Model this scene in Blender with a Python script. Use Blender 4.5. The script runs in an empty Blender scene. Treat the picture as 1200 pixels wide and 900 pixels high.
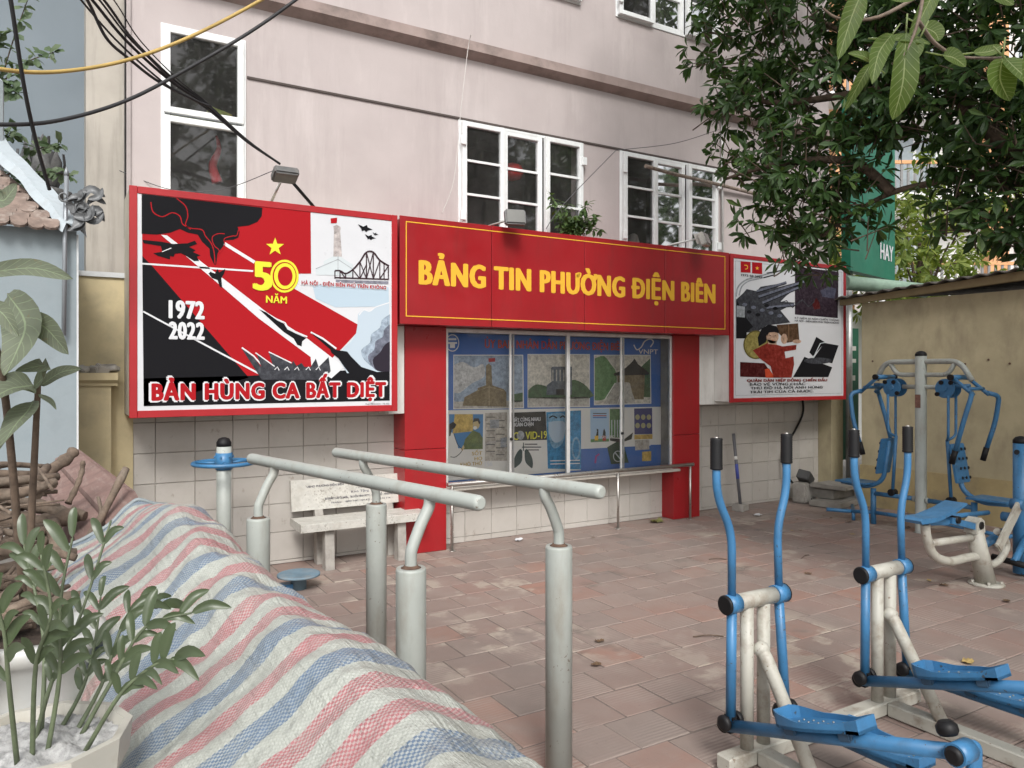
import bpy, bmesh, math, random
from mathutils import Vector, Matrix, Quaternion
import numpy as np
random.seed(7)
scene = bpy.context.scene
COL = scene.collection
R = math.radians

# ------------------------------------------------------------------ camera
cam_data = bpy.data.cameras.new('camera')
cam = bpy.data.objects.new('camera', cam_data); COL.objects.link(cam)
cam.location = (0, 0, 1.7)
cam.rotation_euler = (R(90), 0, R(-31.2))
cam_data.sensor_width = 36.0
cam_data.lens = 27.03
cam_data.shift_y = -13 / 1200
cam_data.clip_start = 0.05
cam_data.clip_end = 2000
scene.camera = cam

# ------------------------------------------------------------------ sky and sun (overcast day)
SUN_EL, SUN_AZ = 43, 203          # azimuth: direction the light comes from, degrees clockwise from +y
world = bpy.data.worlds.new('World'); scene.world = world; world.use_nodes = True
wn = world.node_tree.nodes; wl = world.node_tree.links
bg = wn['Background']
sky = wn.new('ShaderNodeTexSky'); sky.sky_type = 'NISHITA'; sky.sun_disc = False
sky.sun_elevation = R(SUN_EL); sky.sun_rotation = R(SUN_AZ); sky.dust_density = 4.0; sky.air_density = 1.0
hs = wn.new('ShaderNodeHueSaturation'); hs.inputs['Saturation'].default_value = 0.16
wl.new(sky.outputs[0], hs.inputs['Color']); wl.new(hs.outputs[0], bg.inputs['Color'])
bg.inputs['Strength'].default_value = 0.15
sd = bpy.data.lights.new('sun', 'SUN'); sd.energy = 1.5; sd.angle = R(16); sd.color = (1, .965, .92)
sun = bpy.data.objects.new('sun', sd); COL.objects.link(sun)
sun.rotation_euler = (R(90 - SUN_EL), 0, R(180 - SUN_AZ))
sun.location = (0, 0, 12)
scene.view_settings.view_transform = 'Standard'
scene.view_settings.look = 'None'
scene.view_settings.exposure = 0.53
scene.view_settings.gamma = 1.0
scene.cycles.max_bounces = 6
scene.cycles.transparent_max_bounces = 10
try:
    scene.cycles.use_denoising = True
except Exception:
    pass

# ------------------------------------------------------------------ helpers
ORG = {}
def reg(o, org): ORG[o.name] = Vector(org)
def tag(o, label=None, cat=None, group=None, kind=None):
    if label: o['label'] = label
    if cat: o['category'] = cat
    if group: o['group'] = group
    if kind: o['kind'] = kind
    return o
def thing(name, label, cat, loc, group=None):
    o = bpy.data.objects.new(name, None); COL.objects.link(o)
    o.location = loc; o.empty_display_size = .1; reg(o, loc)
    return tag(o, label, cat, group)
def copy_tree(o, parent=None, **kw):
    c = o.copy(); COL.objects.link(c); c.parent = parent
    ORG[c.name] = ORG.get(o.name, Vector((0, 0, 0)))
    for ch in list(o.children): copy_tree(ch, c)
    tag(c, **kw)
    return c
def cat_rom(pts, k=6):
    P = [Vector(p) for p in pts]; n = len(P); out = []
    for i in range(n - 1):
        a = P[max(i-1, 0)]; b = P[i]; c = P[i+1]; d = P[min(i+2, n-1)]
        for j in range(k):
            t = j / k
            out.append(.5 * (2*b + (c-a)*t + (2*a-5*b+4*c-d)*t*t + (3*b-a-3*c+d)*t**3))
    out.append(P[-1]); return out
def rounded(pts, r=.05, k=5):
    """polyline with filleted corners"""
    P = [Vector(p) for p in pts]; out = [P[0]]
    for i in range(1, len(P)-1):
        a, b, c = P[i-1], P[i], P[i+1]
        d1 = (a-b); d2 = (c-b); rr = min(r, d1.length*.45, d2.length*.45)
        p1 = b + d1.normalized()*rr; p2 = b + d2.normalized()*rr
        for j in range(k+1):
            t = j/k
            out.append(p1*(1-t)**2 + b*2*t*(1-t) + p2*t*t)
    out.append(P[-1]); return out

class MB:
    def __init__(s): s.v = []; s.f = []; s.smooth = []; s.attr = None
    def add(s, vs, fs, smooth=False):
        o = len(s.v); s.v += [tuple(v) for v in vs]
        for f in fs: s.f.append(tuple(i+o for i in f)); s.smooth.append(smooth)
        return s
    def box(s, x0, x1, y0, y1, z0, z1):
        vs = [(x, y, z) for x in (x0, x1) for y in (y0, y1) for z in (z0, z1)]
        return s.add(vs, [(0,1,3,2),(4,6,7,5),(0,4,5,1),(2,3,7,6),(0,2,6,4),(1,5,7,3)])
    def bbox(s, x0, x1, y0, y1, z0, z1, b=.004):
        """box with chamfered edges"""
        bm = bmesh.new(); bmesh.ops.create_cube(bm, size=1)
        for v in bm.verts: v.co = Vector(((x0+x1)/2+v.co.x*(x1-x0), (y0+y1)/2+v.co.y*(y1-y0), (z0+z1)/2+v.co.z*(z1-z0)))
        bmesh.ops.bevel(bm, geom=list(bm.edges), offset=b, segments=1, affect='EDGES')
        return s.bm(bm)
    def bm(s, bm, mat=None, smooth=False):
        bm.verts.index_update()
        s.add([(mat @ v.co if mat else v.co) for v in bm.verts], [[v.index for v in f.verts] for f in bm.faces], smooth)
        bm.free(); return s
    def obox(s, c, size, rot=(0,0,0), b=0):
        bm = bmesh.new(); bmesh.ops.create_cube(bm, size=1)
        for v in bm.verts: v.co = Vector((v.co.x*size[0], v.co.y*size[1], v.co.z*size[2]))
        if b: bmesh.ops.bevel(bm, geom=list(bm.edges), offset=b, segments=2, affect='EDGES')
        from mathutils import Euler
        return s.bm(bm, Matrix.Translation(c) @ Euler(rot).to_matrix().to_4x4())
    def tube(s, pts, r, n=10, caps=True, flat=1.0):
        P = [Vector(p) for p in pts]; m = len(P)
        rs = r if isinstance(r, (list, tuple)) else [r]*m
        if len(rs) != m: rs = [rs[0]+(rs[-1]-rs[0])*i/(m-1) for i in range(m)]
        up = None; vs = []; fs = []
        for i in range(m):
            t = (P[min(i+1, m-1)]-P[max(i-1, 0)])
            if t.length < 1e-9: t = Vector((0,0,1))
            t.normalize()
            if up is None:
                up = Vector((0,0,1)) if abs(t.z) < .9 else Vector((1,0,0))
            up = (up - t*up.dot(t))
            if up.length < 1e-6: up = t.orthogonal()
            up.normalize(); sd_ = t.cross(up)
            for j in range(n):
                a = 2*math.pi*j/n
                vs.append(P[i] + (up*math.cos(a)*flat + sd_*math.sin(a))*rs[i])
        for i in range(m-1):
            for j in range(n):
                k = (j+1) % n
                fs.append((i*n+j, i*n+k, (i+1)*n+k, (i+1)*n+j))
        s.add(vs, fs, True)
        if caps:
            o = len(s.v)-len(vs)
            s.f.append(tuple(o+j for j in range(n))[::-1]); s.smooth.append(False)
            s.f.append(tuple(o+(m-1)*n+j for j in range(n))); s.smooth.append(False)
        return s
    def lathe(s, prof, c=(0,0,0), n=24, smooth=True, cap=True, axis=None):
        M = Matrix.Translation(c)
        if axis is not None: M = M @ Vector((0,0,1)).rotation_difference(Vector(axis)).to_matrix().to_4x4()
        vs = []; fs = []
        for r, z in prof:
            for j in range(n):
                a = 2*math.pi*j/n; vs.append(M @ Vector((r*math.cos(a), r*math.sin(a), z)))
        for i in range(len(prof)-1):
            for j in range(n):
                k = (j+1) % n; fs.append((i*n+j, i*n+k, (i+1)*n+k, (i+1)*n+j))
        s.add(vs, fs, smooth)
        if cap:
            o = len(s.v)-len(vs)
            s.f.append(tuple(o+j for j in range(n))[::-1]); s.smooth.append(False)
            s.f.append(tuple(o+(len(prof)-1)*n+j for j in range(n))); s.smooth.append(False)
        return s
    def prism(s, poly, axis, a0, a1):
        """extrude a 2-D polygon; axis 'x': poly=(y,z), 'y': poly=(x,z), 'z': poly=(x,y)"""
        n = len(poly)
        mk = {'x': lambda p, a: (a, p[0], p[1]), 'y': lambda p, a: (p[0], a, p[1]), 'z': lambda p, a: (p[0], p[1], a)}[axis]
        vs = [mk(p, a0) for p in poly] + [mk(p, a1) for p in poly]
        fs = [tuple(range(n)), tuple(range(2*n-1, n-1, -1))] + [(i, i+n, (i+1) % n+n, (i+1) % n) for i in range(n)]
        return s.add(vs, fs)
    def build(s, name, mat, parent=None, label=None, cat=None, group=None, kind=None, org=None):
        me = bpy.data.meshes.new(name)
        if parent is not None: o_ = ORG.get(parent.name, Vector((0,0,0)))
        elif org is not None: o_ = Vector(org)
        else:
            a = np.array(s.v); o_ = Vector(((a[:,0].min()+a[:,0].max())/2, (a[:,1].min()+a[:,1].max())/2, a[:,2].min()))
        me.from_pydata([(v[0]-o_.x, v[1]-o_.y, v[2]-o_.z) for v in s.v], [], s.f)
        me.polygons.foreach_set('use_smooth', s.smooth)
        if s.attr is not None:
            at = me.attributes.new('rnd', 'FLOAT', 'FACE'); at.data.foreach_set('value', s.attr)
        bm = bmesh.new(); bm.from_mesh(me); bmesh.ops.recalc_face_normals(bm, faces=bm.faces)
        bm.to_mesh(me); bm.free()
        me.update()
        if mat is not None: me.materials.append(mat)
        o = bpy.data.objects.new(name, me); COL.objects.link(o); ORG[o.name] = o_
        if parent is not None: o.parent = parent
        else: o.location = o_
        return tag(o, label, cat, group, kind)

# ------------------------------------------------------------------ materials
MATS = {}
def nd(nt, t, **kw):
    n = nt.nodes.new(t)
    for k, v in kw.items(): setattr(n, k, v)
    return n
def ramp(nt, fac, stops, interp='LINEAR'):
    r = nd(nt, 'ShaderNodeValToRGB'); r.color_ramp.interpolation = interp
    e = r.color_ramp.elements
    while len(e) < len(stops): e.new(.5)
    for i, (p, c) in enumerate(stops):
        e[i].position = p; e[i].color = (c[0], c[1], c[2], 1) if not isinstance(c, (int, float)) else (c, c, c, 1)
    nt.links.new(fac, r.inputs[0]); return r.outputs[0]
def mix(nt, f, a, b, mode='MIX'):
    m = nd(nt, 'ShaderNodeMix', data_type='RGBA', blend_type=mode)
    for sock, v in ((m.inputs[0], f), (m.inputs[6], a), (m.inputs[7], b)):
        if hasattr(v, 'is_linked') or isinstance(v, bpy.types.NodeSocket): nt.links.new(v, sock)
        elif isinstance(v, (int, float)): sock.default_value = v if sock.type == 'VALUE' else (v, v, v, 1)
        else: sock.default_value = (v[0], v[1], v[2], 1)
    return m.outputs[2]
def noise(nt, scale, detail=4, rough=.6, vec=None, stretch=None):
    if vec is None:
        g = nd(nt, 'ShaderNodeNewGeometry'); vec = g.outputs['Position']
    if stretch:
        mp = nd(nt, 'ShaderNodeMapping'); mp.inputs['Scale'].default_value = stretch
        nt.links.new(vec, mp.inputs[0]); vec = mp.outputs[0]
    n = nd(nt, 'ShaderNodeTexNoise'); n.inputs['Scale'].default_value = scale
    n.inputs['Detail'].default_value = detail; n.inputs['Roughness'].default_value = rough
    nt.links.new(vec, n.inputs['Vector']); return n.outputs['Fac']
def base(name, rough=.6, metal=0., spec=.5):
    m = bpy.data.materials.new(name); m.use_nodes = True
    nt = m.node_tree; b = nt.nodes['Principled BSDF']
    b.inputs['Roughness'].default_value = rough; b.inputs['Metallic'].default_value = metal
    b.inputs['Specular IOR Level'].default_value = spec
    return m, nt, b
def bump(nt, b, h, strength=.3, dist=.01):
    bp = nd(nt, 'ShaderNodeBump'); bp.inputs['Strength'].default_value = strength; bp.inputs['Distance'].default_value = dist
    nt.links.new(h, bp.inputs['Height']); nt.links.new(bp.outputs[0], b.inputs['Normal'])
def M_plain(name, col, rough=.6, metal=0., var=.12, scale=6., bmp=0., bscale=60., spec=.5, dirt=None, dscale=3., damt=.5, stretch=None):
    """paint or stone: base colour, soft variation, optional dirt of another colour"""
    if name in MATS: return MATS[name]
    m, nt, b = base(name, rough, metal, spec)
    n = noise(nt, scale)
    c = ramp(nt, n, [(.3, [x*(1-var) for x in col]), (.7, [min(1, x*(1+var)) for x in col])])
    if dirt:
        n2 = noise(nt, dscale, 6, .65, stretch=stretch)
        f = ramp(nt, n2, [(.5, 0), (.75, damt)])
        c = mix(nt, f, c, dirt)
    nt.links.new(c, b.inputs['Base Color'])
    rr = ramp(nt, noise(nt, scale*2.3), [(.3, max(0, rough-.08)), (.7, min(1, rough+.1))])
    nt.links.new(rr, b.inputs['Roughness'])
    if bmp: bump(nt, b, noise(nt, bscale, 5), bmp, .004)
    MATS[name] = m; return m
PHOTO_INK = {'sky1','sky2','towerbr','towerlt','leafdark','leafmid','stoneg','hall','pale','newsprint','night','nightblue','nightred','plume3','plume2','maskblue','masklight','towergrey','darkgrey','brown','olive','uniform','ochre','skin','maroon','midgrey','bridgelow'}
def M_flat(name, col, rough=.45):
    """flat printing ink"""
    k = 'ink_'+name
    if k in MATS: return MATS[k]
    m, nt, b = base(k, rough, 0, .05); b.inputs['Base Color'].default_value = (*col, 1)
    if name in PHOTO_INK:      # halftone picture areas are not one even tone
        n = noise(nt, 22, 6, .75); c = ramp(nt, n, [(.3, [x*.5 for x in col]), (.5, col), (.72, [min(1, x*1.5+.02) for x in col])]); nt.links.new(c, b.inputs['Base Color'])
    MATS[k] = m; return m

INTER = None
def text_mesh(txt, offset=0.0, font=None, space=1.0):
    cu = bpy.data.curves.new('lettering', 'FONT'); cu.body = txt; cu.offset = offset; cu.resolution_u = 3; cu.space_character = space
    if INTER: cu.font = INTER
    o = bpy.data.objects.new('lettering', cu); COL.objects.link(o)
    bpy.context.view_layer.update()
    dg = bpy.context.evaluated_depsgraph_get()
    me = bpy.data.meshes.new_from_object(o.evaluated_get(dg))
    bpy.data.objects.remove(o); bpy.data.curves.remove(cu)
    return me
CAPH = None
def lettering(name, txt, x0, x1, z0, cap, y, mat, parent, offset=.02, by=None, label=None, space=None):
    """flat letters on a wall-parallel plane: baseline z0, cap height cap, spanning x0..x1"""
    global CAPH
    if CAPH is None:
        h = text_mesh('H', 0); CAPH = max(v.co.y for v in h.vertices)
    by = offset*.42 if by is None else by
    sp_ = space or 1+offset*1.5
    plain = txt
    for a_, b_ in (('Ờ','Ò'),('Ớ','Ó'),('Ở','Ỏ'),('Ơ','O'),('Ừ','Ù'),('Ữ','Ũ'),('Ứ','Ú'),('Ư','U'),('Đ','D')): plain = plain.replace(a_, b_)
    me = text_mesh(plain, 0, None, sp_)
    if plain != txt:       # horns and crossbars are added to the plain letters
        v0 = [v.co.copy() for v in me.vertices]; f0 = [tuple(p.vertices) for p in me.polygons]
        def right(s_):
            q = text_mesh(s_, 0, None, sp_); r_ = max(v.co.x for v in q.vertices); l_ = min(v.co.x for v in q.vertices); bpy.data.meshes.remove(q); return r_, l_
        for i_, ch in enumerate(txt):
            if ch == plain[i_]: continue
            xr = right(plain[:i_+1])[0]
            if ch == 'Đ':
                r1, l1 = right('D'); xl = xr-(r1-l1); pts = [(xl-.07,.325),(xl+.30,.325),(xl+.30,.405),(xl-.07,.405)]
            elif plain[i_] in 'OÒÓỎ': pts = [(xr-.13,.84*CAPH),(xr-.05,.72*CAPH),(xr+.03,.80*CAPH),(xr+.06,.90*CAPH),(xr+.06,1.02*CAPH),(xr-.015,1.02*CAPH),(xr-.015,.94*CAPH),(xr-.06,.92*CAPH)]
            else: pts = [(xr-.03,.80*CAPH),(xr+.045,.82*CAPH),(xr+.085,.90*CAPH),(xr+.085,1.04*CAPH),(xr+.015,1.04*CAPH),(xr+.015,.95*CAPH),(xr-.03,.93*CAPH)]
            o_ = len(v0); v0 += [Vector((x_, y_, .0001)) for x_, y_ in pts]; f0.append(tuple(range(o_, o_+len(pts))))
        bpy.data.meshes.remove(me); me = bpy.data.meshes.new(name); me.from_pydata(v0, [], f0)
    # heavier strokes: the outline repeated around itself; every face lies a hair apart from the ones it crosses
    v0 = [v.co.copy() for v in me.vertices]; f0 = [tuple(p.vertices) for p in me.polygons]
    vv = []; ff = []
    for k in (range(9) if offset > .004 else (8,)):
        dx, dy = (0, 0) if k == 8 else (offset*math.cos(k*math.pi/4+.39), by*math.sin(k*math.pi/4+.39))
        for fi, f in enumerate(f0):
            o_ = len(vv); zz_ = v0[f[0]].z + (fi % 37)*.000012 - k*.00016
            vv += [(v0[q].x+dx, v0[q].y+dy, zz_) for q in f]; ff.append(tuple(range(o_, o_+len(f))))
    bpy.data.meshes.remove(me); me = bpy.data.meshes.new(name); me.from_pydata(vv, [], ff)
    xs = [v.co.x for v in me.vertices]; a, b_ = min(xs), max(xs)
    sx = (x1-x0)/(b_-a); sz = cap/(CAPH+2*by)
    org = ORG.get(parent.name, Vector((0,0,0)))
    for v in me.vertices:
        v.co = Vector((x0+(v.co.x-a)*sx, y-v.co.z-.0016, z0+(v.co.y+by)*sz)) - org
    me.materials.clear(); me.materials.append(mat); me.name = name
    o = bpy.data.objects.new(name, me); COL.objects.link(o); o.parent = parent; ORG[o.name] = org
    return tag(o, label)

# ------------------------------------------------------------------ flat print and growth data (metres)
ART_L = [
('red_field','red',1,[(0.614,3.048),(1.898,3.052),(1.903,2.534),(1.786,2.526),(1.763,2.399),(2.309,2.122),(2.296,2.043),(2.177,1.917),(1.966,1.714),(1.452,1.661),(0.628,1.649)]),
('black_field','black',2,[(0.618,2.581),(0.686,2.511),(1.396,1.661),(0.628,1.449)]),
('black_strip','black',2,[(0.626,1.659),(1.363,1.675),(1.966,1.707),(2.607,1.748),(2.607,1.455),(0.628,1.449)]),
('blue_haze','paleblue',1,[(1.913,2.444),(2.596,2.459),(2.601,2.313),(2.473,2.282),(2.114,2.261),(1.942,2.326)]),
('white_beam','white',3,[(0.746,2.754),(0.791,2.751),(1.215,2.436),(1.543,2.19),(1.87,1.988),(2.19,1.751),(2.077,1.654),(1.906,1.75),(1.898,1.834),(1.475,2.141),(1.2,2.374)]),
('white_line','white',3,[(0.618,2.517),(1.429,2.516),(1.43,2.53),(0.618,2.53)]),
('white_line','white',3,[(1.2,2.716),(1.435,2.584),(1.447,2.607),(1.213,2.738)]),
('white_line','white',3,[(0.621,2.158),(1.059,1.915),(1.483,1.682),(1.489,1.695),(1.065,1.927),(0.627,2.169)]),
('smoke_cloud','black',4,[(0.614,3.048),(1.502,3.044),(1.497,2.974),(1.463,2.924),(1.396,2.888),(1.308,2.868),(1.324,2.83),(1.315,2.784),(1.276,2.762),(1.215,2.752),(1.2,2.706),(1.157,2.646),(1.146,2.555),(1.132,2.554),(1.1,2.619),(1.096,2.675),(1.041,2.726),(1.01,2.778),(0.937,2.787),(0.88,2.81),(0.815,2.776),(0.716,2.751),(0.614,2.748)]),
('smoke_line','red',5,[(0.673,2.994),(0.675,2.98),(0.677,2.959),(0.681,2.937),(0.689,2.919),(0.702,2.906),(0.719,2.896),(0.737,2.889),(0.756,2.888),(0.774,2.894),(0.793,2.906),(0.81,2.919),(0.826,2.926),(0.84,2.925),(0.854,2.922),(0.867,2.915),(0.877,2.906),(0.883,2.894),(0.887,2.878),(0.89,2.861),(0.898,2.847),(0.91,2.837),(0.924,2.83),(0.94,2.825),(0.957,2.82),(0.978,2.819),(1.001,2.819),(1.023,2.819),(1.039,2.815),(1.048,2.808),(1.053,2.797),(1.057,2.784),(1.063,2.77),(1.073,2.757),(1.085,2.745),(1.096,2.732),(1.105,2.718),(1.112,2.704),(1.117,2.689),(1.122,2.673),(1.126,2.654),(1.129,2.63),(1.131,2.602),(1.133,2.577),(1.134,2.559),(1.142,2.56),(1.14,2.578),(1.139,2.604),(1.136,2.632),(1.133,2.656),(1.129,2.675),(1.124,2.692),(1.119,2.708),(1.111,2.723),(1.102,2.737),(1.09,2.75),(1.079,2.763),(1.069,2.775),(1.063,2.787),(1.06,2.8),(1.054,2.813),(1.043,2.823),(1.024,2.827),(1.002,2.827),(0.979,2.826),(0.959,2.828),(0.942,2.832),(0.927,2.837),(0.914,2.844),(0.903,2.852),(0.897,2.864),(0.894,2.881),(0.89,2.898),(0.883,2.912),(0.871,2.921),(0.857,2.929),(0.842,2.933),(0.825,2.933),(0.808,2.926),(0.789,2.913),(0.772,2.901),(0.755,2.895),(0.739,2.897),(0.722,2.903),(0.707,2.912),(0.695,2.924),(0.688,2.94),(0.684,2.961),(0.682,2.982),(0.68,2.996)]),
('smoke_line','red',5,[(0.854,3.041),(0.866,3.032),(0.885,3.019),(0.904,3.004),(0.918,2.988),(0.926,2.971),(0.931,2.952),(0.933,2.933),(0.934,2.915),(0.931,2.897),(0.925,2.879),(0.919,2.862),(0.917,2.846),(0.925,2.833),(0.936,2.824),(0.948,2.817),(0.956,2.812),(0.96,2.819),(0.952,2.824),(0.94,2.83),(0.93,2.839),(0.924,2.848),(0.926,2.861),(0.931,2.877),(0.938,2.896),(0.941,2.915),(0.94,2.934),(0.938,2.955),(0.933,2.974),(0.924,2.993),(0.909,3.01),(0.889,3.025),(0.871,3.038),(0.858,3.048)]),
('smoke_line','red',5,[(1.16,2.623),(1.163,2.631),(1.168,2.643),(1.171,2.657),(1.171,2.671),(1.163,2.681),(1.152,2.69),(1.141,2.698),(1.132,2.709),(1.126,2.722),(1.121,2.738),(1.119,2.753),(1.12,2.765),(1.125,2.775),(1.134,2.783),(1.146,2.79),(1.158,2.796),(1.171,2.799),(1.186,2.8),(1.2,2.8),(1.21,2.8),(1.211,2.807),(1.201,2.807),(1.186,2.807),(1.171,2.805),(1.156,2.802),(1.144,2.796),(1.131,2.788),(1.12,2.779),(1.114,2.767),(1.112,2.752),(1.115,2.735),(1.12,2.719),(1.127,2.705),(1.136,2.693),(1.148,2.684),(1.159,2.676),(1.165,2.668),(1.165,2.658),(1.162,2.645),(1.157,2.633),(1.154,2.625)]),
('smoke_line','red',5,[(1.175,2.645),(1.183,2.658),(1.194,2.676),(1.206,2.695),(1.214,2.713),(1.214,2.728),(1.21,2.742),(1.207,2.753),(1.209,2.761),(1.218,2.769),(1.234,2.776),(1.251,2.782),(1.265,2.787),(1.276,2.79),(1.286,2.79),(1.295,2.791),(1.304,2.797),(1.31,2.808),(1.314,2.822),(1.316,2.836),(1.318,2.845),(1.312,2.846),(1.31,2.836),(1.307,2.823),(1.304,2.81),(1.299,2.801),(1.294,2.798),(1.286,2.797),(1.276,2.797),(1.264,2.794),(1.249,2.789),(1.232,2.782),(1.215,2.775),(1.204,2.765),(1.201,2.752),(1.204,2.739),(1.208,2.727),(1.207,2.714),(1.2,2.698),(1.189,2.679),(1.177,2.661),(1.169,2.649)]),
('bomber','black',5,[(0.618,2.703),(0.755,2.7),(0.836,2.69),(0.937,2.705),(0.989,2.73),(1.005,2.705),(0.948,2.678),(0.995,2.655),(0.974,2.64),(1.03,2.618),(1.003,2.607),(1.02,2.573),(0.983,2.57),(0.927,2.605),(0.886,2.624),(0.846,2.617),(0.836,2.592),(0.811,2.596),(0.811,2.57),(0.726,2.59),(0.692,2.608),(0.755,2.624),(0.746,2.667),(0.628,2.678)]),
('bomber_mark','white',6,[(0.757,2.622),(0.821,2.655),(0.818,2.661),(0.754,2.627)]),
('fighter_plane','black',5,[(1.089,2.48),(1.104,2.496),(1.136,2.483),(1.157,2.522),(1.168,2.494),(1.215,2.526),(1.206,2.488),(1.185,2.45),(1.191,2.374),(1.172,2.382),(1.157,2.433),(1.115,2.446)]),
('gold_star','yellow',5,[(1.604,2.81),(1.622,2.76),(1.677,2.763),(1.633,2.726),(1.649,2.675),(1.604,2.703),(1.56,2.668),(1.575,2.721),(1.533,2.751),(1.586,2.757)]),
('numeral','yellow',6,[(1.798,2.506),(1.795,2.475),(1.786,2.445),(1.772,2.419),(1.754,2.396),(1.731,2.378),(1.707,2.367),(1.681,2.362),(1.655,2.364),(1.63,2.373),(1.608,2.388),(1.59,2.408),(1.577,2.433),(1.568,2.461),(1.565,2.491),(1.568,2.521),(1.577,2.55),(1.59,2.576),(1.608,2.599),(1.63,2.617),(1.655,2.629),(1.681,2.634),(1.707,2.633),(1.731,2.625),(1.754,2.61),(1.772,2.59),(1.786,2.565),(1.795,2.536)]),
('numeral_ring','red',7,[(1.779,2.505),(1.777,2.478),(1.769,2.453),(1.757,2.429),(1.742,2.41),(1.723,2.395),(1.702,2.385),(1.681,2.381),(1.659,2.382),(1.638,2.39),(1.62,2.403),(1.605,2.42),(1.593,2.442),(1.586,2.466),(1.584,2.492),(1.586,2.518),(1.593,2.543),(1.605,2.566),(1.62,2.585),(1.638,2.601),(1.659,2.611),(1.681,2.615),(1.702,2.614),(1.723,2.607),(1.742,2.594),(1.757,2.577),(1.769,2.555),(1.777,2.531)]),
('numeral','yellow',8,[(1.772,2.504),(1.77,2.48),(1.763,2.456),(1.752,2.435),(1.738,2.417),(1.721,2.403),(1.703,2.394),(1.683,2.39),(1.663,2.392),(1.645,2.399),(1.628,2.411),(1.614,2.427),(1.604,2.447),(1.597,2.469),(1.595,2.493),(1.597,2.517),(1.604,2.54),(1.614,2.561),(1.628,2.579),(1.645,2.593),(1.663,2.602),(1.683,2.606),(1.703,2.605),(1.721,2.598),(1.738,2.587),(1.752,2.571),(1.763,2.551),(1.77,2.528)]),
('numeral_ring','red',9,[(1.746,2.502),(1.744,2.481),(1.738,2.462),(1.728,2.445),(1.716,2.431),(1.701,2.422),(1.685,2.419),(1.67,2.42),(1.655,2.427),(1.643,2.439),(1.633,2.455),(1.627,2.474),(1.625,2.494),(1.627,2.515),(1.633,2.535),(1.643,2.552),(1.655,2.565),(1.67,2.574),(1.685,2.578),(1.701,2.577),(1.716,2.57),(1.728,2.558),(1.738,2.542),(1.744,2.523)]),
('flag_tower','towergrey',3,[(2.094,2.95),(2.124,2.967),(2.159,2.951),(2.154,2.917),(2.169,2.698),(2.094,2.693),(2.099,2.911)]),
('tower_base','palegrey',2,[(1.942,2.527),(1.942,2.577),(2.01,2.618),(2.01,2.647),(2.094,2.697),(2.134,2.71),(2.266,2.637),(2.266,2.539)]),
('tower_base_edge','midgrey',4,[(1.943,2.575),(2.134,2.669),(2.259,2.598),(2.262,2.602),(2.134,2.674),(1.941,2.58)]),
('tower_base_edge','midgrey',4,[(2.132,2.708),(2.132,2.542),(2.137,2.542),(2.137,2.708)]),
('flag','red',4,[(2.07,3.015),(2.127,3.028),(2.124,2.982),(2.072,2.974)]),
('bridge_truss','bridge',5,[(2.107,2.565),(2.115,2.566),(2.126,2.568),(2.139,2.569),(2.15,2.568),(2.16,2.564),(2.172,2.556),(2.186,2.549),(2.202,2.547),(2.22,2.552),(2.237,2.561),(2.254,2.574),(2.271,2.588),(2.287,2.604),(2.304,2.622),(2.32,2.642),(2.336,2.663),(2.352,2.686),(2.366,2.711),(2.381,2.733),(2.394,2.747),(2.407,2.755),(2.421,2.757),(2.434,2.756),(2.448,2.751),(2.461,2.741),(2.475,2.724),(2.49,2.704),(2.508,2.687),(2.53,2.673),(2.556,2.66),(2.579,2.649),(2.595,2.642),(2.603,2.656),(2.587,2.663),(2.564,2.674),(2.539,2.686),(2.518,2.699),(2.503,2.714),(2.488,2.733),(2.473,2.752),(2.457,2.765),(2.439,2.771),(2.421,2.772),(2.403,2.768),(2.385,2.758),(2.368,2.741),(2.353,2.717),(2.339,2.693),(2.324,2.67),(2.308,2.651),(2.292,2.631),(2.276,2.613),(2.261,2.598),(2.245,2.585),(2.229,2.574),(2.214,2.565),(2.202,2.561),(2.191,2.563),(2.18,2.569),(2.168,2.577),(2.154,2.582),(2.14,2.583),(2.126,2.582),(2.114,2.58),(2.106,2.579)]),
('bridge_truss','bridge',5,[(2.107,2.508),(2.598,2.524),(2.599,2.536),(2.107,2.52)]),
('bridge_post','bridge',5,[(2.102,2.572),(2.102,2.504),(2.112,2.504),(2.112,2.572)]),
('bridge_post','bridge',5,[(2.147,2.575),(2.147,2.507),(2.157,2.507),(2.157,2.575)]),
('bridge_post','bridge',5,[(2.197,2.559),(2.197,2.51),(2.207,2.51),(2.207,2.559)]),
('bridge_post','bridge',5,[(2.261,2.592),(2.261,2.514),(2.271,2.514),(2.271,2.593)]),
('bridge_post','bridge',5,[(2.325,2.666),(2.325,2.518),(2.335,2.518),(2.335,2.667)]),
('bridge_post','bridge',5,[(2.384,2.752),(2.384,2.522),(2.395,2.522),(2.395,2.753)]),
('bridge_post','bridge',5,[(2.447,2.758),(2.447,2.526),(2.458,2.526),(2.458,2.758)]),
('bridge_post','bridge',5,[(2.508,2.692),(2.508,2.529),(2.518,2.53),(2.518,2.693)]),
('bridge_post','bridge',5,[(2.548,2.67),(2.548,2.532),(2.558,2.533),(2.558,2.671)]),
('bridge_post','bridge',5,[(2.588,2.648),(2.588,2.535),(2.599,2.535),(2.599,2.649)]),
('bridge_brace','bridge',6,[(2.262,2.59),(2.326,2.515),(2.334,2.521),(2.269,2.596)]),
('bridge_brace','bridge',6,[(2.326,2.665),(2.385,2.52),(2.394,2.524),(2.334,2.668)]),
('bridge_brace','bridge',6,[(2.385,2.751),(2.448,2.525),(2.457,2.527),(2.394,2.754)]),
('bridge_brace','bridge',6,[(2.448,2.759),(2.385,2.523),(2.394,2.521),(2.457,2.757)]),
('bridge_brace','bridge',6,[(2.509,2.694),(2.448,2.527),(2.457,2.525),(2.518,2.692)]),
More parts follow.
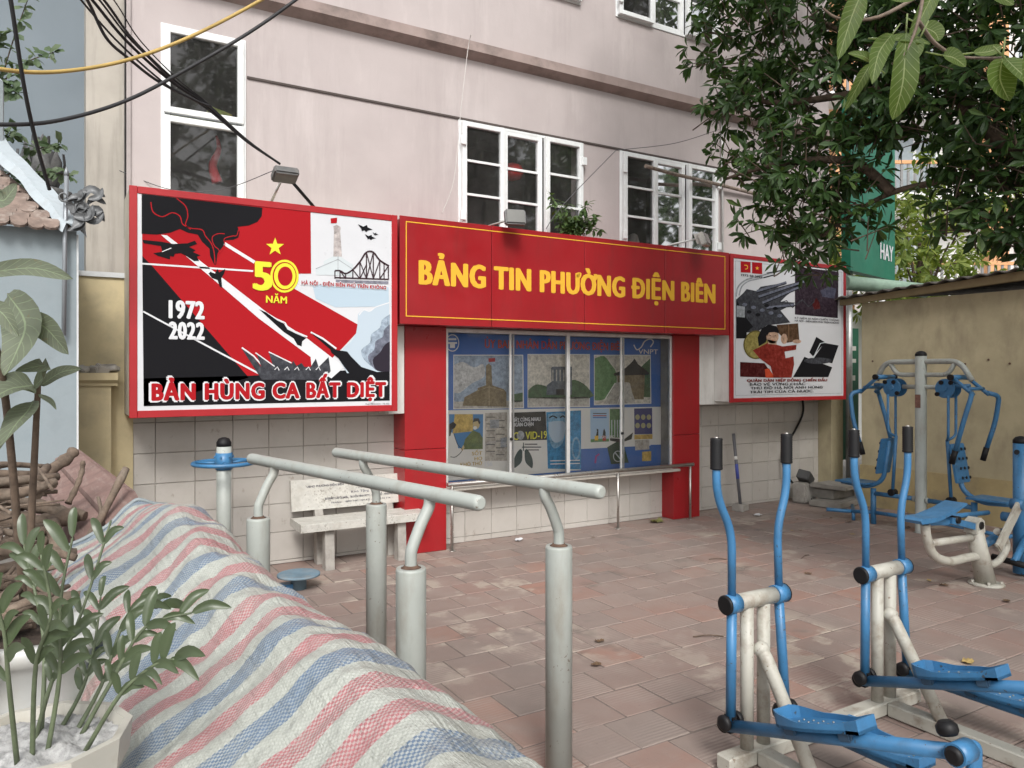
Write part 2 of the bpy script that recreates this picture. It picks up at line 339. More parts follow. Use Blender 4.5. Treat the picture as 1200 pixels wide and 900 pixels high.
('bridge_brace','bridge',6,[(2.334,2.517),(2.394,2.645),(2.385,2.648),(2.326,2.52)]),
('bridge_brace','bridge',6,[(2.589,2.651),(2.509,2.532),(2.517,2.528),(2.597,2.646)]),
('bridge_brace','bridge',6,[(2.148,2.572),(2.199,2.507),(2.206,2.513),(2.155,2.578)]),
('bridge_deck','bridgelow',4,[(2.114,2.473),(2.593,2.487),(2.594,2.512),(2.115,2.497)]),
('jet','black',4,[(2.312,2.991),(2.361,2.974),(2.395,2.992),(2.4,2.972),(2.447,2.957),(2.405,2.946),(2.387,2.929),(2.369,2.945),(2.348,2.933),(2.343,2.952)]),
('jet','black',4,[(2.374,2.91),(2.411,2.896),(2.437,2.91),(2.441,2.895),(2.476,2.884),(2.444,2.875),(2.431,2.863),(2.417,2.875),(2.401,2.866),(2.397,2.88)]),
('jet','black',4,[(2.446,2.933),(2.466,2.925),(2.479,2.933),(2.481,2.925),(2.5,2.919),(2.483,2.914),(2.476,2.907),(2.469,2.914),(2.46,2.909),(2.458,2.917)]),
('smoke_plume','plume1',3,[(2.309,2.117),(2.312,2.208),(2.356,2.252),(2.421,2.245),(2.473,2.282),(2.601,2.326),(2.607,1.713),(2.215,1.698),(2.127,1.848),(2.19,1.918),(2.253,1.973),(2.296,2.043)]),
('smoke_plume','plume2',4,[(2.607,2.22),(2.585,2.207),(2.555,2.188),(2.532,2.167),(2.524,2.145),(2.522,2.121),(2.513,2.099),(2.489,2.079),(2.458,2.06),(2.434,2.039),(2.427,2.015),(2.428,1.989),(2.421,1.964),(2.396,1.943),(2.363,1.923),(2.343,1.9),(2.34,1.873),(2.35,1.844),(2.369,1.814),(2.401,1.783),(2.444,1.751),(2.487,1.728),(2.531,1.717),(2.575,1.714),(2.607,1.713)]),
('smoke_plume','plume3',5,[(2.607,2.132),(2.591,2.119),(2.57,2.1),(2.553,2.08),(2.548,2.059),(2.547,2.036),(2.54,2.017),(2.52,2.003),(2.494,1.992),(2.473,1.977),(2.467,1.955),(2.466,1.928),(2.46,1.902),(2.439,1.882),(2.412,1.863),(2.4,1.839),(2.412,1.802),(2.44,1.759),(2.473,1.727),(2.518,1.715),(2.57,1.713),(2.607,1.713)]),
('smoke_plume','plume4',6,[(2.607,1.98),(2.592,1.971),(2.572,1.958),(2.553,1.941),(2.54,1.922),(2.528,1.9),(2.513,1.878),(2.489,1.858),(2.462,1.838),(2.447,1.815),(2.45,1.782),(2.464,1.746),(2.487,1.72),(2.525,1.711),(2.572,1.711),(2.607,1.713)]),
('plume_edge','white',4,[(2.326,2.199),(2.333,2.208),(2.343,2.222),(2.355,2.235),(2.365,2.243),(2.376,2.244),(2.389,2.24),(2.405,2.235),(2.422,2.235),(2.437,2.243),(2.449,2.253),(2.463,2.265),(2.481,2.276),(2.509,2.287),(2.545,2.299),(2.579,2.311),(2.603,2.319),(2.6,2.328),(2.576,2.32),(2.542,2.309),(2.506,2.296),(2.477,2.285),(2.457,2.273),(2.442,2.261),(2.431,2.251),(2.42,2.245),(2.407,2.245),(2.393,2.249),(2.378,2.253),(2.362,2.252),(2.348,2.242),(2.335,2.228),(2.325,2.214),(2.318,2.204)]),
('missile','black',6,[(1.475,2.217),(1.531,2.194),(1.623,2.13),(1.676,2.106),(1.704,2.06),(1.77,2.029),(1.862,1.993),(1.827,1.964),(1.822,1.921),(1.786,1.934),(1.755,1.986),(1.676,2.036),(1.63,2.076)]),
('missile_edge','white',5,[(1.472,2.217),(1.613,2.136),(1.682,2.109),(1.71,2.06),(1.867,1.997),(1.872,2.008),(1.716,2.07),(1.689,2.118),(1.618,2.147),(1.478,2.227)]),
('missile','black',7,[(1.903,2.035),(1.996,1.984),(2.114,1.897),(2.215,1.884),(2.253,1.838),(2.343,1.752),(2.487,1.708),(2.421,1.64),(2.279,1.641),(2.19,1.751),(2.139,1.824),(2.077,1.872),(2.065,1.901)]),
('missile_edge','white',6,[(1.895,2.035),(1.997,1.985),(2.115,1.901),(2.124,1.913),(2.005,1.998),(1.902,2.048)]),
('launcher','darkgrey',6,[(1.341,1.894),(1.43,1.829),(1.493,1.749),(1.457,1.852),(1.588,1.754),(1.554,1.865),(1.704,1.792),(1.741,1.773),(1.751,1.802),(1.779,1.759),(1.822,1.783),(1.846,1.75),(1.898,1.75),(1.942,1.822),(1.966,1.75),(2.052,1.835),(2.07,1.715),(2.015,1.642),(1.497,1.645)]),
('launcher_edge','white',5,[(1.338,1.898),(1.431,1.831),(1.493,1.759),(1.501,1.766),(1.438,1.84),(1.344,1.908)]),
('launcher_edge','white',7,[(1.445,1.86),(1.597,1.75),(1.602,1.757),(1.45,1.867)]),
('launcher_edge','white',7,[(1.55,1.868),(1.735,1.778),(1.739,1.787),(1.554,1.876)]),
('launcher_detail','white',7,[(1.602,1.723),(1.622,1.746),(1.633,1.719),(1.64,1.723),(1.623,1.753),(1.597,1.728)]),
('launcher_detail','white',7,[(1.683,1.723),(1.703,1.746),(1.715,1.72),(1.721,1.723),(1.704,1.753),(1.678,1.728)]),
('launcher_detail','white',7,[(1.765,1.723),(1.786,1.746),(1.797,1.72),(1.804,1.723),(1.787,1.753),(1.76,1.728)]),
('launcher_detail','white',7,[(1.86,1.724),(1.881,1.747),(1.893,1.72),(1.899,1.723),(1.882,1.754),(1.855,1.729)]),
('launcher_detail','white',7,[(1.945,1.724),(1.966,1.747),(1.978,1.72),(1.984,1.723),(1.967,1.754),(1.939,1.729)]),
]
ART_R = [  # launcher and missile inks darkened to carry the tree's shade
('flag_print','red',1,[(7.049,3.026),(7.219,3.031),(7.219,2.9),(7.049,2.893)]),
('flag_print','red',1,[(7.243,3.031),(7.421,3.034),(7.421,2.897),(7.243,2.895)]),
('gold_star','gold',2,[(7.333,2.989),(7.342,2.972),(7.37,2.974),(7.348,2.961),(7.356,2.943),(7.333,2.952),(7.311,2.94),(7.319,2.959),(7.297,2.969),(7.324,2.971)]),
('gold_emblem','gold',2,[(7.11,2.978),(7.12,2.979),(7.133,2.979),(7.146,2.979),(7.153,2.978),(7.157,2.973),(7.16,2.965),(7.16,2.956),(7.159,2.951),(7.154,2.948),(7.143,2.945),(7.131,2.943),(7.122,2.941),(7.125,2.932),(7.133,2.934),(7.146,2.936),(7.16,2.94),(7.17,2.947),(7.174,2.956),(7.173,2.967),(7.17,2.977),(7.162,2.985),(7.149,2.989),(7.134,2.989),(7.12,2.988),(7.11,2.988)]),
('vapour_trail','midgrey',1,[(6.985,2.601),(6.988,2.621),(6.992,2.649),(6.998,2.679),(7.011,2.705),(7.031,2.728),(7.056,2.75),(7.087,2.771),(7.124,2.791),(7.162,2.806),(7.203,2.819),(7.256,2.832),(7.326,2.85),(7.433,2.876),(7.568,2.908),(7.699,2.938),(7.79,2.959),(7.783,2.977),(7.692,2.956),(7.562,2.926),(7.427,2.894),(7.319,2.868),(7.248,2.85),(7.195,2.837),(7.151,2.823),(7.11,2.806),(7.071,2.785),(7.037,2.762),(7.009,2.738),(6.987,2.712),(6.972,2.682),(6.965,2.65),(6.962,2.621),(6.959,2.602)]),
('vapour_trail','midgrey',1,[(7.034,2.615),(7.04,2.635),(7.048,2.664),(7.06,2.695),(7.076,2.721),(7.098,2.741),(7.125,2.759),(7.156,2.776),(7.19,2.791),(7.226,2.802),(7.265,2.81),(7.309,2.819),(7.36,2.829),(7.426,2.844),(7.503,2.862),(7.576,2.879),(7.626,2.89),(7.62,2.906),(7.57,2.895),(7.498,2.878),(7.421,2.86),(7.355,2.845),(7.305,2.835),(7.26,2.827),(7.219,2.817),(7.18,2.805),(7.144,2.789),(7.11,2.771),(7.081,2.751),(7.056,2.728),(7.038,2.699),(7.025,2.667),(7.017,2.637),(7.011,2.617)]),
('rocket','black',2,[(7.5,2.908),(7.788,2.964),(7.785,2.976),(7.497,2.92)]),
('rocket','black',2,[(7.448,2.849),(7.643,2.898),(7.639,2.91),(7.443,2.861)]),
('launcher_mass','darkgrey',1,[(6.972,2.566),(7.083,2.642),(7.151,2.701),(7.323,2.686),(7.393,2.743),(7.786,2.81),(7.841,2.838),(7.86,2.815),(7.677,2.748),(8.197,2.871),(8.159,2.823),(7.86,2.659),(7.75,2.58),(8.027,2.581),(7.75,2.469),(7.934,2.328),(7.498,2.277),(7.323,2.188),(7.151,2.183),(6.972,2.343)]),
('missile','plume3',2,[(7.328,2.674),(7.865,2.812),(7.854,2.837),(7.318,2.699)]),
('missile_shadow','black',3,[(7.325,2.66),(7.862,2.803),(7.857,2.812),(7.321,2.669)]),
('missile','plume3',2,[(7.364,2.609),(8.196,2.842),(8.183,2.868),(7.352,2.633)]),
('missile_shadow','black',3,[(7.36,2.595),(8.192,2.833),(8.187,2.842),(7.355,2.604)]),
('missile','plume3',2,[(7.435,2.54),(8.129,2.773),(8.113,2.798),(7.42,2.564)]),
('missile_shadow','black',3,[(7.431,2.526),(8.124,2.764),(8.118,2.772),(7.425,2.535)]),
('missile','plume3',2,[(7.5,2.482),(8.01,2.541),(8.006,2.568),(7.496,2.508)]),
('missile_shadow','black',3,[(7.499,2.469),(8.009,2.533),(8.007,2.542),(7.497,2.478)]),
('launcher_detail','plume3',3,[(7.161,2.516),(7.148,2.5),(7.117,2.493),(7.086,2.497),(7.073,2.512),(7.086,2.528),(7.117,2.535),(7.148,2.53)]),
('launcher_detail','black',3,[(7.237,2.431),(7.223,2.415),(7.192,2.408),(7.161,2.413),(7.148,2.427),(7.161,2.443),(7.192,2.451),(7.223,2.446)]),
('launcher_detail','plume3',3,[(7.313,2.489),(7.299,2.473),(7.268,2.466),(7.236,2.471),(7.223,2.485),(7.236,2.501),(7.268,2.509),(7.299,2.504)]),
('launcher_detail','black',3,[(7.389,2.404),(7.376,2.388),(7.344,2.38),(7.312,2.385),(7.299,2.4),(7.312,2.416),(7.344,2.423),(7.376,2.418)]),
('launcher_detail','plume3',3,[(7.467,2.462),(7.453,2.446),(7.421,2.439),(7.389,2.444),(7.375,2.458),(7.389,2.474),(7.421,2.482),(7.453,2.477)]),
('launcher_detail','black',3,[(7.544,2.521),(7.531,2.505),(7.498,2.498),(7.466,2.502),(7.452,2.517),(7.466,2.533),(7.498,2.541),(7.531,2.536)]),
('launcher_detail','plume3',3,[(7.623,2.435),(7.609,2.419),(7.577,2.411),(7.544,2.416),(7.53,2.431),(7.544,2.447),(7.577,2.455),(7.609,2.45)]),
('launcher_detail','black',3,[(7.702,2.494),(7.689,2.478),(7.656,2.47),(7.622,2.475),(7.609,2.49),(7.622,2.506),(7.656,2.514),(7.689,2.509)]),
('launcher_detail','plume3',3,[(7.783,2.407),(7.769,2.391),(7.735,2.383),(7.702,2.388),(7.688,2.403),(7.702,2.419),(7.735,2.427),(7.769,2.422)]),
('black_block','black',2,[(6.972,2.578),(7.043,2.475),(7.151,2.349),(7.261,2.258),(7.151,2.183),(7.151,2.112),(6.972,2.107)]),
('window_block','midgrey',3,[(6.982,2.496),(7.117,2.49),(7.117,2.36),(6.982,2.362)]),
('night_photo','night',1,[(8.019,3.029),(8.878,3.025),(8.862,2.417),(8.019,2.431)]),
('night_detail','nightred',2,[(8.351,2.571),(8.429,2.663),(8.488,2.603),(8.508,2.527),(8.39,2.509)]),
('night_detail','nightblue',2,[(8.508,2.757),(8.667,2.817),(8.829,2.801),(8.789,2.669),(8.548,2.682)]),
('bridge_line','darkgrey',3,[(8.052,2.552),(8.158,2.618),(8.272,2.536),(8.397,2.606),(8.384,2.615),(8.276,2.548),(8.161,2.631),(8.04,2.561)]),
('bridge_line','darkgrey',3,[(7.753,2.562),(7.856,2.592),(7.971,2.51),(8.127,2.606),(8.115,2.615),(7.971,2.522),(7.863,2.603),(7.747,2.573)]),
('straw_hat','olive',3,[(7.516,2.042),(7.509,2.001),(7.489,1.962),(7.456,1.929),(7.414,1.903),(7.365,1.886),(7.313,1.88),(7.261,1.885),(7.212,1.9),(7.171,1.925),(7.14,1.957),(7.12,1.994),(7.114,2.035),(7.12,2.075),(7.14,2.114),(7.171,2.147),(7.212,2.173),(7.261,2.19),(7.313,2.197),(7.365,2.193),(7.414,2.178),(7.456,2.154),(7.489,2.122),(7.509,2.084)]),
('straw_hat_brim','oliveedge',2,[(7.537,2.043),(7.53,1.998),(7.507,1.955),(7.471,1.918),(7.424,1.89),(7.37,1.872),(7.313,1.866),(7.255,1.871),(7.202,1.888),(7.157,1.915),(7.122,1.95),(7.101,1.99),(7.093,2.034),(7.101,2.079),(7.122,2.12),(7.157,2.157),(7.202,2.185),(7.255,2.204),(7.313,2.211),(7.37,2.207),(7.424,2.191),(7.471,2.165),(7.507,2.13),(7.53,2.088)]),
('box_print','brown',3,[(7.677,2.29),(8.076,2.323),(8.102,2.104),(7.867,2.074),(7.721,2.186)]),
('box_print_edge','brownlight',4,[(7.889,2.302),(7.897,2.092),(7.911,2.092),(7.904,2.303)]),
('woman_hair','black',4,[(7.34,2.128),(7.41,2.238),(7.534,2.29),(7.677,2.275),(7.721,2.211),(7.677,2.173),(7.541,2.193),(7.481,2.071),(7.358,2.02)]),
('woman_blouse','maroon',4,[(7.254,1.971),(7.41,2.026),(7.534,2.072),(7.786,2.028),(8.046,2.053),(8.038,1.992),(7.823,1.964),(7.841,1.881),(7.989,1.907),(8.001,1.808),(7.952,1.641),(7.623,1.642),(7.569,1.781),(7.375,1.876)]),
('woman_face','skin',5,[(7.713,2.149),(7.71,2.126),(7.698,2.105),(7.681,2.086),(7.657,2.072),(7.63,2.062),(7.602,2.059),(7.573,2.061),(7.546,2.069),(7.523,2.083),(7.506,2.1),(7.495,2.121),(7.491,2.144),(7.495,2.166),(7.506,2.188),(7.523,2.206),(7.546,2.221),(7.573,2.23),(7.602,2.234),(7.63,2.232),(7.657,2.224),(7.681,2.211),(7.698,2.193),(7.71,2.172)]),
('woman_neck','skin',5,[(7.516,2.108),(7.677,2.087),(7.677,2.046),(7.527,2.052)]),
('woman_hand','skin',5,[(7.878,2.124),(7.872,2.095),(7.854,2.073),(7.829,2.06),(7.802,2.059),(7.777,2.071),(7.759,2.093),(7.753,2.121),(7.759,2.149),(7.777,2.171),(7.802,2.184),(7.829,2.185),(7.854,2.173),(7.872,2.151)]),
('woman_hand','skin',5,[(8.136,2.097),(8.125,2.084),(8.095,2.074),(8.053,2.07),(8.012,2.073),(7.982,2.081),(7.971,2.093),(7.982,2.106),(8.012,2.116),(8.053,2.12),(8.095,2.118),(8.125,2.109)]),
('woman_fringe','black',6,[(7.491,2.192),(7.541,2.237),(7.677,2.246),(7.721,2.186),(7.641,2.201),(7.541,2.193),(7.498,2.144)]),
('woman_eye','black',6,[(7.577,2.156),(7.572,2.152),(7.562,2.151),(7.552,2.152),(7.548,2.155),(7.552,2.158),(7.562,2.16),(7.572,2.159)]),
('woman_eye','black',6,[(7.663,2.155),(7.659,2.152),(7.648,2.15),(7.638,2.152),(7.634,2.155),(7.638,2.158),(7.648,2.159),(7.659,2.158)]),
('woman_mouth','orangered',6,[(7.627,2.098),(7.621,2.095),(7.609,2.094),(7.596,2.095),(7.591,2.097),(7.596,2.1),(7.609,2.102),(7.621,2.101)]),
('ground_block','nightred',3,[(7.039,1.83),(7.463,1.817),(7.641,1.642),(7.039,1.656)]),
('red_patch','orangered',4,[(7.463,1.744),(7.541,1.756),(7.641,1.642),(7.481,1.643)]),
('debris_block','black',2,[(8.429,2.162),(8.607,2.094),(8.363,1.911),(8.293,1.961)]),
('debris_block','black',2,[(8.587,2.088),(8.878,2.06),(8.748,1.825),(8.363,1.873)]),
('debris_block','black',2,[(8.197,1.904),(8.748,1.773),(8.667,1.646),(7.982,1.648)]),
('debris_edge','palegrey',3,[(8.37,1.884),(8.514,2.076),(8.609,2.089),(8.606,2.099),(8.502,2.082),(8.356,1.888)]),
('debris_edge','darkgrey',3,[(8.74,1.859),(8.73,1.848),(8.702,1.838),(8.657,1.829),(8.599,1.822),(8.532,1.817),(8.461,1.815),(8.39,1.816),(8.324,1.82),(8.268,1.826),(8.226,1.834),(8.199,1.844),(8.19,1.854),(8.199,1.865),(8.226,1.874),(8.268,1.883),(8.324,1.89),(8.39,1.895),(8.461,1.897),(8.532,1.896),(8.599,1.893),(8.657,1.887),(8.702,1.879),(8.73,1.869)]),
]
ART_C = [
('blue_board','boardblue',0,[(3.391,2.096),(6.242,2.119),(6.26,0.552),(3.396,0.604)]),
('white_backing','paper',1,[(3.406,1.329),(6.25,1.301),(6.253,0.848),(5.035,0.862),(5.035,0.594),(3.406,0.603)]),
('photograph_border','paper',1,[(3.464,1.881),(4.284,1.891),(4.293,1.329),(3.464,1.337)]),
('photograph','sky1',2,[(3.472,1.872),(4.273,1.881),(4.281,1.338),(3.472,1.346)]),
('photograph_cloud','sky2',3,[(3.472,1.776),(3.495,1.789),(3.53,1.805),(3.568,1.811),(3.61,1.796),(3.655,1.77),(3.698,1.755),(3.738,1.765),(3.776,1.787),(3.803,1.79),(3.82,1.757),(3.827,1.707),(3.816,1.662),(3.779,1.636),(3.725,1.616),(3.672,1.594),(3.626,1.562),(3.581,1.528),(3.543,1.504),(3.512,1.497),(3.488,1.501),(3.472,1.505)]),
('photograph_ground','stoneg',3,[(3.472,1.414),(4.278,1.41),(4.281,1.338),(3.472,1.346)]),
('photograph_tower','towerbr',4,[(3.835,1.774),(3.867,1.797),(3.899,1.774),(3.91,1.573),(4.045,1.532),(4.078,1.497),(4.078,1.35),(3.568,1.371),(3.589,1.457),(3.737,1.524),(3.737,1.547),(3.835,1.574)]),
('photograph_tower_edge','towerlt',5,[(3.866,1.569),(3.866,1.364),(3.879,1.364),(3.879,1.569)]),
('photograph_tower_edge','towerlt',5,[(3.741,1.515),(3.872,1.553),(4.044,1.511),(4.047,1.52),(3.872,1.562),(3.738,1.524)]),
('photograph_flag','red',5,[(3.864,1.848),(3.942,1.854),(3.942,1.816),(3.867,1.811)]),
('photograph_trees','leafdark',3,[(4.128,1.472),(4.278,1.494),(4.278,1.398),(4.128,1.389)]),
('photograph_border','paper',1,[(4.338,1.899),(5.156,1.909),(5.156,1.321),(4.338,1.335)]),
('photograph','pale',2,[(4.346,1.889),(5.144,1.899),(5.144,1.331),(4.346,1.344)]),
('photograph_trees','leafdark',3,[(4.346,1.517),(4.369,1.535),(4.402,1.56),(4.438,1.576),(4.475,1.578),(4.514,1.572),(4.554,1.563),(4.593,1.551),(4.632,1.535),(4.671,1.525),(4.711,1.523),(4.751,1.525),(4.791,1.536),(4.831,1.564),(4.871,1.599),(4.912,1.622),(4.953,1.624),(4.995,1.613),(5.035,1.597),(5.076,1.576),(5.116,1.549),(5.144,1.52),(5.183,1.484),(5.21,1.445),(5.144,1.419),(4.899,1.416),(4.574,1.425),(4.346,1.433)]),
('photograph_hall','hall',4,[(4.577,1.466),(4.583,1.568),(4.642,1.606),(4.636,1.753),(4.659,1.768),(4.912,1.769),(4.912,1.461)]),
('photograph_column','stoneg',5,[(4.652,1.734),(4.652,1.611),(4.667,1.611),(4.667,1.734)]),
('photograph_column','stoneg',5,[(4.699,1.734),(4.699,1.611),(4.714,1.611),(4.714,1.734)]),
('photograph_column','stoneg',5,[(4.747,1.734),(4.747,1.611),(4.762,1.611),(4.762,1.734)]),
('photograph_column','stoneg',5,[(4.795,1.734),(4.795,1.61),(4.81,1.61),(4.81,1.734)]),
('photograph_column','stoneg',5,[(4.843,1.734),(4.843,1.61),(4.859,1.61),(4.859,1.734)]),
('photograph_hall_door','black',5,[(4.701,1.525),(4.806,1.524),(4.806,1.462),(4.701,1.464)]),
('photograph_ground','stoneg',3,[(4.346,1.44),(5.144,1.432),(5.144,1.331),(4.346,1.344)]),
('photograph_border','paper',1,[(5.213,1.902),(6.041,1.912),(6.052,1.34),(5.213,1.34)]),
('photograph','pale',2,[(5.223,1.892),(6.027,1.901),(6.038,1.351),(5.223,1.35)]),
('photograph_trees','leafmid',3,[(5.223,1.862),(5.257,1.873),(5.305,1.887),(5.351,1.888),(5.386,1.868),(5.418,1.835),(5.448,1.8),(5.48,1.77),(5.51,1.738),(5.529,1.697),(5.537,1.636),(5.533,1.564),(5.513,1.503),(5.468,1.46),(5.407,1.426),(5.351,1.403),(5.301,1.393),(5.255,1.392),(5.223,1.393)]),
('photograph_trees','leafdark',3,[(5.848,1.736),(6.031,1.869),(6.034,1.417),(5.848,1.42)]),
('photograph_roof','black',4,[(5.497,1.697),(5.612,1.723),(5.746,1.814),(5.797,1.867),(5.848,1.802),(5.985,1.723),(6.02,1.697),(6.003,1.678),(5.497,1.668)]),
('photograph_hall','towerbr',4,[(5.546,1.674),(5.951,1.678),(5.934,1.393),(5.78,1.395),(5.729,1.579),(5.546,1.593)]),
('photograph_stair','stoneg',5,[(5.529,1.593),(5.712,1.592),(5.814,1.348),(5.351,1.352)]),
('photograph_stair_edge','paper',6,[(5.506,1.589),(5.36,1.406),(5.373,1.399),(5.52,1.582)]),
('photograph_stair_edge','paper',6,[(5.632,1.587),(5.54,1.355),(5.552,1.351),(5.645,1.583)]),
('round_emblem','paper',1,[(3.53,2.0),(3.527,1.977),(3.52,1.956),(3.508,1.938),(3.492,1.924),(3.473,1.915),(3.454,1.912),(3.434,1.915),(3.416,1.923),(3.4,1.937),(3.388,1.954),(3.381,1.975),(3.378,1.997),(3.381,2.019),(3.388,2.04),(3.4,2.058),(3.416,2.072),(3.434,2.081),(3.454,2.084),(3.473,2.082),(3.492,2.074),(3.508,2.06),(3.52,2.043),(3.527,2.022)]),
('round_emblem','boardblue',2,[(3.52,2.0),(3.518,1.98),(3.511,1.961),(3.5,1.945),(3.487,1.932),(3.471,1.924),(3.454,1.921),(3.437,1.924),(3.421,1.931),(3.407,1.943),(3.397,1.959),(3.391,1.977),(3.388,1.997),(3.391,2.017),(3.397,2.035),(3.407,2.052),(3.421,2.064),(3.437,2.072),(3.454,2.075),(3.471,2.073),(3.487,2.066),(3.5,2.054),(3.511,2.038),(3.518,2.02)]),
('round_emblem_gate','paper',3,[(3.411,2.043),(3.497,2.045),(3.497,2.026),(3.411,2.024)]),
('round_emblem_gate','paper',3,[(3.403,2.006),(3.505,2.008),(3.505,1.99),(3.482,1.99),(3.482,1.949),(3.426,1.948),(3.426,1.989),(3.403,1.988)]),
('logo_swirl','paper',1,[(5.779,2.022),(5.786,2.009),(5.797,1.991),(5.81,1.973),(5.828,1.961),(5.849,1.962),(5.869,1.971),(5.888,1.983),(5.906,1.996),(5.92,2.012),(5.932,2.031),(5.943,2.049),(5.957,2.063),(5.975,2.073),(5.998,2.082),(6.02,2.087),(6.037,2.089),(6.05,2.086),(6.062,2.08),(6.071,2.071),(6.074,2.062),(6.069,2.05),(6.056,2.034),(6.041,2.018),(6.03,2.006),(6.045,1.999),(6.055,2.01),(6.07,2.027),(6.085,2.045),(6.092,2.062),(6.087,2.077),(6.075,2.089),(6.058,2.098),(6.038,2.102),(6.016,2.1),(5.991,2.094),(5.967,2.084),(5.945,2.072),(5.929,2.056),(5.916,2.037),(5.905,2.019),(5.893,2.004),(5.877,1.992),(5.86,1.981),(5.844,1.975),(5.834,1.974),(5.824,1.981),(5.812,1.997),(5.802,2.015),(5.794,2.027)]),
('health_poster','paper',2,[(3.406,1.298),(3.808,1.291),(3.816,0.595),(3.411,0.625)]),
('health_poster_art','posterblue',3,[(3.416,1.291),(3.803,1.28),(3.798,0.933),(3.421,0.952)]),
('health_poster_panel','ochre',4,[(3.479,1.289),(3.685,1.283),(3.685,1.111),(3.454,1.097)]),
('health_poster_man','uniform',5,[(3.563,0.933),(3.594,1.034),(3.633,1.072),(3.685,1.122),(3.763,1.089),(3.798,1.037),(3.798,0.926)]),
('health_poster_face','skinyellow',6,[(3.763,1.177),(3.758,1.154),(3.744,1.138),(3.724,1.132),(3.704,1.139),(3.69,1.157),(3.685,1.18),(3.69,1.203),(3.704,1.219),(3.724,1.225),(3.744,1.218),(3.758,1.2)]),
('health_poster_hair','black',7,[(3.677,1.198),(3.698,1.242),(3.75,1.24),(3.771,1.195),(3.756,1.177),(3.737,1.213),(3.687,1.203)]),
('health_poster_mask','paper',7,[(3.732,1.144),(3.727,1.133),(3.716,1.127),(3.701,1.127),(3.689,1.134),(3.685,1.145),(3.689,1.156),(3.701,1.162),(3.716,1.162),(3.727,1.155)]),
('health_poster_nurse','paper',5,[(3.416,1.121),(3.466,1.097),(3.505,1.004),(3.517,0.947),(3.568,0.933),(3.505,0.868),(3.441,0.86),(3.416,0.884)]),
('health_poster_hair','black',6,[(3.416,1.189),(3.461,1.215),(3.497,1.186),(3.479,1.153),(3.446,1.138),(3.431,1.076),(3.416,1.072)]),
('health_poster_line','black',6,[(3.463,1.096),(3.471,1.074),(3.483,1.041),(3.496,1.007),(3.509,0.98),(3.525,0.962),(3.543,0.949),(3.556,0.939),(3.56,0.929),(3.551,0.914),(3.532,0.895),(3.509,0.879),(3.49,0.867),(3.474,0.864),(3.457,0.865),(3.442,0.869),(3.432,0.871),(3.43,0.864),(3.441,0.862),(3.457,0.859),(3.475,0.857),(3.494,0.861),(3.514,0.873),(3.537,0.89),(3.557,0.91),(3.567,0.928),(3.562,0.943),(3.547,0.954),(3.53,0.966),(3.515,0.983),(3.503,1.01),(3.49,1.043),(3.478,1.076),(3.47,1.098)]),
('health_poster_hand','skinyellow',6,[(3.548,0.934),(3.574,0.978),(3.589,0.955),(3.568,0.919)]),
('newspaper','newsprint',2,[(3.824,1.291),(4.086,1.293),(4.086,0.788),(3.824,0.804)]),
('newspaper_column','newsdark',3,[(3.84,1.244),(3.942,1.241),(3.942,1.25),(3.84,1.253)]),
('newspaper_column','newsdark',3,[(3.953,1.206),(4.056,1.202),(4.056,1.212),(3.953,1.215)]),
('newspaper_column','newsdark',3,[(3.84,1.174),(3.942,1.171),(3.942,1.18),(3.84,1.184)]),
('newspaper_column','newsdark',3,[(3.953,1.135),(4.056,1.132),(4.056,1.141),(3.953,1.145)]),
('newspaper_column','newsdark',3,[(3.84,1.105),(3.942,1.101),(3.942,1.11),(3.84,1.114)]),
('newspaper_column','newsdark',3,[(3.953,1.065),(4.056,1.061),(4.056,1.07),(3.953,1.075)]),
('newspaper_column','newsdark',3,[(3.84,1.035),(3.942,1.031),(3.942,1.04),(3.84,1.044)]),
('newspaper_column','newsdark',3,[(3.953,0.995),(4.056,0.99),(4.056,1.0),(3.953,1.004)]),
('newspaper_column','newsdark',3,[(3.84,0.965),(3.942,0.96),(3.942,0.97),(3.84,0.975)]),
('newspaper_column','newsdark',3,[(3.953,0.925),(4.056,0.92),(4.056,0.929),(3.953,0.934)]),
('newspaper_column','newsdark',3,[(3.84,0.896),(3.942,0.89),(3.942,0.9),(3.84,0.905)]),
('newspaper_column','newsdark',3,[(3.953,0.855),(4.056,0.849),(4.056,0.858),(3.953,0.864)]),
('newspaper_photo','midgrey',3,[(3.883,1.22),(3.991,1.221),(3.991,1.134),(3.883,1.133)]),
('newspaper_photo','midgrey',3,[(4.007,1.028),(4.086,1.036),(4.086,0.93),(4.007,0.934)]),
('virus_poster','ink',2,[(4.142,1.287),(4.568,1.288),(4.583,0.983),(4.142,0.993)]),
('virus_poster_paper','paper',2,[(4.142,0.993),(4.583,0.983),(4.589,0.637),(4.15,0.654)]),
('virus_ball','midgrey',3,[(4.298,1.044),(4.293,1.023),(4.28,1.007),(4.261,0.999),(4.24,1.0),(4.221,1.01),(4.207,1.027),(4.203,1.048),(4.207,1.068),(4.221,1.084),(4.24,1.093),(4.261,1.092),(4.28,1.082),(4.293,1.065)]),
('lung','lung',3,[(4.273,0.885),(4.266,0.892),(4.257,0.901),(4.245,0.903),(4.23,0.892),(4.212,0.874),(4.197,0.853),(4.184,0.831),(4.173,0.807),(4.167,0.783),(4.164,0.757),(4.166,0.729),(4.172,0.712),(4.184,0.71),(4.2,0.717),(4.217,0.728),(4.235,0.74),(4.253,0.755),(4.267,0.777),(4.273,0.813),(4.273,0.855),(4.273,0.885)]),
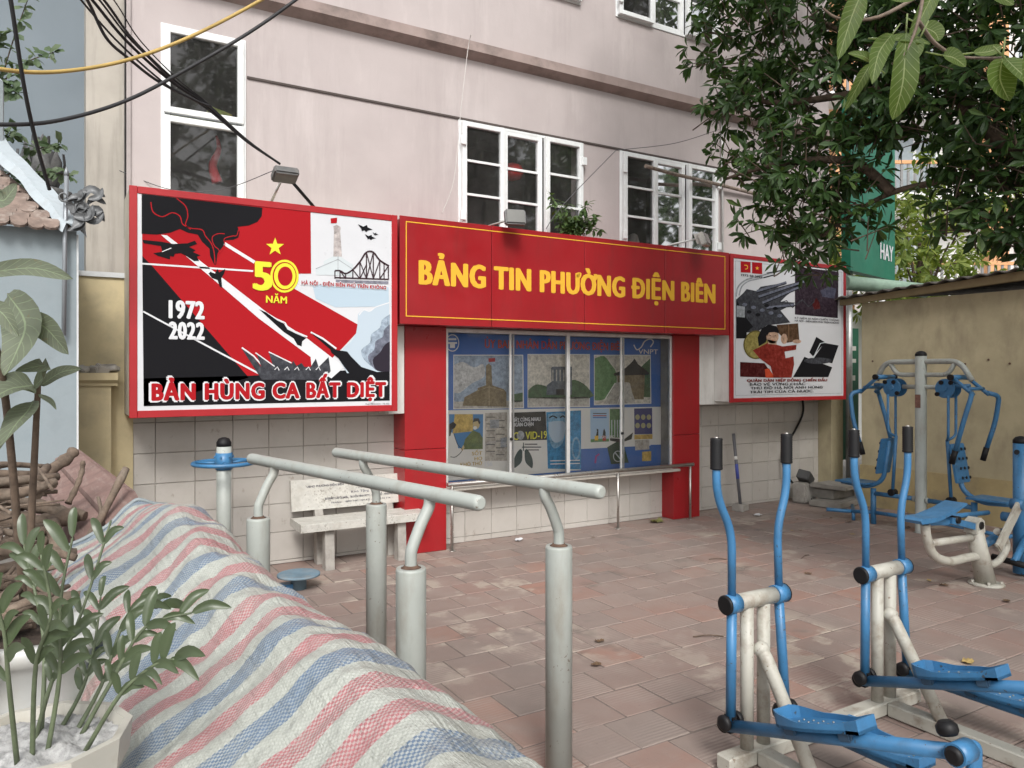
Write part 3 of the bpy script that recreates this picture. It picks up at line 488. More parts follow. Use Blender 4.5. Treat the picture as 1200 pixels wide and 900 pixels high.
('lung','lung',3,[(4.301,0.883),(4.308,0.89),(4.318,0.898),(4.329,0.898),(4.344,0.886),(4.36,0.866),(4.375,0.843),(4.387,0.82),(4.397,0.795),(4.403,0.769),(4.406,0.74),(4.404,0.711),(4.398,0.693),(4.385,0.693),(4.369,0.705),(4.352,0.72),(4.335,0.734),(4.319,0.752),(4.307,0.775),(4.302,0.811),(4.301,0.853),(4.301,0.883)]),
('windpipe','lung',3,[(4.281,0.968),(4.281,0.882),(4.293,0.881),(4.293,0.967)]),
('print_line','newsdark',3,[(4.301,0.944),(4.461,0.936),(4.461,0.949),(4.301,0.956)]),
('print_line','newsdark',3,[(4.267,0.915),(4.51,0.903),(4.51,0.915),(4.267,0.927)]),
('print_line','newsdark',3,[(4.338,0.882),(4.481,0.875),(4.481,0.887),(4.338,0.894)]),
('mask_poster','maskblue',2,[(4.574,1.28),(5.035,1.288),(5.035,0.637),(4.595,0.675)]),
('mask_poster_face','masklight',3,[(4.598,1.258),(4.634,1.263),(4.684,1.27),(4.731,1.271),(4.767,1.267),(4.799,1.257),(4.821,1.239),(4.831,1.215),(4.831,1.183),(4.827,1.14),(4.821,1.077),(4.811,1.003),(4.791,0.944),(4.755,0.909),(4.71,0.889),(4.671,0.888),(4.646,0.911),(4.627,0.953),(4.612,1.001),(4.601,1.057),(4.593,1.12),(4.589,1.173),(4.59,1.211),(4.594,1.239),(4.598,1.258)]),
('mask_poster_brow','ink',4,[(4.618,1.21),(4.625,1.215),(4.636,1.222),(4.647,1.227),(4.657,1.229),(4.669,1.227),(4.685,1.22),(4.7,1.212),(4.712,1.207),(4.72,1.219),(4.709,1.225),(4.693,1.233),(4.675,1.24),(4.657,1.244),(4.64,1.241),(4.626,1.234),(4.614,1.227),(4.607,1.222)]),
('mask_poster_brow','ink',4,[(4.76,1.21),(4.767,1.214),(4.776,1.22),(4.785,1.224),(4.791,1.225),(4.795,1.224),(4.802,1.219),(4.809,1.213),(4.815,1.209),(4.827,1.22),(4.822,1.224),(4.814,1.23),(4.804,1.237),(4.791,1.24),(4.777,1.238),(4.766,1.232),(4.756,1.226),(4.749,1.223)]),
('mask_poster_mask','paleblue',4,[(4.606,1.172),(4.63,1.176),(4.665,1.18),(4.701,1.181),(4.742,1.182),(4.786,1.179),(4.815,1.16),(4.822,1.111),(4.815,1.045),(4.797,0.993),(4.765,0.964),(4.724,0.948),(4.686,0.949),(4.656,0.971),(4.631,1.009),(4.612,1.05),(4.605,1.094),(4.605,1.14),(4.606,1.172)]),
('mask_poster_ring','masklight',3,[(5.029,0.87),(5.025,0.828),(5.014,0.79),(4.998,0.763),(4.978,0.75),(4.956,0.751),(4.936,0.767),(4.92,0.796),(4.909,0.834),(4.906,0.876),(4.909,0.919),(4.92,0.956),(4.936,0.983),(4.956,0.997),(4.978,0.996),(4.998,0.98),(5.014,0.951),(5.025,0.913)]),
('mask_poster_ring','maskblue',4,[(5.007,0.871),(5.005,0.837),(4.998,0.807),(4.987,0.786),(4.974,0.775),(4.96,0.775),(4.947,0.788),(4.936,0.811),(4.929,0.841),(4.927,0.875),(4.929,0.909),(4.936,0.939),(4.947,0.961),(4.96,0.972),(4.974,0.971),(4.987,0.959),(4.998,0.936),(5.005,0.906)]),
('print_line','paper',3,[(4.627,0.751),(5.019,0.735),(5.019,0.745),(4.627,0.761)]),
('print_line','paper',3,[(4.627,0.717),(5.019,0.7),(5.019,0.71),(4.627,0.727)]),
('waste_poster','skylight',3,[(5.16,1.298),(5.422,1.297),(5.425,0.927),(5.166,0.931)]),
('print_line','newsdark',4,[(5.197,1.244),(5.389,1.238),(5.389,1.249),(5.197,1.254)]),
('print_line','red',4,[(5.197,1.218),(5.389,1.213),(5.389,1.223),(5.197,1.229)]),
('print_line','boardblue',4,[(5.197,1.198),(5.389,1.192),(5.389,1.203),(5.197,1.208)]),
('waste_poster_figure','black',4,[(5.239,0.999),(5.255,1.049),(5.248,1.08),(5.274,1.069),(5.274,0.998)]),
('waste_poster_figure','black',4,[(5.334,0.995),(5.344,1.058),(5.357,1.076),(5.376,1.032),(5.376,0.993)]),
('waste_bin','gold',5,[(5.22,1.0),(5.274,0.998),(5.27,0.947),(5.223,0.949)]),
('waste_bin','red',5,[(5.328,0.995),(5.383,0.993),(5.38,0.937),(5.334,0.939)]),
('waste_poster_grass','leafmid',4,[(5.166,0.964),(5.425,0.96),(5.425,0.927),(5.166,0.931)]),
('forest_poster','leafmid',2,[(5.435,1.294),(5.595,1.29),(5.595,0.963),(5.435,0.97)]),
('forest_poster_trunk','palegrey',3,[(5.457,1.17),(5.457,0.977),(5.47,0.976),(5.47,1.169)]),
('forest_poster_trunk','palegrey',3,[(5.5,1.168),(5.5,0.975),(5.513,0.975),(5.513,1.168)]),
('forest_poster_trunk','palegrey',3,[(5.539,1.167),(5.539,0.973),(5.553,0.973),(5.553,1.167)]),
('forest_poster_trunk','palegrey',3,[(5.572,1.166),(5.572,0.972),(5.586,0.971),(5.586,1.166)]),
('dark_leaf','ink',4,[(5.435,0.965),(5.645,0.943),(5.773,1.016),(5.753,0.938),(5.595,0.906),(5.441,0.934)]),
('no_smoking_poster','darkgreen',3,[(5.399,0.864),(5.612,0.952),(5.712,0.671),(5.454,0.669)]),
('no_smoking_ring','palegrey',4,[(5.625,0.749),(5.622,0.729),(5.611,0.712),(5.595,0.698),(5.575,0.69),(5.553,0.688),(5.53,0.693),(5.51,0.703),(5.494,0.719),(5.484,0.737),(5.48,0.757),(5.484,0.777),(5.494,0.794),(5.51,0.808),(5.53,0.816),(5.553,0.818),(5.575,0.813),(5.595,0.803),(5.611,0.788),(5.622,0.769)]),
('no_smoking_ring','darkgreen',5,[(5.612,0.75),(5.609,0.733),(5.601,0.718),(5.587,0.707),(5.571,0.7),(5.553,0.699),(5.534,0.703),(5.518,0.711),(5.505,0.724),(5.496,0.74),(5.493,0.756),(5.496,0.773),(5.505,0.788),(5.518,0.799),(5.534,0.806),(5.553,0.807),(5.571,0.804),(5.587,0.795),(5.601,0.782),(5.609,0.767)]),
('no_smoking_bar','palegrey',6,[(5.507,0.79),(5.589,0.706),(5.602,0.713),(5.519,0.798)]),
('coin_poster','navy',3,[(5.79,1.29),(6.062,1.289),(6.066,0.985),(5.797,0.991)]),
('coin','coin',4,[(5.875,1.188),(5.872,1.175),(5.862,1.164),(5.849,1.158),(5.833,1.159),(5.82,1.165),(5.81,1.176),(5.807,1.19),(5.81,1.204),(5.82,1.214),(5.833,1.22),(5.849,1.22),(5.862,1.213),(5.872,1.202)]),
('coin','coin',4,[(5.961,1.186),(5.958,1.172),(5.948,1.161),(5.934,1.155),(5.919,1.156),(5.905,1.163),(5.896,1.174),(5.892,1.188),(5.896,1.201),(5.905,1.212),(5.919,1.218),(5.934,1.217),(5.948,1.211),(5.958,1.199)]),
('coin','coin',4,[(6.048,1.183),(6.045,1.169),(6.035,1.158),(6.021,1.153),(6.005,1.153),(5.992,1.16),(5.982,1.171),(5.978,1.185),(5.982,1.199),(5.992,1.21),(6.005,1.215),(6.021,1.215),(6.035,1.208),(6.045,1.197)]),
('coin','coin',4,[(5.875,1.091),(5.872,1.077),(5.862,1.066),(5.849,1.061),(5.833,1.061),(5.82,1.068),(5.81,1.079),(5.807,1.093),(5.81,1.107),(5.82,1.117),(5.833,1.123),(5.849,1.122),(5.862,1.116),(5.872,1.105)]),
('coin','coin',4,[(5.961,1.088),(5.958,1.074),(5.948,1.063),(5.934,1.058),(5.919,1.058),(5.905,1.065),(5.896,1.076),(5.892,1.09),(5.896,1.104),(5.905,1.114),(5.919,1.12),(5.934,1.12),(5.948,1.113),(5.958,1.102)]),
('coin','coin',4,[(6.048,1.085),(6.045,1.071),(6.035,1.06),(6.021,1.054),(6.005,1.055),(5.992,1.062),(5.982,1.073),(5.978,1.087),(5.982,1.101),(5.992,1.111),(6.005,1.117),(6.021,1.117),(6.035,1.11),(6.045,1.099)]),
('yellow_strip','ochre',3,[(5.793,0.986),(6.069,0.983),(6.069,0.927),(5.793,0.934)]),
('notice_slip','newsprint',3,[(5.8,0.923),(6.02,0.923),(6.02,0.807),(5.807,0.807)]),
('orange_slip','ochre',4,[(5.909,0.786),(6.048,0.786),(6.048,0.672),(5.909,0.675)]),
('blue_folder','boardblue',2,[(5.814,0.791),(6.038,0.79),(6.038,0.859),(6.253,0.854),(6.257,0.6),(5.82,0.612)]),
('blue_folder','boardblue',3,[(5.041,0.852),(5.299,0.856),(5.306,0.614),(5.041,0.611)]),
('pink_mark','magenta',4,[(5.242,0.693),(5.253,0.766),(5.294,0.785),(5.279,0.802),(5.23,0.775),(5.217,0.697)]),
]
ZZ_STEMS = [[(-0.017,1.472,1.102),(0.007,1.469,1.192),(0.05,1.489,1.292),(0.098,1.531,1.439)],[(0.001,1.426,1.12),(0.018,1.415,1.222),(0.02,1.414,1.344),(0.036,1.428,1.434)],[(-0.019,1.414,1.134),(-0.014,1.388,1.251),(0.006,1.352,1.336),(-0.007,1.349,1.428)],[(0.049,1.467,1.106),(0.093,1.463,1.176),(0.145,1.455,1.263),(0.215,1.424,1.285)],[(0.059,1.391,1.125),(0.098,1.344,1.197),(0.141,1.294,1.251),(0.167,1.266,1.265)],[(0.044,1.493,1.093),(0.085,1.539,1.152),(0.129,1.582,1.254),(0.181,1.597,1.254)],[(-0.038,1.403,1.139),(-0.047,1.338,1.249),(-0.052,1.317,1.33),(-0.066,1.303,1.397)],[(-0.048,1.525,1.088),(-0.061,1.557,1.147),(-0.087,1.596,1.197),(-0.106,1.619,1.223)],[(0.006,1.341,1.158),(0.016,1.276,1.22),(0.006,1.224,1.289),(-0.024,1.207,1.334)],[(-0.008,1.478,1.1),(-0.003,1.522,1.234),(-0.018,1.578,1.324),(-0.034,1.611,1.394)],[(0.019,1.508,1.075),(0.053,1.558,1.137),(0.074,1.592,1.198),(0.087,1.631,1.28)]]
RUBBER_LEAVES = [[(-0.12,1.826,1.891),(-0.027,1.711,1.898),(0.041,1.612,1.871),0.018],[(-0.072,2.031,1.874),(-0.037,1.893,1.792),(-0.073,1.856,1.695),0.042],[(-0.041,1.954,1.819),(0.001,1.893,1.793),(0.039,1.847,1.739),0.025],[(-0.024,2.06,1.665),(0.001,1.928,1.713),(-0.055,1.904,1.704),0.02],[(-0.011,2.052,1.671),(0.026,2.03,1.7),(0.068,2.005,1.71),0.015],[(-0.024,2.06,1.671),(-0.063,2.026,1.666),(-0.121,1.944,1.624),0.038],[(-0.024,2.06,1.636),(-0.047,2.016,1.6),(-0.083,1.921,1.544),0.032],[(-0.092,1.693,2.029),(-0.066,1.676,2.014),(-0.046,1.664,2.045),0.019],[(-0.099,1.697,1.801),(-0.072,1.68,1.812),(-0.043,1.663,1.765),0.019],[(-0.017,2.056,1.651),(0.009,2.005,1.637),(0.019,1.976,1.619),0.006]]
RUBBER_STEMS = [[(-0.029,2.18,1.088),(-0.032,2.147,1.29),(-0.023,2.095,1.516),(-0.016,2.055,1.675)],[(-0.044,2.248,1.072),(-0.057,2.197,1.283),(-0.069,2.146,1.494),(-0.084,2.039,1.694),(-0.113,1.939,1.854),(-0.139,1.896,1.936)]]
HANG_LEAVES = [[(1.148,0.708,2.231),(1.143,0.71,2.155),(1.149,0.731,2.102),0.0213],[(1.13,0.719,2.229),(1.093,0.718,2.191),(1.066,0.711,2.136),0.0147],[(1.089,0.744,2.293),(1.075,0.752,2.255),(1.057,0.763,2.189),0.017],[(1.241,0.71,2.334),(1.223,0.721,2.292),(1.198,0.736,2.234),0.0133],[(1.1,0.737,2.186),(1.091,0.742,2.194),(1.07,0.755,2.199),0.0085],[(1.166,0.697,2.222),(1.157,0.702,2.202),(1.148,0.708,2.175),0.0128],[(1.266,0.753,2.287),(1.284,0.742,2.276),(1.291,0.738,2.261),0.0173],[(1.123,0.723,2.222),(1.151,0.706,2.222),(1.18,0.688,2.213),0.0075],[(1.247,0.706,2.216),(1.261,0.698,2.213),(1.279,0.687,2.198),0.0155],[(1.34,0.708,2.241),(1.365,0.693,2.244),(1.382,0.683,2.254),0.0104],[(1.17,0.577,2.15),(1.167,0.579,2.118),(1.179,0.572,2.089),0.0234],[(1.173,0.575,2.15),(1.17,0.554,2.122),(1.168,0.532,2.091),0.0173],[(1.146,0.767,2.202),(1.132,0.776,2.174),(1.11,0.789,2.126),0.01],[(1.196,0.62,2.283),(1.218,0.607,2.264),(1.238,0.595,2.251),0.0163],[(1.06,0.703,2.277),(1.087,0.686,2.26),(1.114,0.67,2.26),0.0082],[(1.111,0.496,2.141),(1.102,0.502,2.107),(1.092,0.508,2.063),0.0213]]
HANG_TWIGS = [[(1.503,0.843,2.661),(1.223,0.721,2.334),(1.164,0.698,2.249),(1.148,0.708,2.202),(1.129,0.719,2.182)],[(1.164,0.698,2.249),(1.225,0.708,2.233),(1.275,0.701,2.22),(1.331,0.69,2.224),(1.193,0.587,2.159)],[(1.223,0.721,2.32),(1.13,0.742,2.265),(1.06,0.761,2.253),(1.037,0.775,2.269)],[(1.503,0.843,2.661),(1.282,0.626,2.389),(1.116,0.493,2.163)]]
CROWN_LOBES = [(4.938,3.44,3.055,0.26),(4.925,3.331,2.749,0.15),(4.878,4.411,4.476,0.5),(4.683,4.412,3.936,0.22),(4.595,4.466,3.826,0.12),(4.781,4.236,3.86,0.32),(4.902,4.046,3.811,0.45),(4.789,4.115,3.345,0.33),(4.677,4.299,3.474,0.2),(4.822,3.861,3.29,0.45),(4.821,3.978,2.99,0.3),(4.904,3.811,2.827,0.32),(4.894,3.934,2.65,0.2),(4.959,3.777,2.55,0.17),(5.036,3.614,2.756,0.22),(4.895,3.583,2.987,0.3),(5.009,3.63,3.769,0.6),(4.938,3.44,3.269,0.3),(5.017,3.859,4.365,0.6),(5.173,3.297,3.94,0.6),(5.053,3.253,3.48,0.32),(5.309,3.098,4.139,0.5),(5.087,2.882,3.494,0.4),(5.097,2.642,3.587,0.5),(5.167,2.6,3.152,0.38),(4.981,2.712,2.853,0.25),(5.107,2.519,2.776,0.32),(4.911,2.754,2.69,0.16),(4.993,2.588,2.616,0.2),(5.134,2.385,3.145,0.5),(5.179,2.358,3.667,0.6),(5.09,2.412,2.649,0.25),(5.221,2.216,4.237,1.0),(5.309,2.163,2.706,0.5),(5.322,2.038,3.383,0.9),(5.201,2.696,4.514,0.8),(4.848,3.377,4.799,0.8),(4.76,4.132,5.01,0.6),(5.881,2.05,3.069,0.8),(5.157,2.372,2.561,0.2),(4.804,4.573,4.627,0.25),(4.703,4.166,2.865,0.14),(5.156,3.191,3.72,0.3),(5.29,3.577,4.352,0.4)]
LIMBS = [[(8.038,2.38,3.331),(6.386,2.446,3.15),(5.329,2.501,3.098),(5.097,2.642,3.288),(5.063,2.896,3.664),(5.053,3.253,3.959),(4.932,3.794,4.384)],[(6.386,2.446,3.15),(5.438,2.552,2.932),(5.201,2.696,2.993),(5.113,2.983,2.981),(5.079,3.237,2.965),(5.027,3.502,2.862),(4.901,3.696,2.693)],[(5.079,3.237,2.965),(4.938,3.44,3.208),(4.822,3.861,3.29),(4.703,4.166,3.278),(4.608,4.341,3.237)],[(5.063,2.896,3.664),(4.938,3.44,3.696),(4.817,4.097,3.811),(4.683,4.412,4.053)],[(8.038,2.38,3.331),(6.796,2.197,3.959),(5.585,2.229,4.241),(5.201,2.696,4.458),(4.848,3.377,4.799)],[(5.329,2.501,3.098),(5.246,2.318,3.354),(5.09,2.295,3.625)]]
CABLES = [('yellow',0.013,[(-0.391,4.445,3.198),(-0.191,4.441,3.162),(0.059,4.64,3.267),(0.391,4.791,3.451),(0.767,4.913,3.727),(1.236,4.98,4.12),(1.805,4.986,4.626)]),('black',0.013,[(-0.391,4.445,2.887),(-0.191,4.441,2.895),(0.059,4.64,3.014),(0.391,4.791,3.227),(0.767,4.913,3.548),(1.119,4.934,3.852),(1.451,4.967,4.181),(1.904,4.926,4.626)]),('black',0.012,[(0.023,4.897,4.017),(0.252,5.225,3.906),(0.445,5.459,3.805),(0.733,5.752,3.712),(0.987,5.949,3.658),(1.342,6.202,3.511),(1.637,6.374,3.413)]),('black',0.008,[(0.047,4.882,4.031),(0.278,5.209,3.921),(0.462,5.449,3.821),(0.742,5.747,3.729),(0.99,5.947,3.667),(1.342,6.202,3.517),(1.637,6.374,3.413)]),('black',0.01,[(0.07,4.868,4.026),(0.304,5.194,3.916),(0.479,5.439,3.816),(0.751,5.741,3.724),(0.993,5.945,3.664),(1.342,6.202,3.515),(1.637,6.374,3.413)]),('black',0.008,[(-0.009,4.916,3.989),(0.217,5.246,3.875),(0.423,5.473,3.772),(0.721,5.76,3.676),(0.983,5.952,3.639),(1.342,6.202,3.499),(1.637,6.374,3.413)]),('black',0.006,[(0.086,4.858,4.007),(0.322,5.183,3.895),(0.49,5.432,3.794),(0.757,5.738,3.7),(0.996,5.944,3.652),(1.342,6.202,3.507),(1.637,6.374,3.413)]),('black',0.005,[(0.11,4.843,4.035),(0.348,5.167,3.926),(0.506,5.422,3.826),(0.766,5.732,3.735),(0.999,5.942,3.67),(1.342,6.202,3.519),(1.637,6.374,3.413)]),('black',0.012,[(0.122,4.836,3.877),(0.216,5.13,3.858),(0.315,5.304,3.745),(0.445,5.459,3.707),(0.645,5.689,3.674),(0.917,5.875,3.647),(1.014,5.933,3.645)]),('black',0.012,[(-0.169,4.077,3.575),(-0.134,4.173,3.359),(-0.093,4.382,3.084),(-0.046,4.587,2.877),(0.014,4.785,2.678)]),('thin',0.004,[(0.512,7.055,3.357),(0.871,6.838,3.203),(1.23,6.62,3.203),(1.589,6.403,3.357)]),('thin',0.004,[(3.503,5.244,2.882),(3.795,5.418,3.143),(4.374,5.418,3.699)]),('thin',0.004,[(4.817,5.968,3.902),(5.587,5.969,4.088),(6.281,6.016,4.357)]),('white',0.004,[(3.496,6.534,4.961),(3.492,6.595,4.817),(3.366,6.496,4.187),(3.265,6.44,3.514),(3.125,6.408,3.174)])]
STICKS = [[(-0.068,3.197,0.786),(0.043,3.364,0.956),(0.132,3.486,1.013),(0.293,3.68,1.29),0.02],[(-0.202,3.98,1.231),(-0.045,3.885,1.25),(0.067,3.935,1.311),(0.11,3.967,1.355),0.03],[(-0.287,3.915,1.174),(-0.074,3.786,1.157),(0.048,3.712,1.121),(0.139,3.657,1.103),0.032],[(-0.248,3.775,1.139),(-0.101,3.685,1.105),(0.017,3.614,1.098),(0.107,3.618,1.13),0.04],[(0.022,3.494,1.124),(0.032,3.371,1.047),(0.083,3.282,0.963),(0.108,3.208,0.914),0.025],[(-0.191,3.272,0.942),(-0.088,3.21,0.972),(0.015,3.206,0.958),(0.153,3.181,0.982),0.035],[(-0.183,3.151,0.906),(-0.06,3.076,0.924),(0.039,3.074,0.926),(0.143,3.07,0.942),0.022],[(-0.232,3.531,1.079),(-0.122,3.464,1.047),(-0.067,3.431,1.014),(0.005,3.446,1.068),0.02],[(0.08,3.809,1.14),(0.113,3.848,1.205),(0.134,3.893,1.262),(0.138,3.892,1.311),0.013]]

# ================================================================== materials of this place
def M_wall():
    m, nt, b = base('pink_render', .85)
    n = noise(nt, 1.3, 5, .6); c = ramp(nt, n, [(.3, (.405, .355, .348)), (.7, (.465, .412, .403))])
    st = noise(nt, 2.2, 6, .7, stretch=(2.2, 2.2, .22))           # rain streaks
    c = mix(nt, ramp(nt, st, [(.52, 0), (.78, .45)]), c, (.31, .268, .26))
    st2 = noise(nt, 3.1, 6, .7, stretch=(1.5, 1.5, .3))
    c = mix(nt, ramp(nt, st2, [(.55, 0), (.75, .45)]), c, (.55, .50, .485))
    sp = noise(nt, 40, 3); c = mix(nt, ramp(nt, sp, [(.66, 0), (.72, .5)]), c, (.4, .35, .34))
    nt.links.new(c, b.inputs['Base Color']); bump(nt, b, noise(nt, 25, 6), .25, .006); return m
def M_tile_floor(name, objrand):
    m, nt, b = base(name, .8)
    if objrand:
        oi = nd(nt, 'ShaderNodeObjectInfo'); rnd = oi.outputs['Random']
    else:
        at = nd(nt, 'ShaderNodeAttribute', attribute_name='rnd'); rnd = at.outputs['Fac']
    c = ramp(nt, rnd, [(0, (.27, .172, .145)), (.25, (.235, .178, .155)), (.5, (.265, .185, .16)), (.7, (.23, .185, .165)), (.88, (.29, .172, .138)), (1, (.31, .175, .135))])
    ofs = nd(nt, 'ShaderNodeVectorMath', operation='SCALE'); ofs.inputs[0].default_value = (37, 61, 11); nt.links.new(rnd, ofs.inputs['Scale'])
    g = nd(nt, 'ShaderNodeNewGeometry')
    ad = nd(nt, 'ShaderNodeVectorMath', operation='ADD'); nt.links.new(g.outputs['Position'], ad.inputs[0]); nt.links.new(ofs.outputs[0], ad.inputs[1])
    # grime in large shapes across tiles
    big = noise(nt, .75, 5, .62)
    c = mix(nt, ramp(nt, big, [(.42, 0), (.62, .62)]), c, (.205, .175, .157))
    # worn pale cement patches, tile by tile
    pw = noise(nt, 3.2, 5, .6, vec=ad.outputs[0])
    big2 = noise(nt, .55, 2, .5)
    pm = nd(nt, 'ShaderNodeMath', operation='MULTIPLY'); nt.links.new(ramp(nt, pw, [(.53, 0), (.6, 1)]), pm.inputs[0]); nt.links.new(ramp(nt, big2, [(.47, 0), (.57, .75)]), pm.inputs[1])
    c = mix(nt, pm.outputs[0], c, (.42, .365, .30))
    ps = noise(nt, 5.5, 4, .6, vec=ad.outputs[0]); c = mix(nt, ramp(nt, ps, [(.45, 0), (.7, .5)]), c, (.275, .222, .195))
    # stripes pressed into the tile
    wv = nd(nt, 'ShaderNodeTexWave', wave_type='BANDS', bands_direction='Y'); wv.inputs['Scale'].default_value = 13; wv.inputs['Distortion'].default_value = 1.2; wv.inputs['Detail'].default_value = 2
    nt.links.new(g.outputs['Position'], wv.inputs['Vector'])
    wear = ramp(nt, noise(nt, 1.6, 3, .5, vec=ad.outputs[0]), [(.47, 0), (.58, 1)])
    sf = nd(nt, 'ShaderNodeMath', operation='MULTIPLY'); nt.links.new(ramp(nt, wv.outputs['Fac'], [(.35, .6), (.6, 0)]), sf.inputs[0]); nt.links.new(wear, sf.inputs[1])
    c = mix(nt, sf.outputs[0], c, (.315, .26, .228))
    dk = noise(nt, 1.1, 4, .7); c = mix(nt, ramp(nt, dk, [(.60, 0), (.70, .6)]), c, (.10, .09, .08))
    sp = noise(nt, 55, 2); c = mix(nt, ramp(nt, sp, [(.68, 0), (.74, .5)]), c, (.14, .11, .095))
    nt.links.new(c, b.inputs['Base Color'])
    nt.links.new(ramp(nt, big, [(.4, .88), (.62, .68)]), b.inputs['Roughness'])
    h = nd(nt, 'ShaderNodeMath', operation='MULTIPLY_ADD'); nt.links.new(sf.outputs[0], h.inputs[0]); h.inputs[1].default_value = -.9; nt.links.new(noise(nt, 30, 6), h.inputs[2])
    bump(nt, b, h.outputs[0], .35, .005); return m
def M_walltile():
    m, nt, b = base('pale_ceramic_tile', .32)
    oi = nd(nt, 'ShaderNodeObjectInfo')
    c = ramp(nt, oi.outputs['Random'], [(0, (.43, .405, .372)), (.5, (.455, .43, .397)), (1, (.48, .455, .42))])
    n = noise(nt, 2.5, 6, .65); c = mix(nt, ramp(nt, n, [(.45, 0), (.75, .6)]), c, (.36, .33, .295))
    n2 = noise(nt, 14, 5, .7, stretch=(1, 1, .5)); c = mix(nt, ramp(nt, n2, [(.62, 0), (.7, .6)]), c, (.24, .20, .165))
    nt.links.new(c, b.inputs['Base Color']); nt.links.new(ramp(nt, n, [(.4, .28), (.7, .6)]), b.inputs['Roughness'])
    return m
def M_glass(name, tint=.8, refl=1.0, dust_haze=.05):
    m = bpy.data.materials.new(name); m.use_nodes = True; nt = m.node_tree; nt.nodes.clear()
    o = nd(nt, 'ShaderNodeOutputMaterial'); t = nd(nt, 'ShaderNodeBsdfTransparent'); t.inputs[0].default_value = (tint, tint, tint*1.01, 1)
    gl = nd(nt, 'ShaderNodeBsdfGlossy'); gl.inputs['Roughness'].default_value = .03
    fr = nd(nt, 'ShaderNodeFresnel'); fr.inputs['IOR'].default_value = 1.55
    ml = nd(nt, 'ShaderNodeMath', operation='MULTIPLY'); ml.inputs[1].default_value = refl; ml.use_clamp = True
    nt.links.new(fr.outputs[0], ml.inputs[0])
    bp = nd(nt, 'ShaderNodeBump'); bp.inputs['Strength'].default_value = .04; bp.inputs['Distance'].default_value = .02
    nt.links.new(noise(nt, 2.5, 2), bp.inputs['Height']); nt.links.new(bp.outputs[0], gl.inputs['Normal'])
    x = nd(nt, 'ShaderNodeMixShader'); nt.links.new(ml.outputs[0], x.inputs[0]); nt.links.new(t.outputs[0], x.inputs[1]); nt.links.new(gl.outputs[0], x.inputs[2])
    df = nd(nt, 'ShaderNodeBsdfDiffuse'); df.inputs[0].default_value = (.5, .49, .47, 1)          # dusty film, its pale haze painted in to lift the dark panes
    y = nd(nt, 'ShaderNodeMixShader'); nt.links.new(ramp(nt, noise(nt, 3.5, 6, .7, stretch=(1.5, 1.5, .6)), [(.3, dust_haze*.4), (.75, dust_haze*1.9)]), y.inputs[0])
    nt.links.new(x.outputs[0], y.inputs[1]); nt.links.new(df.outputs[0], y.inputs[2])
    nt.links.new(y.outputs[0], o.inputs[0]); return m
def M_leaf(name, stops, rough=.5, trans=.35, vein=False, spec=.35):
    m, nt, b = base(name, rough, 0, spec)
    g = nd(nt, 'ShaderNodeNewGeometry')
    c = ramp(nt, g.outputs['Random Per Island'], stops)
    c = mix(nt, ramp(nt, noise(nt, 18, 4), [(.45, 0), (.75, .35)]), c, [x*.55+.03 for x in stops[0][1]])
    if vein:
        at = nd(nt, 'ShaderNodeUVMap', uv_map='leaf'); sp = nd(nt, 'ShaderNodeSeparateXYZ'); nt.links.new(at.outputs[0], sp.inputs[0])
        ab = nd(nt, 'ShaderNodeMath', operation='ABSOLUTE'); nt.links.new(sp.outputs['X'], ab.inputs[0])
        k1 = nd(nt, 'ShaderNodeMath', operation='MULTIPLY_ADD'); nt.links.new(ab.outputs[0], k1.inputs[0]); k1.inputs[1].default_value = -1.7; 
        k0 = nd(nt, 'ShaderNodeMath', operation='MULTIPLY'); nt.links.new(sp.outputs['Y'], k0.inputs[0]); k0.inputs[1].default_value = 11; nt.links.new(k0.outputs[0], k1.inputs[2])
        fr = nd(nt, 'ShaderNodeMath', operation='FRACT'); nt.links.new(k1.outputs[0], fr.inputs[0])
        lat = ramp(nt, fr.outputs[0], [(0, .55), (.10, 0), (.9, 0), (1, .55)])
        mid = ramp(nt, ab.outputs[0], [(.03, .9), (.07, 0)])
        vm = nd(nt, 'ShaderNodeMath', operation='MAXIMUM'); nt.links.new(lat, vm.inputs[0]); nt.links.new(mid, vm.inputs[1])
        c = mix(nt, vm.outputs[0], c, [min(1, x*1.7+.03) for x in stops[-1][1]])
        c = mix(nt, ramp(nt, noise(nt, 45, 5, .7), [(.6, 0), (.72, .6)]), c, (.16, .12, .06))
        bump(nt, b, vm.outputs[0], .4, .002)
    nt.links.new(c, b.inputs['Base Color'])
    tr = nd(nt, 'ShaderNodeBsdfTranslucent'); tc = mix(nt, 1.0, c, (1.5, 1.6, .7), 'MULTIPLY'); nt.links.new(tc, tr.inputs[0])
    x = nd(nt, 'ShaderNodeMixShader'); x.inputs[0].default_value = trans
    nt.links.new(b.outputs[0], x.inputs[1]); nt.links.new(tr.outputs[0], x.inputs[2])
    nt.links.new(x.outputs[0], nt.nodes['Material Output'].inputs[0]); return m

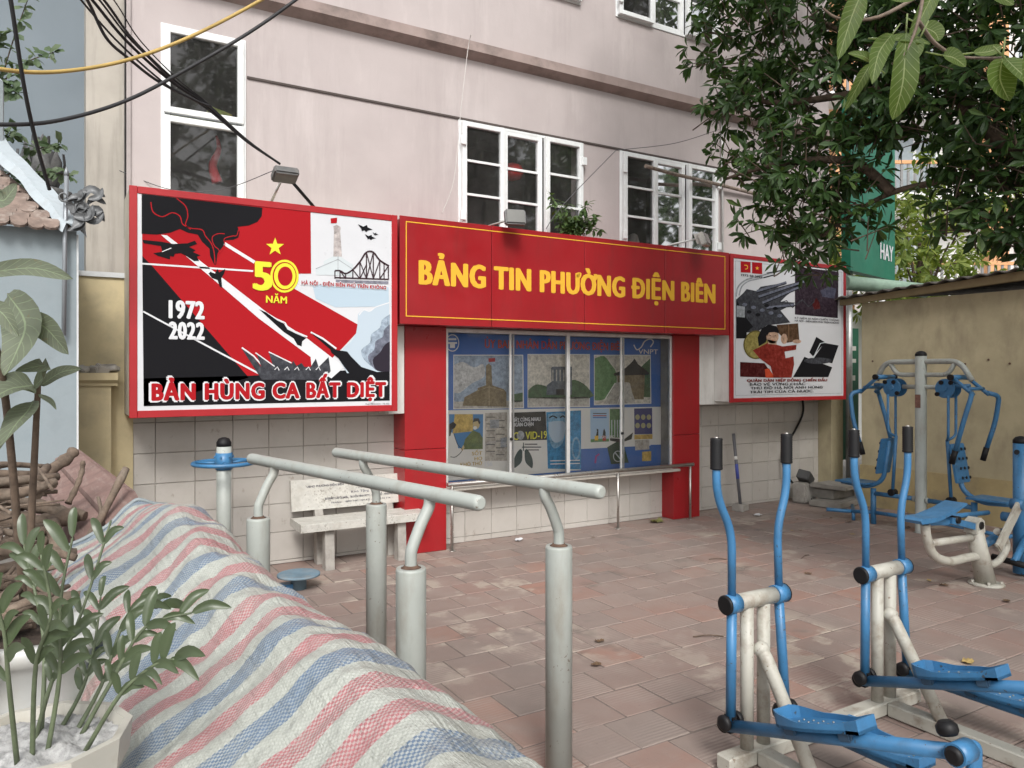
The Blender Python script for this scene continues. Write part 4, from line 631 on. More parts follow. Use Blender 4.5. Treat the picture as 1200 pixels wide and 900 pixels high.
WALL = M_wall()
TILE_A = M_tile_floor('paving_tile_a', True); TILE_B = M_tile_floor('paving_tile_b', False)
WTILE = M_walltile()
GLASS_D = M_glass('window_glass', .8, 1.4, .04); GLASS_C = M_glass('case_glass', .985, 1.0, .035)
GROUT = M_plain('joint_mortar', (.15, .122, .105), .95, var=.3, scale=9, bmp=.4)
WGROUT = M_plain('wall_joint', (.31, .288, .26), .9, var=.2)
CONC = M_plain('old_concrete', (.36, .34, .31), .9, var=.2, scale=5, bmp=.4, bscale=40, dirt=(.12, .11, .095), dscale=4, damt=.7)
GROUND = M_plain('far_ground', (.26, .25, .235), .92, var=.2, scale=.6, bmp=.2)
PVC = M_plain('white_window_frame', (.72, .74, .74), .4, var=.06, dirt=(.42, .40, .37), dscale=6, damt=.5)
RED = M_plain('red_sign_sheet', (.28, .010, .014), .36, var=.08, scale=2, dirt=(.20, .016, .016), dscale=2.5, damt=.7, stretch=(3, 3, .5), bmp=.12, bscale=3)
REDC = M_plain('red_column_sheet', (.30, .010, .014), .35, var=.08, scale=2, dirt=(.25, .02, .02), dscale=3, damt=.6, stretch=(3, 3, .5))
WSHEET = M_plain('white_sheet', (.66, .65, .62), .4, var=.05, dirt=(.42, .39, .35), dscale=4, damt=.5, stretch=(2, 2, .5))
BEIGE = M_plain('beige_edge', (.5, .46, .38), .6)
ALU = M_plain('aluminium_frame', (.62, .62, .61), .4, metal=.35, var=.08, dirt=(.3, .28, .25), dscale=8)
STEEL = M_plain('brushed_steel', (.5, .48, .45), .32, metal=.9, var=.1, dirt=(.25, .2, .16), dscale=12)
DARKM = M_plain('black_plastic', (.009, .009, .010), .55, var=.2, spec=.3)
LAMP = M_plain('floodlight_body', (.10, .10, .10), .5, var=.2, dirt=(.25, .22, .19), dscale=20)
YWALL = M_plain('yellow_limewash', (.42, .365, .235), .9, var=.13, scale=2.4, bmp=.5, bscale=18, dirt=(.26, .22, .15), dscale=3.2, damt=.7, stretch=(1.3, 1.3, .6))
BLUEW = M_plain('blue_grey_limewash', (.235, .275, .295), .9, var=.12, scale=3, bmp=.7, bscale=14, dirt=(.16, .20, .22), dscale=3, damt=.6)
FARBLUE = M_plain('slate_blue_render', (.17, .205, .23), .8, var=.1, scale=.6)
BEIGEW = M_plain('stained_beige_render', (.40, .37, .325), .9, var=.12, scale=2, bmp=.3, dirt=(.20, .185, .16), dscale=2.2, damt=.85, stretch=(3, 3, .25))
ROOFT = M_plain('old_clay_tile', (.20, .15, .125), .95, var=.3, scale=14, bmp=.6, bscale=35, dirt=(.42, .38, .34), dscale=8, damt=.8)
PLASTER = M_plain('white_plaster', (.56, .58, .59), .9, var=.1, scale=6, bmp=.5, dirt=(.3, .29, .27), dscale=6, damt=.6)
TIN = M_plain('silver_tin', (.13, .135, .14), .5, metal=.3, var=.25, scale=25)
BLUE = M_plain('blue_enamel', (.045, .17, .34), .4, var=.12, scale=7, dirt=(.04, .09, .15), dscale=9, damt=.55)
GREYP = M_plain('pale_grey_enamel', (.36, .385, .36), .45, var=.08, scale=5, dirt=(.25, .23, .19), dscale=7, damt=.65, stretch=(1.5, 1.5, .5))
CREAMP = M_plain('cream_enamel', (.42, .41, .36), .48, var=.1, scale=5, dirt=(.16, .11, .07), dscale=9, damt=.8)
RUST = M_plain('rust', (.11, .065, .045), .9, var=.4, scale=30, bmp=.4)
BENCH = M_plain('bench_terrazzo', (.50, .49, .45), .6, var=.1, scale=20, dirt=(.33, .3, .25), dscale=8, damt=.6)
BARK = M_plain('bark', (.10, .07, .05), .95, var=.35, scale=22, bmp=.9, bscale=60)
DRYWOOD = M_plain('dry_wood', (.135, .10, .075), .95, var=.35, scale=30, bmp=.8, bscale=70, dirt=(.24, .20, .16), dscale=12, damt=.7)
POTW = M_plain('white_plastic_pot', (.45, .435, .385), .5, var=.08, scale=6, dirt=(.27, .22, .15), dscale=6, damt=.7)
SOIL = M_plain('dark_soil', (.045, .032, .024), 1., var=.5, scale=40, bmp=1., bscale=80)
ASH = M_plain('ash_grit', (.36, .36, .355), 1., var=.35, scale=60, bmp=1., bscale=90, dirt=(.2, .19, .18), dscale=30)
COPING = M_plain('faded_pink_board', (.20, .125, .108), .85, var=.2, scale=8, bmp=.3, dirt=(.29, .22, .195), dscale=7, damt=.85, stretch=(7, .8, 5))
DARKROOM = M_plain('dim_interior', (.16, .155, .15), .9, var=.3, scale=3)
LEAF_T = M_leaf('tree_leaf', [(0, (.022, .05, .012)), (.5, (.035, .075, .02)), (.85, (.05, .10, .025)), (1, (.085, .14, .035))], .45, .3)
LEAF_FAR = M_leaf('far_tree_leaf', [(0, (.10, .15, .03)), (.5, (.17, .22, .05)), (1, (.26, .30, .07))], .6, .4)
LEAF_ZZ = M_leaf('zz_leaf', [(0, (.03, .05, .022)), (.45, (.055, .08, .038)), (.8, (.09, .115, .065)), (1, (.13, .17, .04))], .34, .2, spec=.5)
LEAF_RUB = M_leaf('dusty_leaf', [(0, (.085, .10, .07)), (.6, (.13, .15, .105)), (1, (.11, .14, .08))], .6, .15, vein=True)
LEAF_HANG = M_leaf('backlit_leaf', [(0, (.06, .10, .018)), (.6, (.09, .14, .03)), (1, (.16, .19, .09))], .5, .5, vein=True)
LEAF_SHRUB = M_leaf('shrub_leaf', [(0, (.045, .085, .025)), (1, (.10, .16, .05))], .5, .25)
STEMG = M_plain('green_stem', (.10, .125, .07), .6, var=.3, scale=30)

def chips(m, col=(.10,.06,.04), scale=38, lo=.69, hi=.71, amt=.9):
    nt = m.node_tree; b = nt.nodes['Principled BSDF']; src = b.inputs['Base Color'].links[0].from_socket
    n1 = noise(nt, scale, 4, .7); n2 = noise(nt, 3.0, 2)
    ad = nd(nt, 'ShaderNodeMath', operation='MULTIPLY_ADD'); nt.links.new(n2, ad.inputs[0]); ad.inputs[1].default_value = .35; nt.links.new(n1, ad.inputs[2])
    f = ramp(nt, ad.outputs[0], [(lo+.13, 0), (hi+.13, amt)]); c = mix(nt, f, src, col); nt.links.new(c, b.inputs['Base Color'])
chips(BLUE, (.05,.055,.06)); chips(CREAMP, (.15,.095,.06), 34, .70, .74, .8); chips(GREYP, (.16,.13,.10), 45, .72, .74); chips(BENCH, (.2,.18,.15), 60)

# ================================================================== ground
g = MB(); g.add([(-600,-600,-.03),(600,-600,-.03),(600,600,-.03),(-600,600,-.03)], [(0,1,2,3)])
g.build('ground', GROUND, kind='structure', org=(0,0,0))
g = MB(); g.box(-3, 9.0, -3.5, 7.1, -.0295, -.004)
pave = g.build('pavement', GROUT, kind='structure', org=(0,0,0))
PX, PY = .304, .2845
def cam_px(x, y, z=0):
    A = R(31.2); d = x*math.sin(A)+y*math.cos(A); a = x*math.cos(A)-y*math.sin(A)
    return (.5+.751*a/d, d) if d > .1 else (9, -1)
tiles = []
rt = random.Random(3)
for j in range(-12, 15):
    y = 2.675 + j*PY
    if y > 6.9 or y < -1.5: continue
    for i in range(-6, 30):
        x = 2.31 + i*PX + (.5*PX if j % 2 else 0) - 2*PX
        if x < .35 or x+PX > 9.0: continue
        u, d = cam_px(x+PX/2, y+PY/2)
        vis = 0 < u < 1.02 and d > 2.75 and not (x < .95 and y < 4.6)
        tiles.append((0 if vis else 1, d if d > 0 else 99, x, y))
tiles.sort()
def tile_proto(w, d, z=.0, t=.024, b=.004):
    m = MB(); m.v = []; 
    vs = [(0,0,-t),(w,0,-t),(w,d,-t),(0,d,-t),(0,0,-b),(w,0,-b),(w,d,-b),(0,d,-b),(b,b,0),(w-b,b,0),(w-b,d-b,0),(b,d-b,0)]
    fs = [(0,1,5,4),(1,2,6,5),(2,3,7,6),(3,0,4,7),(4,5,9,8),(5,6,10,9),(6,7,11,10),(7,4,8,11),(8,9,10,11)]
    return vs, fs
TV, TF = tile_proto(PX-.007, PY-.007, b=.005)
tm = bpy.data.meshes.new('paving_tile'); tm.from_pydata([(v[0]-PX/2, v[1]-PY/2, v[2]) for v in TV], [], TF); tm.materials.append(TILE_A)
rest = MB(); rest.attr = []
for k, (h, d, x, y) in enumerate(tiles):
    dz = rt.uniform(-.0025, .0025); rx, ry = rt.gauss(0, .0045), rt.gauss(0, .0045); rz = rt.gauss(0, .004)
    if k < 300 and h == 0:
        o = bpy.data.objects.new('paving_tile', tm); COL.objects.link(o); o.parent = pave
        o.location = (x+PX/2, y+PY/2, dz); o.rotation_euler = (rx, ry, rz)
    else:
        rest.add([(x+v[0], y+v[1], v[2]+dz+rx*(v[1]-PY/2)-ry*(v[0]-PX/2)) for v in TV], TF); rest.attr += [rt.random()]*len(TF)
rest.build('paving_tile', TILE_B, pave, kind='stuff')

# ================================================================== main building
bld = thing('apartment_building', 'pink rendered building with white windows behind the red sign', 'building', (5, 7, 0))
FX0, FX1, FY = .57, 9.42, 6.95
openings = [(.81, 1.49, 3.08, 4.60), (3.57, 5.12, 3.10, 4.27), (5.66, 7.21, 3.10, 4.27), (5.6, 7.21, 5.8, 7.0), (3.55, 5.1, 5.8, 7.0)]
xs = sorted({FX0, FX1} | {v for o in openings for v in o[:2]}); zs = sorted({0, 9.0} | {v for o in openings for v in o[2:]})
m = MB()
for i in range(len(xs)-1):
    for j in range(len(zs)-1):
        cx, cz = (xs[i]+xs[i+1])/2, (zs[j]+zs[j+1])/2
        if any(a < cx < b and c < cz < d for a, b, c, d in openings): continue
        m.add([(xs[i],FY,zs[j]),(xs[i+1],FY,zs[j]),(xs[i+1],FY,zs[j+1]),(xs[i],FY,zs[j+1])], [(0,1,2,3)])
for a, b, c, d in openings:
    for q in ([(a,c),(a,d)],[(b,c),(b,d)],[(a,c),(b,c)],[(a,d),(b,d)]):
        (x0,z0),(x1,z1) = q
        m.add([(x0,FY,z0),(x1,FY,z1),(x1,FY+.2,z1),(x0,FY+.2,z0)], [(0,1,2,3)])
m.add([(FX1,FY,0),(FX1,FY+6,0),(FX1,FY+6,9),(FX1,FY,9)],[(0,1,2,3)])
m.add([(FX0,FY,0),(FX0,FY+6,0),(FX0,FY+6,9),(FX0,FY,9)],[(0,1,2,3)])
m.add([(FX0,FY,9),(FX1,FY,9),(FX1,FY+6,9),(FX0,FY+6,9)],[(0,1,2,3)])
m.build('facade', WALL, bld)
m = MB()
m.prism([(6.955,4.90),(6.955,5.05),(6.84,5.05),(6.84,4.955)], 'x', .56, FX1+.02)
m.build('cornice', M_plain('dirty_cornice', (.30, .235, .215), .9, var=.15, scale=4, dirt=(.12, .10, .09), dscale=3, damt=.85, stretch=(1, 1, 1)), bld)
m = MB(); m.box(1.5, FX1+.01, 6.936, 6.952, 4.272, 4.292); m.build('groove_shade', M_plain('painted_groove_shade', (.07, .055, .05), .9), bld)  # raised dark strip painted in for the shade of a wall groove
m = MB(); m.box(.555, .585, 6.93, 6.951, 2.4, 9.0); m.build('corner_strip', M_plain('corner_render', (.36, .32, .31), .9), bld)
m = MB(); m.box(.28, .57, 7.25, 7.6, 0, 9.0); m.build('side_wall', BEIGEW, bld)
m = MB(); m.tube([(7.29, 6.91, 3.1), (7.27, 6.91, 5.15)], .014, 8); m.build('conduit', ALU, bld)
def casement(win, x0, x1, z0, z1, y, rows, fw=.052, hinge=None):
    """one opening leaf: frame, bars and panes"""
    f = MB()
    f.bbox(x0, x0+fw, y-.03, y+.03, z0, z1); f.bbox(x1-fw, x1, y-.03, y+.03, z0, z1)
    f.bbox(x0+fw-.001, x1-fw+.001, y-.029, y+.029, z0+.001, z0+fw); f.bbox(x0+fw-.001, x1-fw+.001, y-.029, y+.029, z1-fw, z1-.001)
    f.build('sash', PVC, win)
    hh = (z1-z0-2*fw)/rows
    for r in range(1, rows):
        b_ = MB(); b_.box(x0+fw-.002, x1-fw+.002, y-.018, y+.018, z0+fw+r*hh-.012, z0+fw+r*hh+.012); b_.build('glazing_bar', PVC, win)
    for r in range(rows):
        p = MB(); a, c = x0+fw-.003, x1-fw+.003; za, zb = z0+fw+r*hh+.008, z0+fw+(r+1)*hh-.008
        p.add([(a,y+random.uniform(-.003,.003),za),(c,y+random.uniform(-.003,.003),za),(c,y+random.uniform(-.003,.003),zb),(a,y+random.uniform(-.003,.003),zb)], [(0,1,2,3)])
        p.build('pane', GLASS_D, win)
    if hinge is not None:
        for hz in (z1-.25, z0+.12):
            hm = MB(); hm.bbox(hinge-.03, hinge+.03, y-.055, y-.028, hz, hz+.09); hm.build('hinge', PVC, win)
def room(win, a, b, c, d):
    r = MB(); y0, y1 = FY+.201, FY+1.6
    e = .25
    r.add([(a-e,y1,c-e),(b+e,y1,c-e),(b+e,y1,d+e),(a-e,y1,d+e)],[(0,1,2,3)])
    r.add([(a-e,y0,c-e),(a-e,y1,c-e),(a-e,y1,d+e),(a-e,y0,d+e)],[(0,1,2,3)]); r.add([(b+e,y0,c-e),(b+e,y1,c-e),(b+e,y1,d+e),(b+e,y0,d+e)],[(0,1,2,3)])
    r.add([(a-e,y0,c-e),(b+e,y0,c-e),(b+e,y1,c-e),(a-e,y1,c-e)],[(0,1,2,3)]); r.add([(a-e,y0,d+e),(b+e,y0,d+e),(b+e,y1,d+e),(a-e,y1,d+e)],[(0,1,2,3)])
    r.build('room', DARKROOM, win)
def window(a, b, c, d, leaves, label, rows=3):
    f = MB(); w = .03; y0, y1 = FY-.012, FY+.07
    f.bbox(a, a+w, y0, y1, c, d, .003); f.bbox(b-w, b, y0, y1, c, d, .003); f.bbox(a+w-.001, b-w+.001, y0+.001, y1-.001, d-w, d-.001, .003); f.bbox(a+w-.001, b-w+.001, y0+.001, y1-.001, c+.001, c+w, .003)
    win = f.build('window', PVC, bld, label=label)
    room(win, a, b, c, d)
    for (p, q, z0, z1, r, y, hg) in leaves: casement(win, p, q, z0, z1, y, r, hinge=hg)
    return win
w1 = window(*openings[0], [(.83, 1.47, 3.86, 4.58, 1, FY-.0, None), (.83, 1.47, 3.09, 3.84, 1, FY-.0, None)], 'narrow two-light window above the left billboard')
for (a, b, c, d), lab in ((openings[1], 'three-leaf window above the red sign, nearer the left billboard'), (openings[2], 'three-leaf window above the right end of the red sign'), (openings[3], 'upper storey window at the top of the photo by the tree'), (openings[4], 'upper storey window cut off at the top edge')):
    t = (b-a-.06)/3
    window(a, b, c, d, [(a+.02, a+.02+t, c+.02, d-.02, 3, FY-.035, a+.02), (a+.035+t, a+.025+2*t, c+.02, d-.02, 3, FY+.02, None), (b-.02-t, b-.02, c+.02, d-.02, 3, FY-.035, b-.02)], lab)
# things seen inside the windows
def inside(name, mb, mat, label, cat): return mb.build(name, mat, label=label, cat=cat)
m = MB(); m.lathe([(.02,-.1),(.10,-.07),(.14,0),(.10,.07),(.02,.1)], (4.42, 7.3, 3.93), 16); inside('paper_lantern', m, M_plain('lantern_red', (.5, .02, .02), .5), 'round red paper lantern behind the three-leaf window glass', 'lantern')
m = MB(); m.tube(cat_rom([(1.30,7.25,3.82),(1.32,7.24,3.7),(1.27,7.25,3.55),(1.31,7.25,3.4)]), [.01,.05], 8); inside('red_cloth', m, M_plain('cloth_red', (.35, .03, .04), .8), 'red cloth hanging inside the narrow left window', 'cloth')
m = MB(); m.lathe([(.03,0),(.06,.02),(.075,.12),(.05,.2),(.02,.22)], (5.95, 7.05, 3.13), 12); inside('white_vase', m, WSHEET, 'white pot on the sill of the right three-leaf window', 'pot')
m = MB(); m.box(.9, 1.4, 7.06, 7.12, 3.90, 3.94); m.obox((1.3,7.1,3.97),(.2,.1,.05),(0,.2,.1),.01); inside('folded_blanket', m, M_plain('lime_cloth', (.4, .5, .12), .8, var=.4, scale=14, dirt=(.6,.2,.1), dscale=9), 'lime and orange cloth lying inside the upper narrow window', 'cloth')

# lower wall clad in ceramic tiles, one mesh per tile
WT_W, WT_H = .305, .252
def clad(x0, x1, z0, z1, y, name):
    m = MB(); m.box(x0, x1, y, FY-.001, z0, z1); part = m.build(name, WGROUT, bld)
    me = bpy.data.meshes.new('wall_tile')
    n_x = int(math.ceil((x1-x0)/WT_W)); n_z = int(math.ceil((z1-z0)/WT_H))
    cache = {}
    for i in range(n_x):
        for j in range(n_z):
            a, b = x0+i*WT_W, min(x1, x0+(i+1)*WT_W); zb, za = z1-j*WT_H, max(z0, z1-(j+1)*WT_H)
            w, h = round(b-a-.003, 4), round(zb-za-.003, 4)
            if w < .02 or h < .02: continue
            if (w, h) not in cache:
                q = MB(); bv = .003
                q.v = []; vs = [(0,0,0),(w,0,0),(w,0,h),(0,0,h),(bv,-.009,bv),(w-bv,-.009,bv),(w-bv,-.009,h-bv),(bv,-.009,h-bv)]
                me = bpy.data.meshes.new('wall_tile'); me.from_pydata(vs, [], [(4,5,6,7),(0,1,5,4),(1,2,6,5),(2,3,7,6),(3,0,4,7)]); me.materials.append(WTILE); cache[(w, h)] = me
            o = bpy.data.objects.new('wall_tile', cache[(w, h)]); COL.objects.link(o); o.parent = part
            o.location = (a+.002-5, y+random.uniform(-.0012, .0012)-7, za+.002)
            o.rotation_euler = (random.gauss(0, .003), 0, random.gauss(0, .003))
clad(.46, 2.87, 0, 2.3, 6.93, 'tiled_wall')
clad(3.29, 6.23, 0, .56, 6.86, 'tiled_wall')
clad(6.62, 9.16, 0, 2.3, 6.93, 'tiled_wall')

# ================================================================== notice board: fascia, columns, case
INK = dict(red=(.36,.013,.018), black=(.012,.012,.014), white=(.64,.65,.67), yellow=(.68,.66,.05), gold=(.75,.45,.05), paleblue=(.42,.52,.60), towergrey=(.42,.38,.37), palegrey=(.55,.60,.62), midgrey=(.30,.32,.34), bridge=(.05,.03,.035), bridgelow=(.2,.2,.24), plume1=(.45,.53,.60), plume2=(.28,.34,.41), plume3=(.13,.14,.18), plume4=(.03,.025,.035), darkgrey=(.045,.047,.055), night=(.03,.02,.028), nightred=(.07,.012,.012), nightblue=(.06,.06,.09), olive=(.26,.22,.07), oliveedge=(.12,.10,.03), brown=(.08,.045,.025), brownlight=(.17,.10,.055), maroon=(.20,.025,.018), skin=(.42,.28,.20), orangered=(.5,.07,.03), boardblue=(.045,.14,.42), paper=(.72,.71,.66), sky1=(.30,.37,.45), sky2=(.52,.52,.50), stoneg=(.45,.43,.38), towerbr=(.20,.155,.085), towerlt=(.30,.24,.14), leafdark=(.05,.11,.045), leafmid=(.10,.22,.08), pale=(.58,.55,.47), hall=(.11,.13,.15), posterblue=(.05,.20,.42), ochre=(.52,.36,.09), uniform=(.09,.13,.03), skinyellow=(.5,.40,.20), newsprint=(.42,.39,.34), newsdark=(.10,.095,.09), ink=(.02,.022,.022), lung=(.03,.06,.055), maskblue=(.03,.22,.42), masklight=(.18,.36,.50), skylight=(.40,.55,.70), darkgreen=(.012,.05,.025), navy=(.05,.05,.17), coin=(.38,.36,.20), magenta=(.35,.05,.25))
def ink(k): return M_flat(k, INK[k])
def print_art(art, parent, y, step=.0006, zmin=None):
    org = ORG[parent.name]
    for n, c, l, poly in art:
        me = bpy.data.meshes.new(n)
        yy = y - .0012 - l*step
        pts = [Vector((x, yy, max(z, zmin) if zmin else z)) - org for x, z in poly]
        me.from_pydata(pts, [], [tuple(range(len(pts)))]); me.materials.append(ink(c))
        o = bpy.data.objects.new(n, me); COL.objects.link(o); o.parent = parent; ORG[o.name] = org

# --- red fascia
fas = thing('fascia_sign', 'long red fascia sign with yellow Vietnamese capitals', 'sign', (4.76, 6.6, 2.14))
m = MB(); m.box(2.74, 6.84, 6.42, 6.92, 2.142, 3.10); m.build('sign_box', RED, fas)
for i, (a, b) in enumerate(((2.705, 3.645), (3.652, 4.748), (4.755, 5.852), (5.859, 6.855))):
    m = MB(); m.bbox(a, b, 6.40, 6.419, 2.14, 3.11, .002); m.build('panel', RED, fas)
m = MB()
for a, b, c, d in ((2.76, 6.79, 3.055, 3.064), (2.76, 6.79, 2.207, 2.216), (2.76, 2.769, 2.216, 3.055), (6.781, 6.79, 2.216, 3.055)): m.box(a, b, 6.3975, 6.3995, c, d)
GOLD = M_flat('sign_gold', (.70, .40, .045)); m.build('border_line', GOLD, fas)
lettering('lettering', 'BẢNG TIN PHƯỜNG ĐIỆN BIÊN', 2.885, 6.63, 2.503, .222, 6.3985, GOLD, fas, .072, .022, None, 1.13)
# --- columns, apron, case
nb = thing('notice_case', 'glazed notice case between two red columns under the fascia', 'display case', (4.76, 6.75, 0))
for a, b in ((2.86, 3.29), (6.22, 6.63)):
    for z0, z1 in ((0, .976), (.98, 2.139)):
        m = MB(); m.bbox(a, b, 6.65, 6.925, z0, z1, .003); m.build('column', REDC, nb)
for a, b in ((2.70, 2.858), (6.632, 6.88), (6.884, 7.14)):
    m = MB(); m.bbox(a, b, 6.66, 6.90, 1.32, 2.138, .003); m.build('white_panel', WSHEET, nb)
m = MB(); m.box(3.29, 6.22, 6.853, 6.90, .56, 2.138); m.build('back_panel', M_flat('board_back', (.03, .07, .2)), nb)
m = MB(); m.box(3.292, 3.31, 6.72, 6.852, .60, 2.138); m.box(6.20, 6.218, 6.72, 6.852, .60, 2.138); m.build('case_side', CONC, nb)
m = MB(); m.box(3.291, 6.219, 6.70, 6.852, 2.10, 2.1375); m.build('case_head', WSHEET, nb)
sill = MB(); sill.bbox(3.22, 6.28, 6.60, 6.856, .562, .592, .004); sill.build('sill', M_plain('sill_board', (.5, .47, .42), .7, dirt=(.2, .17, .14), dscale=6, damt=.8), nb)
fr = MB()
for a, b in ((3.292, 3.322), (6.185, 6.217), (4.725, 4.765)): fr.bbox(a, b, 6.672, 6.712, .594, 2.13, .003)
fr.bbox(3.323, 6.184, 6.673, 6.711, 2.095, 2.128, .003); fr.bbox(3.323, 6.184, 6.673, 6.711, .595, .625, .003)
fr.build('frame', ALU, nb)
for a, b in ((4.02, 4.04), (5.46, 5.48)):
    m = MB(); m.bbox(a, b, 6.678, 6.70, .624, 2.097, .002); m.bbox(a+.045, a+.06, 6.69, 6.706, .624, 2.097, .002); m.build('pane_stile', ALU, nb)
for a, b, y in ((3.323, 4.075, 6.695), (4.02, 4.724, 6.685), (4.766, 5.515, 6.695), (5.46, 6.184, 6.685)):
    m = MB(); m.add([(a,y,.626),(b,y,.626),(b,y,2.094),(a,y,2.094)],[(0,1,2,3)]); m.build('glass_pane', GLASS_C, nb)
for x in (4.03, 5.47):
    m = MB(); m.lathe([(.012, 0), (.016, .006), (.016, .02), (.01, .024)], (x, 6.678, 1.03), 10, axis=(0,-1,0)); m.build('lock', DARKM, nb)
bd = MB(); bd.box(3.315, 6.195, 6.8495, 6.8525, .60, 2.09)
board = bd.build('blue_board', ink('boardblue'), nb)
print_art([a for a in ART_C if a[0] != 'blue_board'], board, 6.8485, .0005, .63)
PAP = ink('paper')
def ct(txt, x0, x1, z, cap, col, off=.02): lettering('lettering', txt, x0, x1, z, cap, 6.843, ink(col), board, off)
ct('ỦY BAN NHÂN DÂN PHƯỜNG ĐIỆN BIÊN', 3.82, 5.64, 1.955, .085, 'orangered', .03)
ct('VNPT', 5.85, 6.15, 1.92, .055, 'paper', .01); ct('SỐT', 3.67, 3.79, .868, .035, 'ochre'); ct('HO', 3.70, 3.79, .815, .035, 'ochre'); ct('KHÓ THỞ', 3.54, 3.79, .765, .035, 'ochre')
ct('HÃY CÙNG NHAU', 4.15, 4.50, 1.19, .04, 'white', .03); ct('NGĂN CHẶN', 4.15, 4.41, 1.14, .04, 'white', .03); ct('C', 4.16, 4.22, 1.0, .08, 'yellow', .02); ct('VID-19', 4.31, 4.58, 1.0, .08, 'yellow', .02); ct('156', 3.82, 3.91, .745, .05, 'white', .03)
ct('MÁY CÙNG', 5.30, 5.50, .965, .03, 'paper', .02)
# --- handrail
hr = thing('handrail', 'slim steel handrail in front of the notice case', 'handrail', (4.85, 6.57, 0))
m = MB(); m.tube([(3.26, 6.57, .635), (6.45, 6.57, .635)], .021, 12); m.build('rail', STEEL, hr)
for x in (3.31, 5.33, 6.40):
    m = MB(); m.tube([(x, 6.57, -.002), (x, 6.57, .62)], .014, 10); m.lathe([(.035, 0), (.035, .006)], (x, 6.57, 0), 14); m.build('post', STEEL, hr)

# --- left billboard
lb = thing('billboard', 'large red-framed poster panel with planes, missiles and white 1972 2022', 'billboard', (1.6, 6.5, 1.36))
m = MB(); m.box(.535, 2.675, 6.425, 6.90, 1.375, 3.09); m.build('box', BEIGE, lb)
m = MB()
for a, b, c, d in ((.53, .585, 1.36, 3.105), (2.625, 2.68, 1.36, 3.105), (.586, 2.624, 1.361, 1.415), (.586, 2.624, 3.05, 3.104)): m.bbox(a, b, 6.395, 6.424, c, d, .003)
m.build('frame', M_plain('red_frame', (.36, .013, .018), .4, var=.06), lb)
m = MB(); m.box(.584, 2.626, 6.402, 6.4235, 1.414, 3.051); sheet = m.build('poster_sheet', M_plain('poster_white', (.60, .61, .635), .35, var=.02), lb)
print_art(ART_L, sheet, 6.4018)
def lt(txt, x0, x1, z, cap, col, off, y=6.3945, by=None, sp=None): lettering('lettering', txt, x0, x1, z, cap, y, ink(col), sheet, off, by, None, sp)
lt('1972', .80, 1.06, 2.118, .14, 'white', .065); lt('2022', .80, 1.06, 1.958, .135, 'white', .065)
lt('BẢN HÙNG CA BẤT DIỆT', .662, 2.588, 1.474, .160, 'white', .112, 6.3955, .095, 1.14); lt('BẢN HÙNG CA BẤT DIỆT', .68, 2.57, 1.487, .134, 'red', .068, 6.3945, .045, 1.14)
lt('5', 1.425, 1.585, 2.37, .235, 'yellow', .055); lt('NĂM', 1.53, 1.70, 2.272, .058, 'yellow', .035)
lt('HÀ NỘI - ĐIỆN BIÊN PHỦ TRÊN KHÔNG', 1.815, 2.575, 2.433, .042, 'white', .08, 6.3955, .08, 1.05); lt('HÀ NỘI - ĐIỆN BIÊN PHỦ TRÊN KHÔNG', 1.82, 2.57, 2.438, .032, 'red', .035, 6.3945, .02, 1.05)
lt('Phạm Đình Định - Hà Nội', 2.38, 2.60, 1.422, .013, 'black', .0)
# --- right billboard
rb = thing('billboard', 'red-framed poster of a woman carrying a crate, half shaded by the tree', 'billboard', (7.95, 6.5, 1.35))
m = MB(); m.box(6.885, 9.02, 6.425, 6.90, 1.36, 3.09); m.build('box', WSHEET, rb)
m = MB()
for a, b, c, d in ((6.875, 6.93, 1.35, 3.105), (8.98, 9.03, 1.35, 3.105), (6.931, 8.979, 1.351, 1.40), (6.931, 8.979, 3.055, 3.104)): m.bbox(a, b, 6.395, 6.424, c, d, .003)
m.build('frame', MATS['red_frame'], rb)
m = MB(); m.box(6.929, 8.981, 6.402, 6.4235, 1.399, 3.056); sh2 = m.build('poster_sheet', M_plain('poster_white', (.7, .7, .7)), rb)
print_art(ART_R, sh2, 6.4018)
def rt_(txt, x0, x1, z, cap, col, off, y=6.396): lettering('lettering', txt, x0, x1, z, cap, y, ink(col), sh2, off)
rt_('QUÂN DÂN HIỆP ĐỒNG CHIẾN ĐẤU', 7.15, 8.64, 1.592, .032, 'maroon', .06); rt_('BẢO VỆ VỮNG CHẮC', 7.20, 8.21, 1.547, .030, 'black', .02); rt_('THỦ ĐÔ HÀ NỘI ANH HÙNG', 7.21, 8.55, 1.503, .030, 'black', .02); rt_('TRÁI TIM CỦA CẢ NƯỚC.', 7.20, 8.37, 1.455, .030, 'black', .02)
rt_('KỶ NIỆM 50 NĂM CHIẾN THẮNG', 8.01, 8.88, 2.378, .022, 'black', .01); rt_('HÀ NỘI - ĐIỆN BIÊN PHỦ TRÊN KHÔNG', 8.01, 8.88, 2.343, .022, 'black', .01); rt_('1972 50 2022', 7.05, 7.42, 2.85, .025, 'black', .03)
m = MB()
for a, b, c, d in ((6.96, 8.95, 3.022, 3.026), (6.96, 8.95, 1.432, 1.436), (6.96, 6.964, 1.436, 3.022), (8.946, 8.95, 1.436, 3.022)): m.box(a, b, 6.4002, 6.4015, c, d)
m.build('border_line', ink('midgrey'), sh2)

